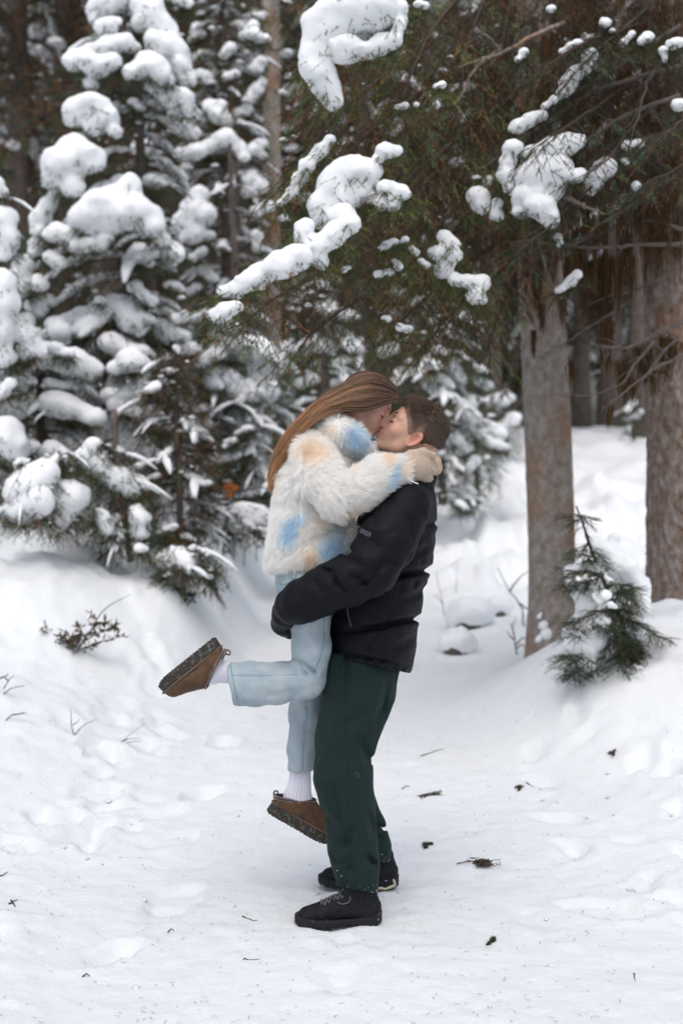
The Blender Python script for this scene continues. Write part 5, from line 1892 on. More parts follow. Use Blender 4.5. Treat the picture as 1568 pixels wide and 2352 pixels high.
# ---------------------------------------------------------------- snow-laden firs on the left
def fir(name, label, axis, Y, prof, lumps, seed, n_fill, n_dab, brown=0.35, yr=0.9, trunk_r=0.06, fill_top=None, group=None, per=15, dab_r=(3, 12), grow=1.12, ridge=0.8, ridge_w=0.055, n_auto=0, auto_r=(9, 22)):
    """axis: [(px,py)...] trunk line; prof: [(py, left px, right px)...] outline of the crown; lumps: clumps of snow nodes"""
    r = np.random.default_rng(seed)
    b = at(axis[-1][0], axis[-1][1], Y)
    root = empty(name, (b[0], Y, min(gz(b[0], Y), b[2])), label, 'tree', group)
    tp = [at(x, y, Y) for x, y in axis]
    k = 12
    v, f = tube_np(spline(tp, k), np.linspace(0.02, trunk_r, k), 8)
    put(mesh_np('trunk', v, f, M['bark_far']), root)
    fo = Foliage(seed)
    tubes, rid = [], []
    n_own = len(lumps)
    lumps = list(lumps) + auto_lumps(prof, n_auto, *auto_r, seed + 900)
    py = np.array([p[0] for p in prof], float)
    lx = np.array([p[1] for p in prof], float)
    rx = np.array([p[2] for p in prof], float)
    ax_y = np.array([a[1] for a in axis], float)
    ax_x = np.array([a[0] for a in axis], float)
    # boughs swinging out from the trunk and down
    nb = int((py[-1] - py[0]) / 16)
    for j in range(nb):
        yy = py[0] + (py[-1] - py[0]) * (j + r.random()) / nb
        cx_ = np.interp(yy, ax_y, ax_x)
        a = r.uniform(0, 6.283)
        l_, r_ = np.interp(yy, py, lx), np.interp(yy, py, rx)
        wpx = (r_ - cx_) if math.cos(a) > 0 else (cx_ - l_)
        ln = max(wpx, 15) * Y / F_PX
        d = np.array((math.cos(a) * ln, math.sin(a) * ln * yr, 0))
        P0 = at(cx_, yy - 0.25 * wpx, Y)
        bough(fo, tubes, [P0, P0 + d * 0.55 - np.array((0, 0, 0.05 * ln)), P0 + d * 0.98 - np.array((0, 0, 0.30 * ln))], int(6 + 11 * ln), 0.16 + 0.22 * ln, 0.55, 0.010, brown, 0.080, 0.022, 0.0075, 9, r, tint=1.35)
        if r.random() < ridge:
            Pr = spline([P0 + d * 0.2, P0 + d * 0.55 - np.array((0, 0, 0.05 * ln)), P0 + d * 1.0 - np.array((0, 0, 0.30 * ln))], 10)
            rid.append(snow_ridge(Pr + r.normal(0, 0.008, Pr.shape), r.uniform(0.6, 1.2) * ridge_w * (0.5 + 0.5 * min(ln, 1)), r))
            for _ in range(r.integers(0, 5)):
                i0_ = r.integers(3, 9)
                sd2 = unit(np.cross(d, np.array((0, 0, 1.0))) * r.choice((-1, 1)) + d * 0.8)
                L2 = r.uniform(0.05, 0.32)
                Q2 = np.array([Pr[i0_] + sd2 * L2 * q_ - np.array((0, 0, 0.45 * L2 * q_ * q_)) for q_ in np.linspace(0, 1, 6)])
                rid.append(snow_ridge(Q2, r.uniform(0.3, 1.0) * ridge_w * 0.55, r))
    # loose fill
    yy = r.uniform(py[0], py[-1], n_fill)
    u_ = r.random(n_fill)
    l_, r_ = np.interp(yy, py, lx), np.interp(yy, py, rx)
    cx_ = np.interp(yy, ax_y, ax_x)
    xx = l_ + (r_ - l_) * u_
    half = np.maximum((r_ - l_) / 2, 8) * Y / F_PX
    dy_ = r.uniform(-1, 1, n_fill) * half * yr * 0.8
    O = np.array([at(x, y, Y + d) for x, y, d in zip(xx, yy, dy_)])
    out = np.stack([(xx - cx_) * 0.012, dy_ * 1.5, np.full(n_fill, -0.5)], 1) + r.normal(0, 0.35, (n_fill, 3))
    fo.sprigs(O, out, r.uniform(0.07, 0.17, n_fill), 9, 0.022, 0.0075, brown, tint=1.3)
    for i, L_ in enumerate(lumps):
        off = L_[0]
        nodes = lump_px(L_[1:], Y + off, root, seed * 31 + i, grow=grow, flat=0.8 if i < n_own else 0.62)
        under_sprigs(fo, nodes, per, 8, 0.024, 0.0072, brown * 0.8, tint=1.3)
    # small scattered dabs
    yy = r.uniform(py[0], py[-1], n_dab)
    l_, r_ = np.interp(yy, py, lx), np.interp(yy, py, rx)
    xx = l_ + (r_ - l_) * r.random(n_dab)
    half = np.maximum((r_ - l_) / 2, 8) * Y / F_PX
    P = np.array([at(x, y, Y + d) for x, y, d in zip(xx, yy, -r.random(n_dab) * half * yr)])
    sn = dabs(P, (dab_r[0] + (dab_r[1] - dab_r[0]) * r.random(n_dab) ** 2) * 0.72 * Y / F_PX, r)
    o = mesh_np('snow_dabs', *join_np([sn] + rid), M['snow_soft'])
    o['kind'] = 'stuff'
    put(o, root)
    to_obj('branches', tubes, M['twig'], root, 'stuff')
    fo.build('crown', root, 'stuff')
    return root


BIG = [
    (-.2, (225, 22, 20), (246, 6, 24), (270, -8, 22), (221, 42, 14)),
    (-.45, (250, 58, 17), (235, 62, 13), (266, 50, 11)),
    (-.3, (346, 32, 28), (322, 55, 16), (366, 55, 22), (383, 82, 18), (330, 8, 22)),
    (-.35, (355, 88, 18), (362, 118, 18), (388, 104, 22), (405, 120, 20), (415, 150, 18), (428, 182, 14)),
    (-.5, (285, 95, 16), (255, 103, 20), (230, 115, 14), (302, 106, 12)),
    (-.65, (200, 135, 20), (215, 160, 14), (226, 150, 18), (255, 142, 16), (264, 146, 10)),
    (-.65, (300, 165, 14), (320, 160, 16), (336, 140, 19), (356, 150, 20), (376, 170, 16), (390, 188, 8)),
    (-.6, (208, 190, 12), (212, 200, 8)),
    (-.5, (350, 195, 12), (370, 208, 14), (395, 220, 18), (410, 240, 20), (425, 226, 18), (426, 252, 14)),
    (-.75, (180, 250, 26), (205, 234, 17), (226, 247, 20), (215, 288, 16), (250, 270, 18), (263, 300, 13), (168, 272, 15)),
    (-.9, (170, 345, 30), (200, 360, 28), (130, 375, 28), (118, 410, 17), (215, 376, 16), (160, 386, 22), (170, 425, 19), (164, 440, 10)),
    (-.8, (130, 440, 10), (110, 470, 16), (91, 500, 18), (86, 530, 12)),
    (-.95, (300, 415, 12), (290, 440, 24), (265, 455, 22), (235, 472, 34), (200, 500, 28), (310, 482, 28), (336, 500, 26), (260, 507, 24), (230, 522, 20), (190, 516, 18), (350, 522, 18)),
    (-.9, (362, 532, 14), (376, 550, 12)),
    (-.95, (130, 535, 20), (156, 540, 16), (114, 540, 12), (166, 550, 10)),
    (-.95, (175, 565, 17), (205, 560, 13), (232, 556, 15), (243, 545, 12)),
    (-.8, (83, 560, 14), (78, 580, 10)),
    (-.95, (118, 590, 14), (136, 605, 14)),
    (-.8, (56, 605, 18), (46, 630, 18), (60, 650, 16), (45, 667, 14)),
    (-.9, (93, 653, 15), (86, 640, 10)),
    (-.7, (320, 590, 12), (350, 582, 12), (340, 605, 9)),
    (-.6, (310, 660, 14), (330, 680, 12), (350, 692, 10)),
    (-.8, (135, 760, 20), (125, 745, 14), (140, 785, 12)),
    (-.8, (70, 770, 20), (82, 820, 18), (60, 800, 14), (58, 740, 16)),
    (-.7, (105, 690, 14), (90, 715, 12), (70, 700, 12)),
    (-.6, (320, 725, 12), (345, 735, 9)),
    (-.7, (230, 690, 9), (215, 740, 10)),
]
fir('fir_tree', 'big fir heavily laden with snow clumps at upper left', [(312, -140), (314, 100), (325, 400), (345, 700), (372, 1270)], 11.2,
    [(-140, 285, 340), (0, 225, 400), (150, 195, 430), (300, 130, 420), (450, 90, 400), (560, 60, 400), (700, 40, 420), (850, 60, 410), (960, 100, 400)], BIG, 1, 4200, 150, 0.35, grow=1.3, n_auto=14, ridge_w=0.065, ridge=0.6)

SECOND = [
    (-.2, (482, 245, 14), (500, 265, 16), (522, 282, 12), (508, 240, 10)),
    (-.3, (430, 295, 18), (446, 306, 12), (415, 300, 12)),
    (-.3, (415, 355, 14), (450, 346, 16), (480, 336, 14), (520, 315, 18), (546, 335, 14), (558, 360, 10), (428, 382, 11)),
    (-.2, (320, 340, 16), (350, 335, 14), (375, 346, 10)),
    (-.4, (455, 445, 18), (446, 480, 24), (470, 492, 22), (420, 510, 18), (450, 535, 20), (426, 545, 12), (480, 540, 10)),
    (-.2, (575, 410, 18), (595, 425, 16), (565, 440, 12)),
    (-.2, (590, 485, 14), (615, 475, 12)),
    (-.2, (590, 540, 12), (590, 572, 10)),
    (-.4, (395, 570, 16), (402, 596, 10), (372, 585, 12)),
    (-.4, (445, 590, 10), (466, 576, 10)),
    (-.4, (415, 730, 18), (400, 746, 10), (430, 746, 10)),
    (-.2, (580, 60, 12), (560, 80, 10)), (-.2, (600, 140, 12), (585, 160, 12)), (-.2, (590, 205, 13), (575, 225, 12), (600, 190, 9)),
    (-.2, (565, 250, 12), (548, 262, 10)), (-.2, (600, 330, 12), (580, 345, 14), (602, 355, 10)), (-.2, (530, 110, 12), (515, 125, 9)), (-.2, (540, 170, 11), (520, 175, 9)),
    (-.3, (470, 620, 12), (490, 640, 10)), (-.3, (540, 655, 12), (520, 668, 10)), (-.3, (450, 660, 10), (430, 672, 9)),
]
fir('fir_tree', 'slimmer snow-dabbed fir between the big laden fir and the grey trunk', [(510, -120), (515, 200), (520, 600), (520, 1240)], 13.0,
    [(-120, 470, 560), (100, 450, 600), (300, 410, 610), (500, 395, 620), (700, 390, 620), (850, 400, 610)], SECOND, 2, 3200, 130, 0.45, grow=1.2, n_auto=12, auto_r=(8, 17))

EDGE = [
    (-.2, (10, 500, 26), (18, 540, 22), (8, 578, 20), (-20, 520, 30)),
    (-.3, (4, 650, 30), (10, 700, 28), (0, 762, 32), (14, 822, 20), (-30, 700, 40)),
    (-.3, (15, 985, 30), (30, 1020, 28), (40, 1045, 18), (-10, 1000, 30)),
    (-.2, (8, 440, 12), (-10, 420, 16)), (-.3, (25, 880, 14), (8, 900, 16)),
]
fir('fir_tree', 'snow-loaded fir half cut off by the left edge of the picture', [(-60, 300), (-58, 700), (-55, 1240)], 9.6,
    [(300, -110, -20), (500, -130, 20), (700, -150, 35), (950, -160, 50), (1150, -150, 55)], EDGE, 3, 1500, 40, 0.3)

SHRUB_A = [
    (0, (205, 1050, 28), (230, 1072, 26), (270, 1100, 26), (295, 1116, 18), (190, 1110, 20), (300, 1136, 14), (215, 1020, 14)),
    (-.15, (235, 1190, 18), (246, 1216, 14), (225, 1175, 10)),
    (-.1, (320, 1190, 20), (326, 1222, 18), (312, 1170, 12)),
    (-.2, (320, 1260, 12), (332, 1262, 8)),
    (.1, (240, 1130, 16), (256, 1150, 12)),
]
fir('fir_sapling', 'small snow-capped fir sapling at the foot of the left bank', [(262, 940), (270, 1060), (285, 1180), (300, 1290)], 9.2,
    [(1010, 200, 250), (1080, 185, 300), (1180, 205, 340), (1260, 240, 350)], SHRUB_A, 4, 700, 12, 0.15, 0.8, 0.02)

SHRUB_B = [(0, (362, 1140, 24), (360, 1134, 20)), (.3, (300, 825, 28), (326, 836, 18), (275, 842, 16), (255, 846, 10)), (.3, (345, 900, 14), (360, 880, 10)), (.3, (330, 950, 20), (350, 945, 16), (365, 960, 12)),
           (.4, (290, 905, 20), (265, 930, 16), (300, 940, 14)), (.3, (430, 1030, 12), (445, 1045, 9)), (.3, (480, 1060, 11), (468, 1075, 9)), (.2, (420, 1200, 9), (436, 1212, 7))]
fir('fir_sapling', 'brownish sapling carrying one round snowball, left of the couple', [(402, 820), (405, 950), (412, 1100), (415, 1260)], 9.8,
    [(800, 370, 430), (900, 330, 450), (1050, 320, 500), (1180, 330, 480), (1250, 350, 440)], SHRUB_B, 5, 1500, 40, 0.6, 0.8, 0.025, n_auto=7, auto_r=(8, 16))

SHRUB_C = [(0, (520, 800, 26), (560, 798, 30), (600, 810, 32), (630, 842, 26), (490, 816, 16), (600, 860, 34), (580, 912, 30), (560, 962, 26), (620, 900, 22), (545, 988, 16)),
           (.1, (480, 925, 14), (500, 950, 12), (470, 945, 10)), (.1, (515, 1000, 12), (505, 1020, 14)), (.1, (600, 1012, 20), (590, 1042, 16), (612, 1082, 24), (600, 1110, 16)), (.2, (660, 960, 14), (675, 985, 12))]
fir('fir_tree', 'small fir wearing a thick white cape of snow behind the fur coat', [(570, 760), (568, 900), (566, 1180)], 11.6,
    [(780, 500, 640), (880, 460, 670), (1000, 470, 690), (1110, 500, 690)], SHRUB_C, 6, 1100, 50, 0.15, 0.8, 0.04, n_auto=6, auto_r=(8, 16))

SHRUB_D = [(0, (700, 800, 16), (730, 790, 18), (760, 800, 14)), (0, (690, 880, 14), (720, 870, 12)), (0, (1000, 900, 14), (985, 880, 18)), (0, (1040, 850, 16), (1060, 870, 12)), (0, (1075, 930, 20), (1060, 950, 16), (1090, 960, 14)),
           (0, (1100, 870, 14), (1120, 885, 12)), (0, (940, 850, 16), (920, 860, 14)), (0, (1050, 1010, 14), (1070, 1030, 12)), (0, (1090, 1060, 14), (1075, 1075, 12)), (0, (780, 760, 14), (800, 780, 12)), (0, (900, 800, 14), (880, 810, 12))]
fir('fir_tree', 'dark green snow-flecked fir behind the short-haired head', [(1010, 640), (1012, 800), (1015, 1160)], 14.5,
    [(660, 960, 1060), (760, 880, 1100), (900, 860, 1130), (1050, 950, 1130), (1165, 985, 1110)], SHRUB_D[2:9], 7, 1700, 90, 0.12, 0.8, 0.05, n_auto=8, auto_r=(8, 15))
fir('fir_tree', 'snow-sprinkled fir behind the long brown hair', [(740, 600), (742, 800), (745, 1100)], 15.5,
    [(620, 690, 800), (760, 640, 840), (900, 640, 860), (1080, 650, 850)], SHRUB_D[:2] + SHRUB_D[9:], 8, 1300, 90, 0.3, 0.8, 0.05, n_auto=9, auto_r=(9, 17))
fir('fir_sapling', 'tiny far fir on the snow between the two right-hand trunks', [(1452, 900), (1453, 960), (1454, 1012)], 21.0,
    [(905, 1442, 1462), (950, 1432, 1474), (1000, 1425, 1480)], [(0, (1452, 925, 9), (1440, 940, 8)), (0, (1440, 962, 9), (1462, 955, 8)), (0, (1470, 945, 6),)], 9, 260, 6, 0.1, 0.8, 0.03)
fir('fir_sapling', 'little snow-covered sapling far back left of the smooth trunk', [(1160, 880), (1162, 940), (1163, 1050)], 19.0,
    [(890, 1135, 1180), (960, 1120, 1195), (1040, 1125, 1190)], [(0, (1150, 925, 12), (1170, 915, 10)), (0, (1180, 960, 14), (1150, 985, 14)), (0, (1130, 1000, 18), (1110, 1015, 14))], 10, 300, 12, 0.3, 0.8, 0.03)

# shrubs buried under snow along the foot of the left bank
for i, (lab, Yb, lum) in enumerate((
        ('shrub wholly buried in snow at the far left under the edge fir', 8.7, [(0, (66, 1112, 34), (100, 1085, 28), (40, 1130, 30)), (0, (92, 1150, 40), (50, 1170, 34))]),
        ('rounded snow-buried shrub left of the small snow-capped sapling', 8.9, [(0, (135, 1150, 44), (168, 1140, 36), (120, 1180, 40)), (0, (112, 1075, 22), (128, 1055, 14))]),
        ('low snow heap with twigs at the foot of the brownish sapling', 9.1, [(0, (405, 1278, 24), (385, 1290, 22), (430, 1292, 22)), (0.1, (450, 1300, 18), (470, 1305, 16))]),
        ('snow-smothered shrub between the two left firs', 11.4, [(0, (215, 915, 30), (185, 930, 24), (240, 935, 22)), (0, (160, 965, 26), (195, 985, 28)), (0, (120, 920, 20), (105, 950, 22))]),
        ('snow-covered brush just left of the white cape fir', 11.8, [(0, (455, 870, 22), (435, 890, 18)), (0, (420, 960, 20), (450, 985, 20), (405, 985, 14)), (0, (500, 1090, 22), (525, 1110, 20), (480, 1115, 18))]),
        ('snowy brush at the foot of the fir behind the fur coat', 10.2, [(0, (560, 1180, 26), (600, 1190, 24), (540, 1210, 18)), (0, (470, 1200, 16), (450, 1185, 14))]))):
    xs = [n_[0] for L_ in lum for n_ in L_[1:]]
    ysb = [n_[1] for L_ in lum for n_ in L_[1:]]
    fir('buried_shrub', lab, [(sum(xs) / len(xs), min(ysb)), (sum(xs) / len(xs) + 3, sum(ysb) / len(ysb)), (sum(xs) / len(xs) + 5, max(ysb) + 30)], Yb,
        [(min(ysb) - 20, min(xs), max(xs)), (sum(ysb) / len(ysb), min(xs) - 25, max(xs) + 25), (max(ysb) + 35, min(xs) - 20, max(xs) + 20)], lum, 30 + i, 420, 26, 0.35, 0.6, 0.015)

# brush closing the gaps between the left-hand firs
for i, (lab, axp, Yb, prf, na, ar_) in enumerate((
        ('snowy young fir filling the gap under the big laden fir', [(235, 690), (240, 800), (248, 1050)], 10.9, [(690, 205, 275), (780, 160, 330), (900, 130, 360), (1000, 120, 370)], 20, (14, 34)),
        ('snowy young fir right under the slimmer fir', [(470, 720), (472, 850), (478, 1150)], 11.6, [(720, 440, 500), (820, 400, 550), (950, 380, 570), (1120, 370, 580)], 18, (12, 32)),
        ('snow-clotted young fir low at the far left', [(90, 780), (92, 880), (98, 1110)], 10.2, [(790, 60, 130), (870, 20, 170), (980, 0, 200), (1080, 0, 210)], 18, (14, 38)),
        ('snowy young fir half hidden behind the fur coat', [(660, 930), (662, 1020), (668, 1200)], 12.0, [(940, 630, 690), (1020, 590, 730), (1120, 570, 750), (1180, 560, 760)], 12, (12, 26)),
        ('low snowy fir right of the short-haired head', [(1090, 960), (1092, 1030), (1096, 1160)], 15.6, [(960, 1065, 1120), (1040, 1040, 1140), (1130, 1030, 1150)], 7, (9, 18)))):
    fir('fir_sapling', lab, axp, Yb, prf, [], 60 + i, 700, 40, 0.4, 0.8, 0.03, n_auto=na, auto_r=ar_, ridge=1.0, ridge_w=0.075)
# ================================================================ the two big trunks on the right and their boughs
def big_trunk(nodes, mat_, parent, seed, n=56, rows=150, plate=0.0, knots=6):
    """nodes (px, py, r px, Y) down the trunk; a displaced cylinder with bark relief"""
    P = spline([at(a, b, Y) for a, b, r, Y in nodes], rows)
    R = np.interp(np.linspace(0, 1, rows), np.linspace(0, 1, len(nodes)), [r * Y / F_PX for a, b, r, Y in nodes])
    th = np.arange(n) * 2 * math.pi / n
    V = np.zeros((rows, n, 3))
    for i in range(rows):
        V[i] = P[i] + R[i] * np.stack([np.cos(th), np.sin(th), np.zeros(n)], 1)
    A = np.broadcast_to(th, (rows, n))
    zz = V[..., 2]
    cx, cy = np.cos(A), np.sin(A)
    d = 0.05 * fbm(cx * 1.6, cy * 1.6, zz * 1.3, 3, seed)
    if plate:
        c = noise(cx * 9 + 0.6 * noise(cx * 5, cy * 5, zz * 9, seed + 3), cy * 9, zz * 11, seed + 7)
        d = d + plate * np.clip(np.abs(c) * 3.2, 0, 1) + plate * 0.35 * noise(cx * 22, cy * 22, zz * 40, seed + 9)
    else:
        d = d + 0.010 * noise(cx * 6, cy * 6, zz * 30, seed + 5)
    r = np.random.default_rng(seed)
    for _ in range(knots):
        a0, z0 = r.uniform(3.3, 6.0), r.uniform(0.5, 4)
        d = d + 0.10 * np.exp(-(((A - a0) * 3.2) ** 2 + ((zz - z0) * 16) ** 2))
    V[..., 0] += (R[:, None] * d) * cx
    V[..., 1] += (R[:, None] * d) * cy
    I = np.arange(rows * n).reshape(rows, n)
    J = np.roll(I, -1, 1)
    Fc = np.stack([I[:-1], I[1:], J[1:], J[:-1]], -1).reshape(-1, 4)
    o = mesh_np('trunk', V.reshape(-1, 3), Fc, mat_)
    put(o, parent)
    return o


def lichen(px, py, ln, w, Y, n, r, sink):
    """hanging beard lichen: a bundle of strands starting around a picture point"""
    O = np.array([at(px + r.normal(0, w), py + r.normal(0, w * 0.4), Y + r.normal(0, 0.03)) for _ in range(n)])
    k = 7
    L = (ln * (0.35 + 0.75 * r.random(n)) * Y / F_PX)[:, None]
    S = np.zeros((n, k, 3))
    jit = r.normal(0, 1, (n, 1, 3)) * np.array((0.05, 0.05, 0)) * L[:, :, None]
    wob = np.cumsum(r.normal(0, 0.006, (n, k, 3)), 1) * np.array((1, 1, 0.2))
    for j in range(k):
        t = j / (k - 1)
        S[:, j] = O - np.array((0, 0, 1.0)) * L * t + wob[:, j] * t
    # tails gather towards the middle of the bundle
    mid = O.mean(0)
    for j in range(k):
        t = j / (k - 1)
        S[:, j, :2] = S[:, j, :2] * (1 - 0.55 * t) + mid[:2] * 0.55 * t
    c = np.array((0.105, 0.058, 0.026)) * (0.35 + 0.9 * r.random((n, 1)))
    c[r.random(n) < 0.2] = (0.05, 0.038, 0.028)
    sink.append((S, c))


def lichen_obj(sink, parent, name='hanging_lichen', rad=0.0022):
    S = np.concatenate([s for s, c in sink])
    c = np.concatenate([c for s, c in sink])
    strands(name, S, np.linspace(rad, rad * 0.35, S.shape[1]), M['lichen'], parent, c, 'stuff')


def dead_branch(path, Y, r0, r, tubes, subs=10, sub_len=60, down=0.6, depth=0.25):
    """bare twiggy branch: path in picture points, with forked twigs"""
    n = len(path)
    dy = np.linspace(0, depth, n)
    A = np.array([at(x, y, Y - d) for (x, y), d in zip(path, dy)])
    P = spline(A, 22)
    P += np.cumsum(r.normal(0, 0.004, P.shape), 0)
    tubes.append(tube_np(P, np.linspace(r0, r0 * 0.18, 22), 6))
    tan = unit(np.gradient(P, axis=0))
    for _ in range(subs):
        i = r.integers(3, 21)
        ln = sub_len * Y / F_PX * r.uniform(0.4, 1.2) * (1 - 0.4 * i / 22)
        d = unit(tan[i] * 0.7 + r.normal(0, 0.55, 3) + np.array((0, 0, -down * 0.5)))
        k = 7
        q = [P[i]]
        for j in range(k):
            d = unit(d + r.normal(0, 0.16, 3) + np.array((0, 0, -0.05)))
            q.append(q[-1] + d * ln / k)
        q = np.array(q)
        rr = r0 * 0.42 * (1 - 0.5 * i / 22)
        tubes.append(tube_np(q, np.linspace(rr, rr * 0.25, k + 1), 4, cap=False))
        for _ in range(r.integers(1, 4)):
            jj = r.integers(2, k)
            d2 = unit(d + r.normal(0, 0.7, 3))
            e = np.array([q[jj], q[jj] + d2 * ln * 0.2, q[jj] + d2 * ln * 0.36 + r.normal(0, 0.01, 3)])
            tubes.append(tube_np(e, [rr * 0.4, rr * 0.3, rr * 0.12], 3, cap=False))
    return P


# ---------------------------------------------------------------- smooth-barked spruce whose boughs hang over the couple
rs = np.random.default_rng(41)
tb = at(1268, 1500, 9.2)
spr = empty('spruce_tree', (tb[0], 9.2, gz(tb[0], 9.2)), 'smooth grey-trunked spruce with snowy boughs hanging above the couple', 'tree')
big_trunk([(1222, -420, 34, 9.2), (1226, 100, 42, 9.2), (1238, 600, 50, 9.2), (1258, 1000, 54, 9.2), (1264, 1250, 54, 9.2), (1266, 1400, 56, 9.2), (1266, 1560, 66, 9.2)], M['bark_smooth'], spr, 3, knots=9)
fo = Foliage(42)
fo.greens = np.array([(0.042, 0.062, 0.024), (0.060, 0.078, 0.024), (0.032, 0.052, 0.028), (0.072, 0.080, 0.022)])
fo.browns = np.array([(0.085, 0.042, 0.020), (0.120, 0.054, 0.020), (0.060, 0.036, 0.024), (0.045, 0.030, 0.022)])
tubes = []
BOUGH = [  # picture path with depths, twigs, twig length
    ([(1230, 180, 9.1), (1040, 330, 8.2), (850, 470, 7.3), (680, 590, 6.8), (505, 690, 6.5)], 58, 0.50, 0.15),
    ([(1230, 330, 9.1), (1020, 440, 8.2), (820, 560, 7.3), (640, 670, 6.8), (540, 740, 6.6)], 54, 0.48, 0.35),
    ([(1225, -160, 9.1), (1050, -80, 8.2), (880, 0, 7.5), (760, 120, 7.0), (740, 230, 6.9)], 46, 0.50, 0.35),
    ([(1225, -60, 9.1), (1020, 80, 8.2), (820, 220, 7.3), (700, 350, 6.9), (640, 470, 6.8)], 50, 0.46, 0.30),
    ([(1228, 40, 9.1), (1050, 160, 8.0), (900, 260, 7.3), (800, 360, 7.0), (720, 480, 6.9)], 48, 0.50, 0.4),
    ([(1232, 420, 9.1), (1060, 520, 8.2), (900, 630, 7.4), (760, 720, 7.0), (690, 790, 6.9)], 46, 0.46, 0.5),
    ([(1234, 500, 9.1), (1080, 600, 8.2), (960, 700, 7.6), (860, 790, 7.3)], 40, 0.44, 0.6),
    ([(1234, 560, 9.1), (1120, 650, 8.4), (1030, 750, 8.0), (980, 835, 7.8)], 34, 0.40, 0.6),
    ([(1236, 600, 9.1), (1160, 680, 8.6), (1120, 770, 8.3), (1110, 850, 8.2)], 28, 0.34, 0.7),
    ([(1228, 240, 9.1), (1120, 330, 8.1), (1040, 440, 7.5), (990, 560, 7.3), (960, 650, 7.2)], 44, 0.46, 0.5),
    ([(1230, 300, 9.1), (1150, 420, 8.2), (1100, 540, 7.7), (1080, 660, 7.5), (1090, 740, 7.4)], 44, 0.42, 0.6),
    ([(1226, 100, 9.1), (1130, 220, 7.9), (1050, 320, 7.3), (930, 420, 7.0), (860, 480, 6.9)], 48, 0.46, 0.4),
    ([(1222, -220, 9.1), (1100, -60, 8.0), (1000, 60, 7.4), (940, 180, 7.2), (900, 260, 7.1)], 46, 0.5, 0.45),
    ([(1222, -260, 9.1), (1140, -60, 8.0), (1080, 80, 7.5), (1060, 200, 7.3), (1050, 300, 7.2)], 44, 0.48, 0.5),
    ([(1222, -120, 9.1), (1170, 20, 8.1), (1150, 130, 7.7), (1130, 260, 7.5), (1120, 350, 7.4)], 40, 0.44, 0.6),
    ([(1226, 0, 9.2), (980, 60, 9.4), (820, 120, 9.2), (690, 200, 9.0)], 40, 0.55, 0.5),
    ([(1226, 160, 9.2), (1000, 260, 9.5), (850, 360, 9.4), (720, 430, 9.2)], 40, 0.55, 0.5),
    ([(1230, 380, 9.2), (1050, 470, 9.6), (900, 560, 9.5), (800, 640, 9.4)], 40, 0.55, 0.5),
    ([(1226, -200, 9.2), (980, -120, 9.5), (800, -40, 9.3), (670, 40, 9.1)], 40, 0.55, 0.5),
    ([(1234, 480, 9.2), (1100, 560, 9.7), (980, 640, 9.8), (900, 720, 9.7)], 36, 0.5, 0.6),
    ([(1236, 540, 9.1), (1190, 600, 8.6), (1180, 680, 8.4)], 20, 0.28, 0.8),
]
for i, (pth, tw, tl, dr) in enumerate(BOUGH):
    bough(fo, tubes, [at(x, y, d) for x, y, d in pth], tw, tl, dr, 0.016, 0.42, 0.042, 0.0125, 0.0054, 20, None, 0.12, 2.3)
# drooping brown inner shoots that make the crown dark and shaggy
for poly, cnt, yr0, yr1 in (([(660, 120), (1180, -20), (1190, 620), (1150, 800), (960, 800), (640, 740), (700, 420)], 3200, 7.2, 9.3), ([(1130, -60), (1340, -60), (1320, 420), (1270, 600), (1200, 640), (1150, 500)], 2000, 7.9, 8.9)):
    pg = np.array(poly, float)
    got = []
    while len(got) < cnt:
        x, y = rs.uniform(pg[:, 0].min(), pg[:, 0].max()), rs.uniform(pg[:, 1].min(), pg[:, 1].max())
        c_ = False
        j = len(pg) - 1
        for i in range(len(pg)):
            if (pg[i, 1] > y) != (pg[j, 1] > y) and x < (pg[j, 0] - pg[i, 0]) * (y - pg[i, 1]) / (pg[j, 1] - pg[i, 1]) + pg[i, 0]:
                c_ = not c_
            j = i
        if c_:
            got.append(at(x, y, rs.uniform(yr0, yr1)))
    O = np.array(got)
    fo.sprigs(O, rs.normal(0, 0.4, O.shape) + np.array((-0.25, 0, -0.8)), rs.uniform(0.08, 0.18, len(O)), 20, 0.0135, 0.0060, 0.9, tint=0.75)
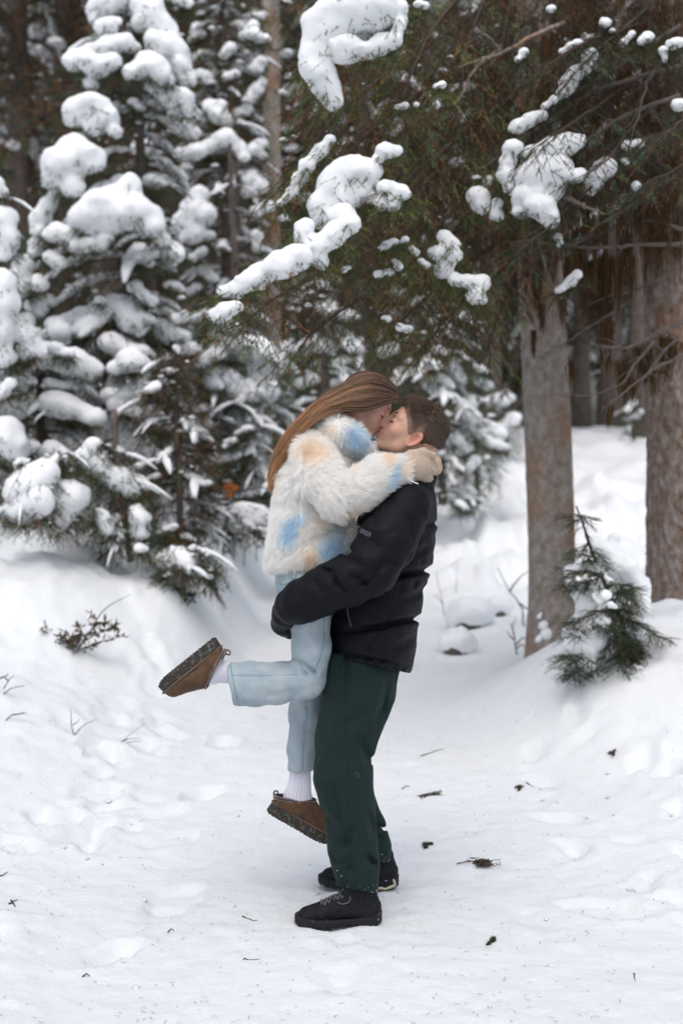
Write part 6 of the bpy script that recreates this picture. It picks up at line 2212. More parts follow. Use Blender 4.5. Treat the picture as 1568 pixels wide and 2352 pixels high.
SPR = [
    (6.9, (800, 30, 60), (742, 72, 44), (726, 122, 28), (731, 162, 27), (746, 202, 22), (765, 235, 11), (862, 20, 48), (820, -20, 50)),
    (6.85, (908, 20, 22), (914, 52, 14), (900, 92, 17), (872, 104, 20), (845, 116, 17), (790, 112, 34)),
    (6.85, (885, 346, 18), (911, 346, 11), (866, 366, 13)),
    (6.85, (800, 395, 34), (840, 396, 28), (770, 430, 36), (741, 470, 26), (746, 502, 22), (800, 452, 26), (832, 440, 20)),
    (6.8, (885, 430, 16), (920, 440, 16), (880, 465, 18), (902, 470, 14), (930, 446, 8)),
    (6.75, (770, 500, 22), (785, 488, 20), (800, 502, 18)), (6.85, (852, 452, 14), (866, 458, 13)),
    (6.7, (802, 512, 21), (766, 540, 24), (722, 570, 27), (740, 604, 10), (722, 592, 16), (700, 522, 18), (696, 546, 16)),
    (6.6, (682, 590, 30), (642, 610, 29), (602, 630, 25), (571, 646, 21), (541, 665, 17), (514, 671, 11)),
    (6.9, (757, 320, 9), (735, 346, 14), (706, 380, 16), (690, 410, 16), (670, 440, 12), (646, 465, 8)),
    (6.55, (500, 725, 15), (516, 715, 18), (541, 704, 13)),
    (7.3, (1020, 545, 16), (1036, 560, 18), (1005, 580, 15), (1044, 585, 12), (1020, 620, 18)),
    (7.3, (1040, 640, 14), (1076, 645, 15), (1106, 650, 17), (1090, 680, 17), (1108, 690, 9)),
    (7.4, (1095, 450, 20), (1106, 470, 18)), (7.4, (1141, 465, 11), (1140, 495, 13)),
    (7.0, (890, 562, 10), (906, 556, 8), (876, 570, 7)), (7.0, (930, 550, 8), (925, 555, 6)), (7.0, (868, 630, 9), (894, 626, 8)), (7.0, (914, 612, 10), (905, 600, 6)),
    (7.2, (920, 751, 9), (938, 757, 8)), (7.2, (890, 733, 8), (880, 730, 5)), (7.1, (1015, 195, 8), (1000, 199, 6)), (7.1, (930, 243, 8), (912, 246, 6)), (7.1, (955, 240, 6),), (7.0, (790, 620, 7), (800, 615, 5)),
    (7.2, (980, 610, 8), (965, 600, 7)), (7.2, (955, 580, 8), (945, 570, 6)), (7.1, (975, 12, 8), (960, 8, 9)),
]
for i, L_ in enumerate(SPR):
    nodes = lump_px(L_[1:], L_[0] - 0.28, spr, 500 + i, res=5.0)
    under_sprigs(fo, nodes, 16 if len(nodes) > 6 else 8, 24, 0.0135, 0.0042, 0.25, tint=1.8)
P = np.array([at(rs.uniform(640, 1180), rs.uniform(0, 800), rs.uniform(6.9, 8.4)) for _ in range(70)])
o = mesh_np('snow_dabs', *dabs(P, 0.006 + 0.016 * rs.random(70) ** 2, rs), M['snow_soft'])
o['kind'] = 'stuff'
put(o, spr)
sink = []
for _ in range(60):
    x, y = rs.uniform(700, 1180), rs.uniform(120, 700)
    lichen(x, y, rs.uniform(40, 110), rs.uniform(4, 10), rs.uniform(7.3, 8.6), 16, rs, sink)
for x, y, l_, w in ((1235, 610, 110, 7), (1228, 650, 60, 5), (1245, 700, 60, 4), (1225, 760, 60, 4), (1270, 590, 60, 6)):
    lichen(x, y, l_, w, 8.95, 60, rs, sink)
lichen_obj(sink, spr)
dt = []
dead_branch([(1290, 54), (1229, 77), (1145, 111), (1108, 124), (1041, 144)], 7.6, 0.016, rs, dt, 3, 40, 0.2, 0.3)
dead_branch([(1145, 111), (1112, 94), (1085, 80)], 7.45, 0.011, rs, dt, 1, 20)
dead_branch([(1145, 114), (1101, 144), (1081, 168), (1061, 215), (1041, 240)], 7.45, 0.011, rs, dt, 3, 40)
to_obj('dead_branch', dt, M['dead_wood'], spr)
to_obj('branches', tubes, M['twig'], spr, 'stuff')
fo.build('crown', spr, 'stuff')
# bark scars and snow plastered on the trunk foot
for (x, y, rr_) in ((1238, 1432, 11), (1244, 1450, 14), (1228, 1462, 8), (1230, 1410, 6)):
    p = at(x, y, 9.2) + np.array((0, -0.145, 0))
    snow_lump([(p[0], p[1], p[2], rr_ * 9.1 / F_PX), (p[0] + 0.01, p[1] + 0.004, p[2] + 0.02, rr_ * 0.7 * 9.1 / F_PX)], spr, 700 + x, 'snow_patch')

# ---------------------------------------------------------------- scaly-barked tree at the right edge with dead lichen-hung branches
rd = np.random.default_rng(88)
tb = at(1566, 1440, 8.6)
lar = empty('spruce_tree', (tb[0], 8.6, gz(tb[0], 8.6)), 'scaly red-brown trunk at the right edge with bare lichen-hung branches', 'tree')
big_trunk([(1566, -420, 62, 8.6), (1560, 200, 70, 8.6), (1556, 600, 74, 8.6), (1562, 1000, 72, 8.6), (1566, 1250, 74, 8.6), (1570, 1400, 82, 8.6), (1574, 1540, 98, 8.6)], M['bark_scaly'], lar, 6, 84, 240, plate=0.075, knots=3)
dt, sink = [], []
DB = [
    ([(1568, 609), (1473, 665), (1403, 688), (1344, 717), (1300, 738)], 7.9, 0.010, 14, 60),
    ([(1455, 683), (1396, 722), (1339, 761), (1287, 797), (1226, 830)], 7.7, 0.009, 16, 60),
    ([(1568, 735), (1486, 773), (1421, 794), (1388, 802)], 7.5, 0.016, 18, 90),
    ([(1499, 786), (1447, 846), (1411, 892), (1344, 913), (1267, 913)], 7.4, 0.008, 14, 55),
    ([(1568, 812), (1473, 871), (1421, 915), (1385, 938)], 7.3, 0.008, 14, 70),
    ([(1560, 770), (1500, 830), (1460, 880), (1440, 930)], 7.5, 0.008, 12, 60),
    ([(1540, 640), (1500, 690), (1440, 740), (1400, 770)], 7.8, 0.007, 10, 60),
    ([(1568, 560), (1455, 567), (1385, 575), (1272, 567), (1164, 567)], 7.6, 0.013, 12, 50),
    ([(1568, 525), (1470, 500), (1383, 529), (1318, 560), (1250, 580)], 7.7, 0.012, 10, 50),
    ([(1560, 150), (1440, 180), (1330, 220), (1220, 300), (1120, 370), (1070, 400)], 7.4, 0.014, 18, 90),
    ([(1560, 220), (1430, 260), (1320, 330), (1200, 400), (1130, 430)], 7.3, 0.013, 18, 90),
    ([(1560, 60), (1450, 130), (1350, 200), (1250, 260), (1180, 330)], 7.5, 0.013, 18, 90),
    ([(1560, 300), (1450, 330), (1350, 400), (1280, 480)], 7.4, 0.012, 16, 80),
    ([(1555, 400), (1460, 450), (1380, 500), (1300, 550)], 7.6, 0.011, 14, 80),
    ([(1560, -60), (1450, 0), (1370, 80), (1300, 160)], 7.7, 0.012, 16, 80),
    ([(1560, -160), (1480, -60), (1430, 40), (1400, 140)], 7.6, 0.012, 16, 80),
    ([(1555, 100), (1500, 170), (1470, 260), (1450, 350)], 7.3, 0.010, 16, 80),
    ([(1296, 450), (1340, 477), (1390, 507)], 6.9, 0.014, 1, 20),
]
for pth, Y_, r0, subs, sl in DB:
    Pp = dead_branch(pth, Y_, r0, rd, dt, subs, sl, 0.7)
to_obj('dead_branch', dt, M['grey_twig'], lar, 'stuff')
for _ in range(190):
    x, y = rd.uniform(1240, 1568), rd.uniform(-20, 560)
    lichen(x, y, rd.uniform(50, 150), rd.uniform(4, 12), rd.uniform(7.5, 8.5), 22, rd, sink)
for x, y, l_, w, n in ((1390, 590, 260, 9, 160), (1365, 600, 160, 10, 120), (1340, 620, 120, 10, 90), (1290, 690, 60, 6, 60), (1420, 600, 130, 6, 60), (1450, 590, 110, 5, 50), (1310, 590, 90, 10, 80), (1395, 740, 110, 8, 90),
                       (1310, 840, 40, 6, 50), (1430, 830, 90, 12, 100), (1480, 800, 80, 16, 140), (1530, 780, 90, 18, 160), (1400, 930, 50, 5, 50), (1500, 850, 60, 10, 70), (1455, 870, 60, 8, 60)):
    lichen(x, y, l_, w, rd.uniform(7.5, 7.9), n, rd, sink)
lichen_obj(sink, lar, rad=0.0020)
fo = Foliage(89)
fo.browns = np.array([(0.075, 0.040, 0.022), (0.095, 0.046, 0.020), (0.055, 0.036, 0.026), (0.042, 0.030, 0.024)])
tubes = []
GB = [([(1560, 120, 8.3), (1450, 190, 7.6), (1340, 260, 7.0), (1230, 330, 6.7)], 30, 0.34), ([(1560, 20, 8.3), (1440, 60, 7.5), (1330, 90, 7.0), (1230, 130, 6.8)], 30, 0.34),
      ([(1560, 200, 8.3), (1470, 270, 7.4), (1410, 340, 7.0), (1350, 400, 6.8)], 26, 0.32), ([(1560, 320, 8.3), (1440, 380, 7.4), (1340, 440, 7.0), (1230, 530, 6.8), (1180, 565, 6.7)], 30, 0.30),
      ([(1640, 250, 7.4), (1560, 280, 6.8), (1500, 330, 6.5)], 18, 0.30), ([(1650, 330, 7.2), (1570, 370, 6.7), (1480, 390, 6.5)], 18, 0.28), ([(1560, -80, 8.3), (1480, 20, 7.6), (1400, 90, 7.2), (1330, 150, 7.0)], 26, 0.34)]
for pth, tw, tl in GB:
    bough(fo, tubes, [at(x, y, d) for x, y, d in pth], tw, tl, 0.4, 0.012, 0.30, 0.055, 0.015, 0.0036, 34, None, 0.3, 1.1)
n = 2600
O = np.array([at(x, y, d) for x, y, d in zip(rd.uniform(1290, 1640, n), rd.uniform(-60, 1, n) + 480 * rd.random(n), rd.uniform(7.3, 8.35, n))])
fo.sprigs(O, rd.normal(0, 0.45, O.shape) + np.array((-0.2, -0.1, -0.8)), rd.uniform(0.10, 0.22, n), 18, 0.014, 0.0058, 0.85, tint=1.0)
LAR = [
    (7.3, (1190, 290, 15), (1216, 276, 13), (1245, 266, 9)), (7.2, (1176, 340, 17), (1165, 372, 14), (1160, 402, 15), (1170, 432, 11)),
    (7.2, (1225, 362, 22), (1266, 346, 26), (1300, 331, 20), (1326, 326, 11)), (7.15, (1216, 402, 26), (1250, 392, 29), (1286, 381, 20), (1200, 450, 20), (1252, 440, 27), (1292, 402, 17), (1195, 487, 13)),
    (7.1, (1246, 475, 24), (1266, 496, 15), (1262, 516, 8), (1225, 470, 20)), (7.1, (1320, 405, 14), (1335, 398, 9)),
    (7.4, (1355, 130, 14), (1345, 152, 12), (1322, 166, 14), (1305, 190, 16), (1294, 212, 10)), (7.3, (1270, 229, 8), (1250, 244, 6)), (7.4, (1326, 100, 9), (1310, 108, 8), (1290, 119, 6)), (7.3, (1202, 121, 9), (1190, 136, 6)),
    (7.4, (1390, 50, 10),), (7.3, (1486, 84, 11), (1475, 92, 8)), (7.2, (1555, 98, 12), (1540, 100, 9)), (7.2, (1522, 115, 8), (1525, 136, 6)), (7.1, (1561, 240, 14),), (7.3, (1440, 335, 10), (1466, 330, 9)), (7.3, (1435, 370, 8),),
    (7.3, (1390, 386, 20), (1366, 410, 20), (1360, 430, 12)), (7.3, (1460, 427, 9),), (7.4, (1325, 630, 9), (1310, 646, 11), (1290, 662, 8), (1280, 668, 5)), (7.5, (1280, 545, 8), (1284, 558, 6)),
    (7.4, (1265, 20, 8),), (7.4, (1405, 70, 6),), (7.4, (1430, 100, 8), (1450, 78, 6)),
]
for i, L_ in enumerate(LAR):
    nodes = lump_px(L_[1:], L_[0] - 0.2, lar, 800 + i, grow=1.25, res=5.0)
    under_sprigs(fo, nodes, 8, 24, 0.022, 0.0030, 0.3)
to_obj('branches', tubes, M['twig'], lar, 'stuff')
fo.build('crown', lar, 'stuff')
for x, y, rr_ in ((1553, 1262, 8), (1545, 1278, 7), (1502, 1330, 9), (1560, 1395, 10)):
    p = at(x, y, 8.6)
    dx = p[0] - tb[0]
    p[1] -= math.sqrt(max(0.19 ** 2 - dx * dx, 0.0004)) * 0.95
    snow_lump([(p[0], p[1], p[2], rr_ * 8.4 / F_PX), (p[0] + 0.012, p[1], p[2] - 0.01, rr_ * .7 * 8.4 / F_PX)], lar, 900 + x, 'snow_patch')

# grey trunk in the upper middle, and a thin pole beside it
for (nm, lab, nodes, mt) in (('spruce_tree', 'grey spruce trunk left of the hanging bough, branches dusted with snow', [(618, -300, 19, 14.0), (622, 0, 20, 14.0), (624, 300, 20, 14.0), (622, 600, 22, 14.0), (622, 1120, 25, 14.0)], M['bark_smooth']),
                              ('dead_sapling', 'thin bare pole standing behind the slimmer fir', [(528, 330, 5, 12.4), (532, 480, 6, 12.4), (540, 640, 7, 12.4), (545, 1150, 9, 12.4)], M['bark_far'])):
    p = at(nodes[-1][0], nodes[-1][1], nodes[-1][3])
    rt = empty(nm, (p[0], p[1], gz(p[0], p[1])), lab, 'tree')
    big_trunk(nodes, mt, rt, 17, 24, 60, knots=3)
    rq = np.random.default_rng(len(nm))
    tw = []
    sn = []
    for _ in range(26 if nm == 'spruce_tree' else 10):
        yy = rq.uniform(nodes[0][1], 700)
        xx = np.interp(yy, [n_[1] for n_ in nodes], [n_[0] for n_ in nodes])
        s_ = rq.choice((-1, 1))
        ln = rq.uniform(25, 70) * (1 if nm == 'spruce_tree' else 0.4)
        Pp = dead_branch([(xx, yy), (xx + s_ * ln * 0.5, yy + rq.uniform(-6, 12)), (xx + s_ * ln, yy + rq.uniform(5, 40))], nodes[0][3], 0.012, rq, tw, 3, 30)
        for k_ in (8, 13, 18):
            if rq.random() < 0.5 and nm == 'spruce_tree':
                sn.append(Pp[k_] + np.array((0, -0.02, 0.02)))
    to_obj('dead_branch', tw, M['grey_twig'], rt, 'stuff')
    if sn:
        o = mesh_np('snow_dabs', *dabs(np.array(sn), rq.uniform(0.025, 0.06, len(sn)), rq), M['snow_soft'])
        o['kind'] = 'stuff'
        put(o, rt)

# ---------------------------------------------------------------- spruce sapling bent under snow on the right-hand mound
rp = np.random.default_rng(61)
p = at(1440, 1530, 7.3)
sap = empty('spruce_sapling', (p[0], 7.3, gz(p[0], 7.3)), 'green spruce sapling bent under snow on the right-hand mound', 'tree')
fo = Foliage(62)
tubes = []
stem = [(1322, 1162), (1340, 1210), (1352, 1250), (1375, 1310), (1400, 1370), (1430, 1440), (1442, 1530)]
v, f = tube_np(spline([at(x, y, 7.25) for x, y in stem], 24), np.linspace(0.004, 0.016, 24), 7)
put(mesh_np('trunk', v, f, M['twig']), sap)
SB = [([(1340, 1200), (1322, 1188), (1300, 1190)], 6), ([(1334, 1185), (1345, 1190), (1352, 1205)], 6), ([(1350, 1245), (1330, 1270), (1318, 1285)], 10), ([(1352, 1250), (1362, 1275), (1370, 1300)], 10), ([(1375, 1310), (1330, 1315), (1300, 1322)], 14),
      ([(1372, 1330), (1330, 1340), (1290, 1352), (1272, 1360)], 14), ([(1395, 1350), (1430, 1335), (1456, 1362)], 14), ([(1400, 1370), (1445, 1362), (1462, 1402)], 16), ([(1410, 1400), (1370, 1400), (1338, 1412)], 14), ([(1412, 1395), (1430, 1400), (1450, 1420)], 12),
      ([(1420, 1420), (1460, 1425), (1500, 1445), (1546, 1458)], 16), ([(1430, 1440), (1460, 1490), (1486, 1540), (1502, 1572)], 22), ([(1428, 1440), (1440, 1490), (1462, 1540), (1480, 1568)], 20), ([(1425, 1430), (1404, 1470), (1400, 1515)], 16), ([(1428, 1440), (1420, 1490), (1418, 1530)], 18),
      ([(1336, 1516), (1310, 1502), (1280, 1518)], 12), ([(1334, 1516), (1350, 1510), (1356, 1538)], 10), ([(1330, 1510), (1330, 1550), (1312, 1584)], 14), ([(1345, 1400), (1322, 1430), (1318, 1462)], 12), ([(1400, 1380), (1380, 1420), (1395, 1440)], 12), ([(1440, 1470), (1490, 1500), (1505, 1540)], 14)]
for pth, tw in SB:
    tw = int(tw * 1.6)
    pth = [(pth[0][0] + (x - pth[0][0]) * 0.74, y) for x, y in pth]
    dep = np.linspace(7.25, 7.05 + rp.uniform(-0.1, 0.1), len(pth))
    bough(fo, tubes, [at(x, y, d) for (x, y), d in zip(pth, dep)], tw, 0.042, 0.12, 0.006, 0.10, 0.016, 0.012, 0.0022, 26, None, 0.0, 1.0, 0.0015)
for cx_, cy_, rx_, ry_, n in ((1425, 1375, 32, 40, 130), (1420, 1430, 34, 34, 120), (1445, 1500, 34, 44, 150), (1318, 1530, 24, 30, 70), (1370, 1330, 26, 26, 60), (1335, 1345, 30, 14, 50), (1325, 1440, 14, 26, 40)):
    a_, r_ = rp.uniform(0, 6.28, n), np.sqrt(rp.random(n))
    O = np.array([at(cx_ + rx_ * b_ * math.cos(c_), cy_ + ry_ * b_ * math.sin(c_), 7.12 + rp.normal(0, 0.06)) for c_, b_ in zip(a_, r_)])
    fo.sprigs(O, rp.normal(0, 0.6, O.shape) + np.array(((cx_ - 1400) * 0.012, -0.3, -0.45)), rp.uniform(0.04, 0.08, n), 28, 0.012, 0.0022, 0.12, tint=0.95)
to_obj('branches', tubes, M['twig'], sap, 'stuff')
fo.build('crown', sap, 'stuff')
for i, L_ in enumerate([
        (7.45, (1405, 1252, 12), (1411, 1234, 9), (1418, 1262, 10)), (7.42, (1368, 1250, 15), (1400, 1278, 24), (1432, 1302, 30), (1456, 1342, 30), (1462, 1392, 28), (1468, 1424, 24)),
        (7.2, (1306, 1311, 11), (1326, 1306, 12), (1350, 1301, 15), (1371, 1312, 15)), (7.2, (1311, 1340, 9), (1331, 1361, 18), (1346, 1391, 20), (1331, 1430, 18), (1319, 1446, 9)),
        (7.0, (1390, 1368, 12),), (7.0, (1402, 1389, 8), (1412, 1393, 6)), (7.05, (1386, 1427, 12), (1372, 1424, 8)), (7.2, (1342, 1480, 38), (1330, 1458, 28), (1370, 1470, 24), (1352, 1512, 26)), (7.16, (1356, 1425, 18), (1344, 1452, 22), (1332, 1488, 24), (1360, 1500, 22))]):
    lump_px(L_[1:], L_[0], sap, 950 + i, res=5.2)
# ================================================================ small things on the snow
rl = np.random.default_rng(99)


def leafy(fo, O, D, n, ln, wd, cols):
    """little oval leaves, each a folded quad pair drawn as two triangles"""
    O = np.asarray(O)
    D = unit(np.asarray(D))
    side = unit(np.cross(D, rl.normal(0, 1, D.shape)))
    m = O + D * (ln * 0.5)[:, None] + np.cross(D, side) * (ln * 0.10)[:, None]
    a, b = m - side * (wd * 0.5)[:, None], m + side * (wd * 0.5)[:, None]
    e = O + D * ln[:, None]
    T = np.concatenate([np.stack([O, a, e], 1), np.stack([O, e, b], 1)])
    fo.V.append(T.reshape(-1, 3))
    fo.C.append(np.repeat(np.concatenate([cols, cols]), 3, 0))


def ground_px(px, py):
    """the place on the snow seen at a picture point"""
    ys = np.concatenate([np.linspace(3.2, 12, 1500), np.linspace(12, 40, 500)])
    P = np.array([at(px, py, y) for y in ys])
    d = P[:, 2] - ground_z(P[:, 0], P[:, 1], False)
    i = int(np.argmax(d < 0)) if (d < 0).any() else len(ys) - 1
    p = P[i].copy()
    p[2] = gz(p[0], p[1])
    return p


def bare_twig(paths, label, cat='twig', name='twig', r0=0.0035, mat_='grey_twig', lift=0.0, grow_up=True, group=None):
    """a twig poking out of the snow; picture paths start at its foot"""
    foot = ground_px(*paths[0][0])
    root = None
    parts = []
    for pth in paths:
        pts = []
        for (x, y) in pth:
            if grow_up:
                pts.append(at(x, y, foot[1] + rl.normal(0, 0.02)))
            else:
                g_ = ground_px(x, y)
                pts.append(g_ + np.array((0, 0, r0 + lift)))
        if grow_up and pth is paths[0]:
            pts[0] = foot - np.array((0, 0, 0.03))
        P = spline(pts, max(8, 4 * len(pts)))
        P += rl.normal(0, r0 * 0.4, P.shape)
        parts.append(tube_np(P, np.linspace(r0, r0 * 0.35, len(P)), 6))
    v, f = join_np(parts)
    o = mesh_np(name, v, f, M[mat_])
    o['label'] = label
    o['category'] = cat
    if group:
        o['group'] = group
    return o


# left bank
bare_twig([[(2, 1655), (30, 1642), (66, 1640)], [(30, 1642), (45, 1640), (60, 1636)]], 'low bare twig at the left edge below the forked ones', r0=0.004)
bare_twig([[(0, 1590), (24, 1582), (58, 1575)], [(10, 1582), (20, 1562), (32, 1552)], [(20, 1563), (8, 1555), (2, 1558)], [(0, 1560), (16, 1552), (18, 1548)]], 'forked pale twigs sticking out at the left edge of the snow bank', r0=0.004)
bare_twig([[(172, 1692), (164, 1655), (163, 1628)], [(172, 1690), (190, 1668), (222, 1652)], [(168, 1665), (178, 1658), (183, 1650)]], 'small V-shaped twig standing in the snow left of the raised foot', r0=0.003)
bare_twig([[(270, 1712), (290, 1695), (335, 1660)], [(275, 1710), (300, 1704), (325, 1702)], [(283, 1702), (300, 1696), (322, 1697)]], 'faint three-pronged twig lying on the snow below the raised clog', r0=0.0026)
bare_twig([[(192, 1740), (192, 1725), (193, 1718)]], 'single short stalk poking up on the left bank', 'stalk', 'stalk', 0.002)
bare_twig([[(0, 2014), (10, 2010), (18, 2006)]], 'short dark twig at the left edge of the path', r0=0.0028, grow_up=False, mat_='grey_twig')
bare_twig([[(22, 2078), (32, 2074), (42, 2070)], [(26, 2072), (33, 2078), (36, 2084)]], 'tiny brown crossed twigs near the lower left edge', r0=0.003, grow_up=False, mat_='twig')

# leafy evergreen clump half buried in the left bank
gp = ground_px(180, 1500)
cl = empty('leafy_shrub', tuple(gp), 'half-buried leafy shrub with brown and green leaves on left bank', 'shrub')
tb_, fo = [], Foliage(12)
for pth in ([(165, 1505), (130, 1490), (112, 1478)], [(170, 1500), (165, 1470), (150, 1455)], [(175, 1500), (195, 1470), (215, 1440), (210, 1408)], [(195, 1472), (235, 1450), (268, 1438)], [(170, 1500), (220, 1478), (280, 1462)], [(205, 1455), (240, 1400), (300, 1365)],
            [(160, 1500), (120, 1480), (105, 1440)], [(180, 1480), (190, 1455), (180, 1440)], [(215, 1440), (240, 1430), (265, 1445)], [(160, 1495), (170, 1478), (188, 1470)], [(168, 1500), (150, 1480), (140, 1460)]):
    P = spline([at(x, y, gp[1] + rl.normal(0, 0.05)) for x, y in pth], 12)
    tb_.append(tube_np(P, np.linspace(0.005, 0.0015, 12), 5))
    m = 26
    i = rl.integers(3, 12, m)
    cc = np.where(rl.random((m, 1)) < 0.45, np.array([[0.10, 0.055, 0.03]]), np.array([[0.05, 0.075, 0.035]])) * (0.7 + 0.6 * rl.random((m, 1)))
    if pth[-1] == (300, 1365):
        continue
    leafy(fo, P[i], rl.normal(0, 0.8, (m, 3)) + np.array((0, -0.2, 0.2)), m, rl.uniform(0.035, 0.06, m), rl.uniform(0.012, 0.02, m), cc)
to_obj('stems', tb_, M['grey_twig'], cl)
fo.build('leaves', cl, 'stuff')
for (px, py, lab, n) in ((428, 1375, 'small green sprig poking from the snow above the leafy shrub', 26), (483, 1325, 'dark green leafy tuft in the snow behind the fur coat hem', 40)):
    g2 = ground_px(px, py + 12)
    e = empty('green_sprig', tuple(g2), lab, 'plant')
    fo = Foliage(px)
    tb_ = []
    for k in range(4):
        P = spline([g2 - np.array((0, 0, 0.02)), g2 + np.array((rl.normal(0, .04), 0, 0.05)), g2 + np.array((rl.normal(0, .09), rl.normal(0, .05), 0.10))], 8)
        tb_.append(tube_np(P, np.linspace(0.004, 0.0015, 8), 5))
        i = rl.integers(2, 8, n)
        leafy(fo, P[i], rl.normal(0, 0.8, (n, 3)), n, rl.uniform(0.03, 0.05, n), rl.uniform(0.010, 0.018, n), np.array([[0.04, 0.068, 0.034]]) * (0.7 + 0.6 * rl.random((n, 1))))
    to_obj('stems', tb_, M['twig'], e)
    fo.build('leaves', e, 'stuff')
# orange leaf caught in the brush
p = at(527, 1130, 10.4)
fo = Foliage(3)
a = rl.random(14) * 6.28
leafy(fo, p + rl.normal(0, 0.012, (14, 3)), np.stack([np.cos(a), rl.normal(0, .3, 14), np.sin(a)], 1), 14, rl.uniform(0.05, 0.08, 14), rl.uniform(0.03, 0.05, 14), np.tile(np.array((0.42, 0.15, 0.04)), (14, 1)) * (0.6 + 0.6 * rl.random((14, 1))))
V = np.concatenate(fo.V)
o = mesh_np('dry_leaf', V, np.arange(len(V)).reshape(-1, 3), M['needles'], None, False, np.concatenate(fo.C))
o['label'] = 'orange dry leaf caught in the brush left of the fur coat'
o['category'] = 'leaf'
# bare saplings around the brush
for pth, lab in (([[(505, 1300), (525, 1210), (560, 1100), (585, 1040)], [(512, 1265), (530, 1270), (540, 1290)], [(520, 1235), (500, 1220), (490, 1230)], [(540, 1165), (590, 1155), (625, 1150)], [(550, 1130), (590, 1120), (630, 1125)]], 'slanting bare sapling stem in the brush left of the fur coat'),
                 ([[(285, 1080), (275, 1000), (262, 900), (255, 870)], [(270, 950), (285, 930), (292, 915)]], 'thin upright bare stem above the small snow-capped sapling')):
    bare_twig(pth, lab, 'sapling', 'bare_sapling', 0.010, 'grey_twig')

for i, (px, py, h_) in enumerate(((60, 1230, 120), (130, 1250, 150), (180, 1255, 110), (230, 1290, 130), (345, 1300, 150), (440, 1310, 170), (465, 1310, 120), (560, 1300, 130), (590, 1290, 100))):
    sgn = 1 if i % 2 else -1
    pp = [[(px, py), (px + sgn * 6, py - h_ * 0.5), (px + sgn * 16, py - h_)]]
    for k in range(3):
        t_ = 0.3 + 0.2 * k
        bx_, by_ = px + sgn * 10 * t_, py - h_ * t_
        pp.append([(bx_, by_), (bx_ + (-1) ** k * 16, by_ - 10), (bx_ + (-1) ** k * 30, by_ - rl.uniform(5, 30))])
    bare_twig(pp, 'bare brown twig standing in the snow bank, %s from the left along the left-hand brush' % 'first second third fourth fifth sixth seventh eighth ninth'.split()[i], 'twig', 'bare_twig', 0.006, 'twig', group='bare twigs along the left-hand brush')

# right of the couple
bare_twig([[(1205, 1440), (1195, 1392), (1165, 1350), (1142, 1305)], [(1170, 1358), (1190, 1330), (1215, 1310)], [(1190, 1385), (1215, 1402), (1222, 1410)]], 'arching bare twigs left of the smooth trunk', 'twig', 'twig', 0.007)
bare_twig([[(1188, 1505), (1180, 1460), (1172, 1430)], [(1184, 1480), (1200, 1465), (1212, 1470)], [(1186, 1490), (1196, 1480), (1206, 1490)], [(1180, 1460), (1176, 1440), (1184, 1420)], [(1182, 1470), (1170, 1460), (1165, 1448)]], 'tangle of dark twigs at the foot of the smooth trunk', 'twig', 'twig', 0.006, 'twig')
bare_twig([[(1022, 1420), (1015, 1380), (1006, 1340), (1000, 1310)], [(1015, 1385), (1003, 1372), (992, 1365)]], 'faint dry stalks just right of the black jacket', 'stalk', 'stalk', 0.004)
bare_twig([[(1046, 1360), (1048, 1330), (1050, 1290)]], 'single thin dry stalk on the slope right of the black jacket', 'stalk', 'stalk', 0.003)
for (x, y, rr, lab) in ((1078, 1405, 46, 'snow-capped rock with a dark gap beneath, right of the jacket'), (1048, 1470, 40, 'low snow-covered stone nearest the black jacket hem'), (1140, 1392, 30, 'small snow-capped stone left of the smooth trunk')):
    g2 = ground_px(x, y + rr * 0.75)
    Yd = g2[1]
    R = rr * Yd / F_PX
    e = empty('snowy_rock', tuple(g2), lab, 'rock')
    v, q = nets(lambda P: ell(P, g2 + np.array((0, 0, R * 0.30)), (R * 0.95, R * 0.8, R * 0.55)) + 0.05 * R * fbm(P[:, 0] * 20, P[:, 1] * 20, P[:, 2] * 20, 2, 4), g2 - R * 1.3, g2 + R * 1.3, R / 9)
    put(mesh_np('rock', v, q, M['bark_far']), e)
    c0 = g2 + np.array((0, 0.0, R * 0.72))
    snow_lump([(c0[0], c0[1] - 0.1 * R, c0[2], R * 0.88), (c0[0] + 0.35 * R, c0[1], c0[2] - 0.16 * R, R * 0.72), (c0[0] - 0.4 * R, c0[1], c0[2] - 0.2 * R, R * 0.66), (c0[0], c0[1] + 0.3 * R, c0[2], R * 0.8)], e, int(x), 'snow_cap', res=7)


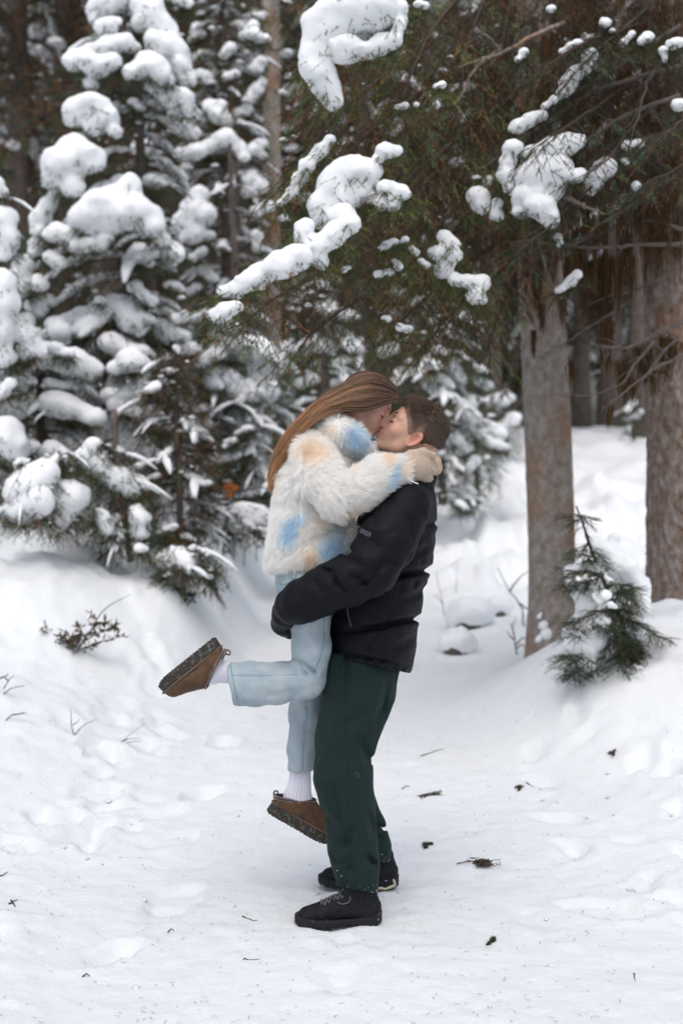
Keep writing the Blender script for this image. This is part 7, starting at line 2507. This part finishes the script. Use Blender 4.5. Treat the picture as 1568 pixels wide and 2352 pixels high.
# debris on the trodden snow
def debris(px, py, lab, kind, size, ang=0.0):
    g2 = ground_px(px, py)
    e = empty(kind, tuple(g2), lab, 'debris')
    fo = Foliage(px * 3 + py)
    tb_ = []
    d = np.array((math.cos(ang), math.sin(ang) * 1.6, 0.0))
    P = spline([g2 - d * size * 0.5 + np.array((0, 0, 0.004)), g2 + np.array((0, 0.01, 0.010)), g2 + d * size * 0.5 + np.array((0, 0, 0.005))], 10)
    tb_.append(tube_np(P, np.linspace(0.0026, 0.0012, 10), 5))
    if kind == 'fir_sprig':
        for k in range(5):
            i = rl.integers(1, 9)
            dd = unit(d * 0.4 + rl.normal(0, 0.7, 3) * np.array((1, 1.2, 0.15)))
            tb_.append(tube_np(np.array([P[i], P[i] + dd * size * 0.2 + (0, 0, .006), P[i] + dd * size * 0.34 + (0, 0, .004)]), [0.002, 0.0016, 0.0008], 4))
            fo.sprigs(np.array([P[i]]), np.array([dd]), np.array([size * 0.36]), 40, 0.016, 0.0024, 0.3, tint=0.8)
        fo.sprigs(P[:6], np.tile(d, (6, 1)), np.full(6, size * 0.35), 30, 0.016, 0.0024, 0.3, tint=0.8)
        fo.build('needle_tuft', e, 'stuff')
    elif kind == 'lichen_tuft':
        sk = []
        n = 90
        O = g2 + np.array((size * 0.35, 0, 0.006)) + rl.normal(0, 1, (n, 3)) * np.array((size * 0.12, size * 0.16, 0.003))
        S = np.zeros((n, 6, 3))
        S[:, 0] = O
        for j in range(1, 6):
            S[:, j] = S[:, j - 1] + rl.normal(0, 1, (n, 3)) * np.array((0.008, 0.008, 0.003))
        S[..., 2] = np.maximum(S[..., 2], g2[2] + 0.002)
        strands('lichen', S, 0.0012, M['lichen'], e, np.tile(np.array((0.07, 0.055, 0.045)), (n, 1)) * (0.6 + rl.random((n, 1))), 'stuff')
    to_obj('stem', tb_, M['twig'], e)
    return e


debris(987, 1829, 'dark fir sprig lying on the snow right of the green trousers', 'fir_sprig', 0.11, 0.1)
debris(1085, 1986, 'brown lichen tuft on a stick, on the snow right of the shoes', 'lichen_tuft', 0.12, 0.05)
debris(1192, 1815, 'small grey-green fir sprig left of the bent twig', 'fir_sprig', 0.05, 1.2)
debris(1410, 1735, 'broken forked sprig on the right-hand snow slope', 'fir_sprig', 0.07, 1.0)
debris(932, 1812, 'short dark bark chip near the back of the knee', 'twig_bit', 0.04, 0.5)
debris(1128, 2170, 'tiny dark twig tuft on the path at lower right', 'fir_sprig', 0.045, 0.6)
debris(393, 2143, 'small dark cone scale on the path at lower left', 'twig_bit', 0.02, 0.3)
debris(198, 2248, 'small dark pebble-like bark bit at the bottom left', 'twig_bit', 0.022, 0.1)
debris(980, 1945, 'small pale sprig on the snow beside the heel', 'fir_sprig', 0.04, 0.7)
bare_twig([[(965, 1738), (995, 1728), (1028, 1718)]], 'long thin twig lying on the snow right of the trousers', r0=0.0028, grow_up=False, mat_='grey_twig')
bare_twig([[(1208, 1800), (1225, 1806), (1243, 1814)]], 'short bent twig on the snow beside the small grey sprig', r0=0.0032, grow_up=False, mat_='twig')
bare_twig([[(1455, 2238), (1456, 2248), (1458, 2255)]], 'short dark needle twig at the bottom right', r0=0.002, grow_up=False, mat_='twig')
bare_twig([[(558, 2108), (574, 2114), (592, 2119)]], 'little brown twig on the path left of the near shoe', r0=0.0024, grow_up=False, mat_='twig')
bare_twig([[(560, 2205), (578, 2206), (596, 2205)]], 'small flat twig low on the path below the near shoe', r0=0.002, grow_up=False, mat_='twig')

# fallen needles strewn over the path
n = 1100
X_ = rl.uniform(-1.6, 1.9, n)
Y_ = 3.7 + 4.5 * rl.random(n) ** 1.6
Z_ = ground_z(X_.copy(), Y_.copy())
a = rl.random(n) * 6.28
L_ = rl.uniform(0.006, 0.018, n)
d = np.stack([np.cos(a), np.sin(a), np.zeros(n)], 1)
s = np.stack([-np.sin(a), np.cos(a), np.zeros(n)], 1) * 0.0009
O = np.stack([X_, Y_, Z_ + 0.0025], 1)
Q = np.stack([O - s, O + s, O + s + d * L_[:, None] + (0, 0, .002), O - s + d * L_[:, None] + (0, 0, .002)], 1).reshape(-1, 3)
cc = np.repeat(np.where(rl.random((n, 1)) < 0.5, np.array([[0.10, 0.06, 0.035]]), np.array([[0.045, 0.05, 0.04]])), 4, 0)
o = mesh_np('fallen_needles', Q, np.arange(len(Q)).reshape(-1, 4), M['needles'], None, False, cc)
o['kind'] = 'stuff'
o['label'] = 'fallen needles strewn over the trodden snow'

# crumbs of kicked-up snow on the path
n = 300
X_ = rl.uniform(-1.7, 1.9, n)
Y_ = 3.6 + 4.5 * rl.random(n) ** 1.4
Z_ = ground_z(X_.copy(), Y_.copy())
v, f = dabs(np.stack([X_, Y_, Z_ + 0.001], 1), 0.003 + 0.011 * rl.random(n) ** 3, rl)
o = mesh_np('snow_crumbs', v, f, M['snow'])
o['kind'] = 'stuff'
o['label'] = 'crumbs of kicked-up snow on the path'
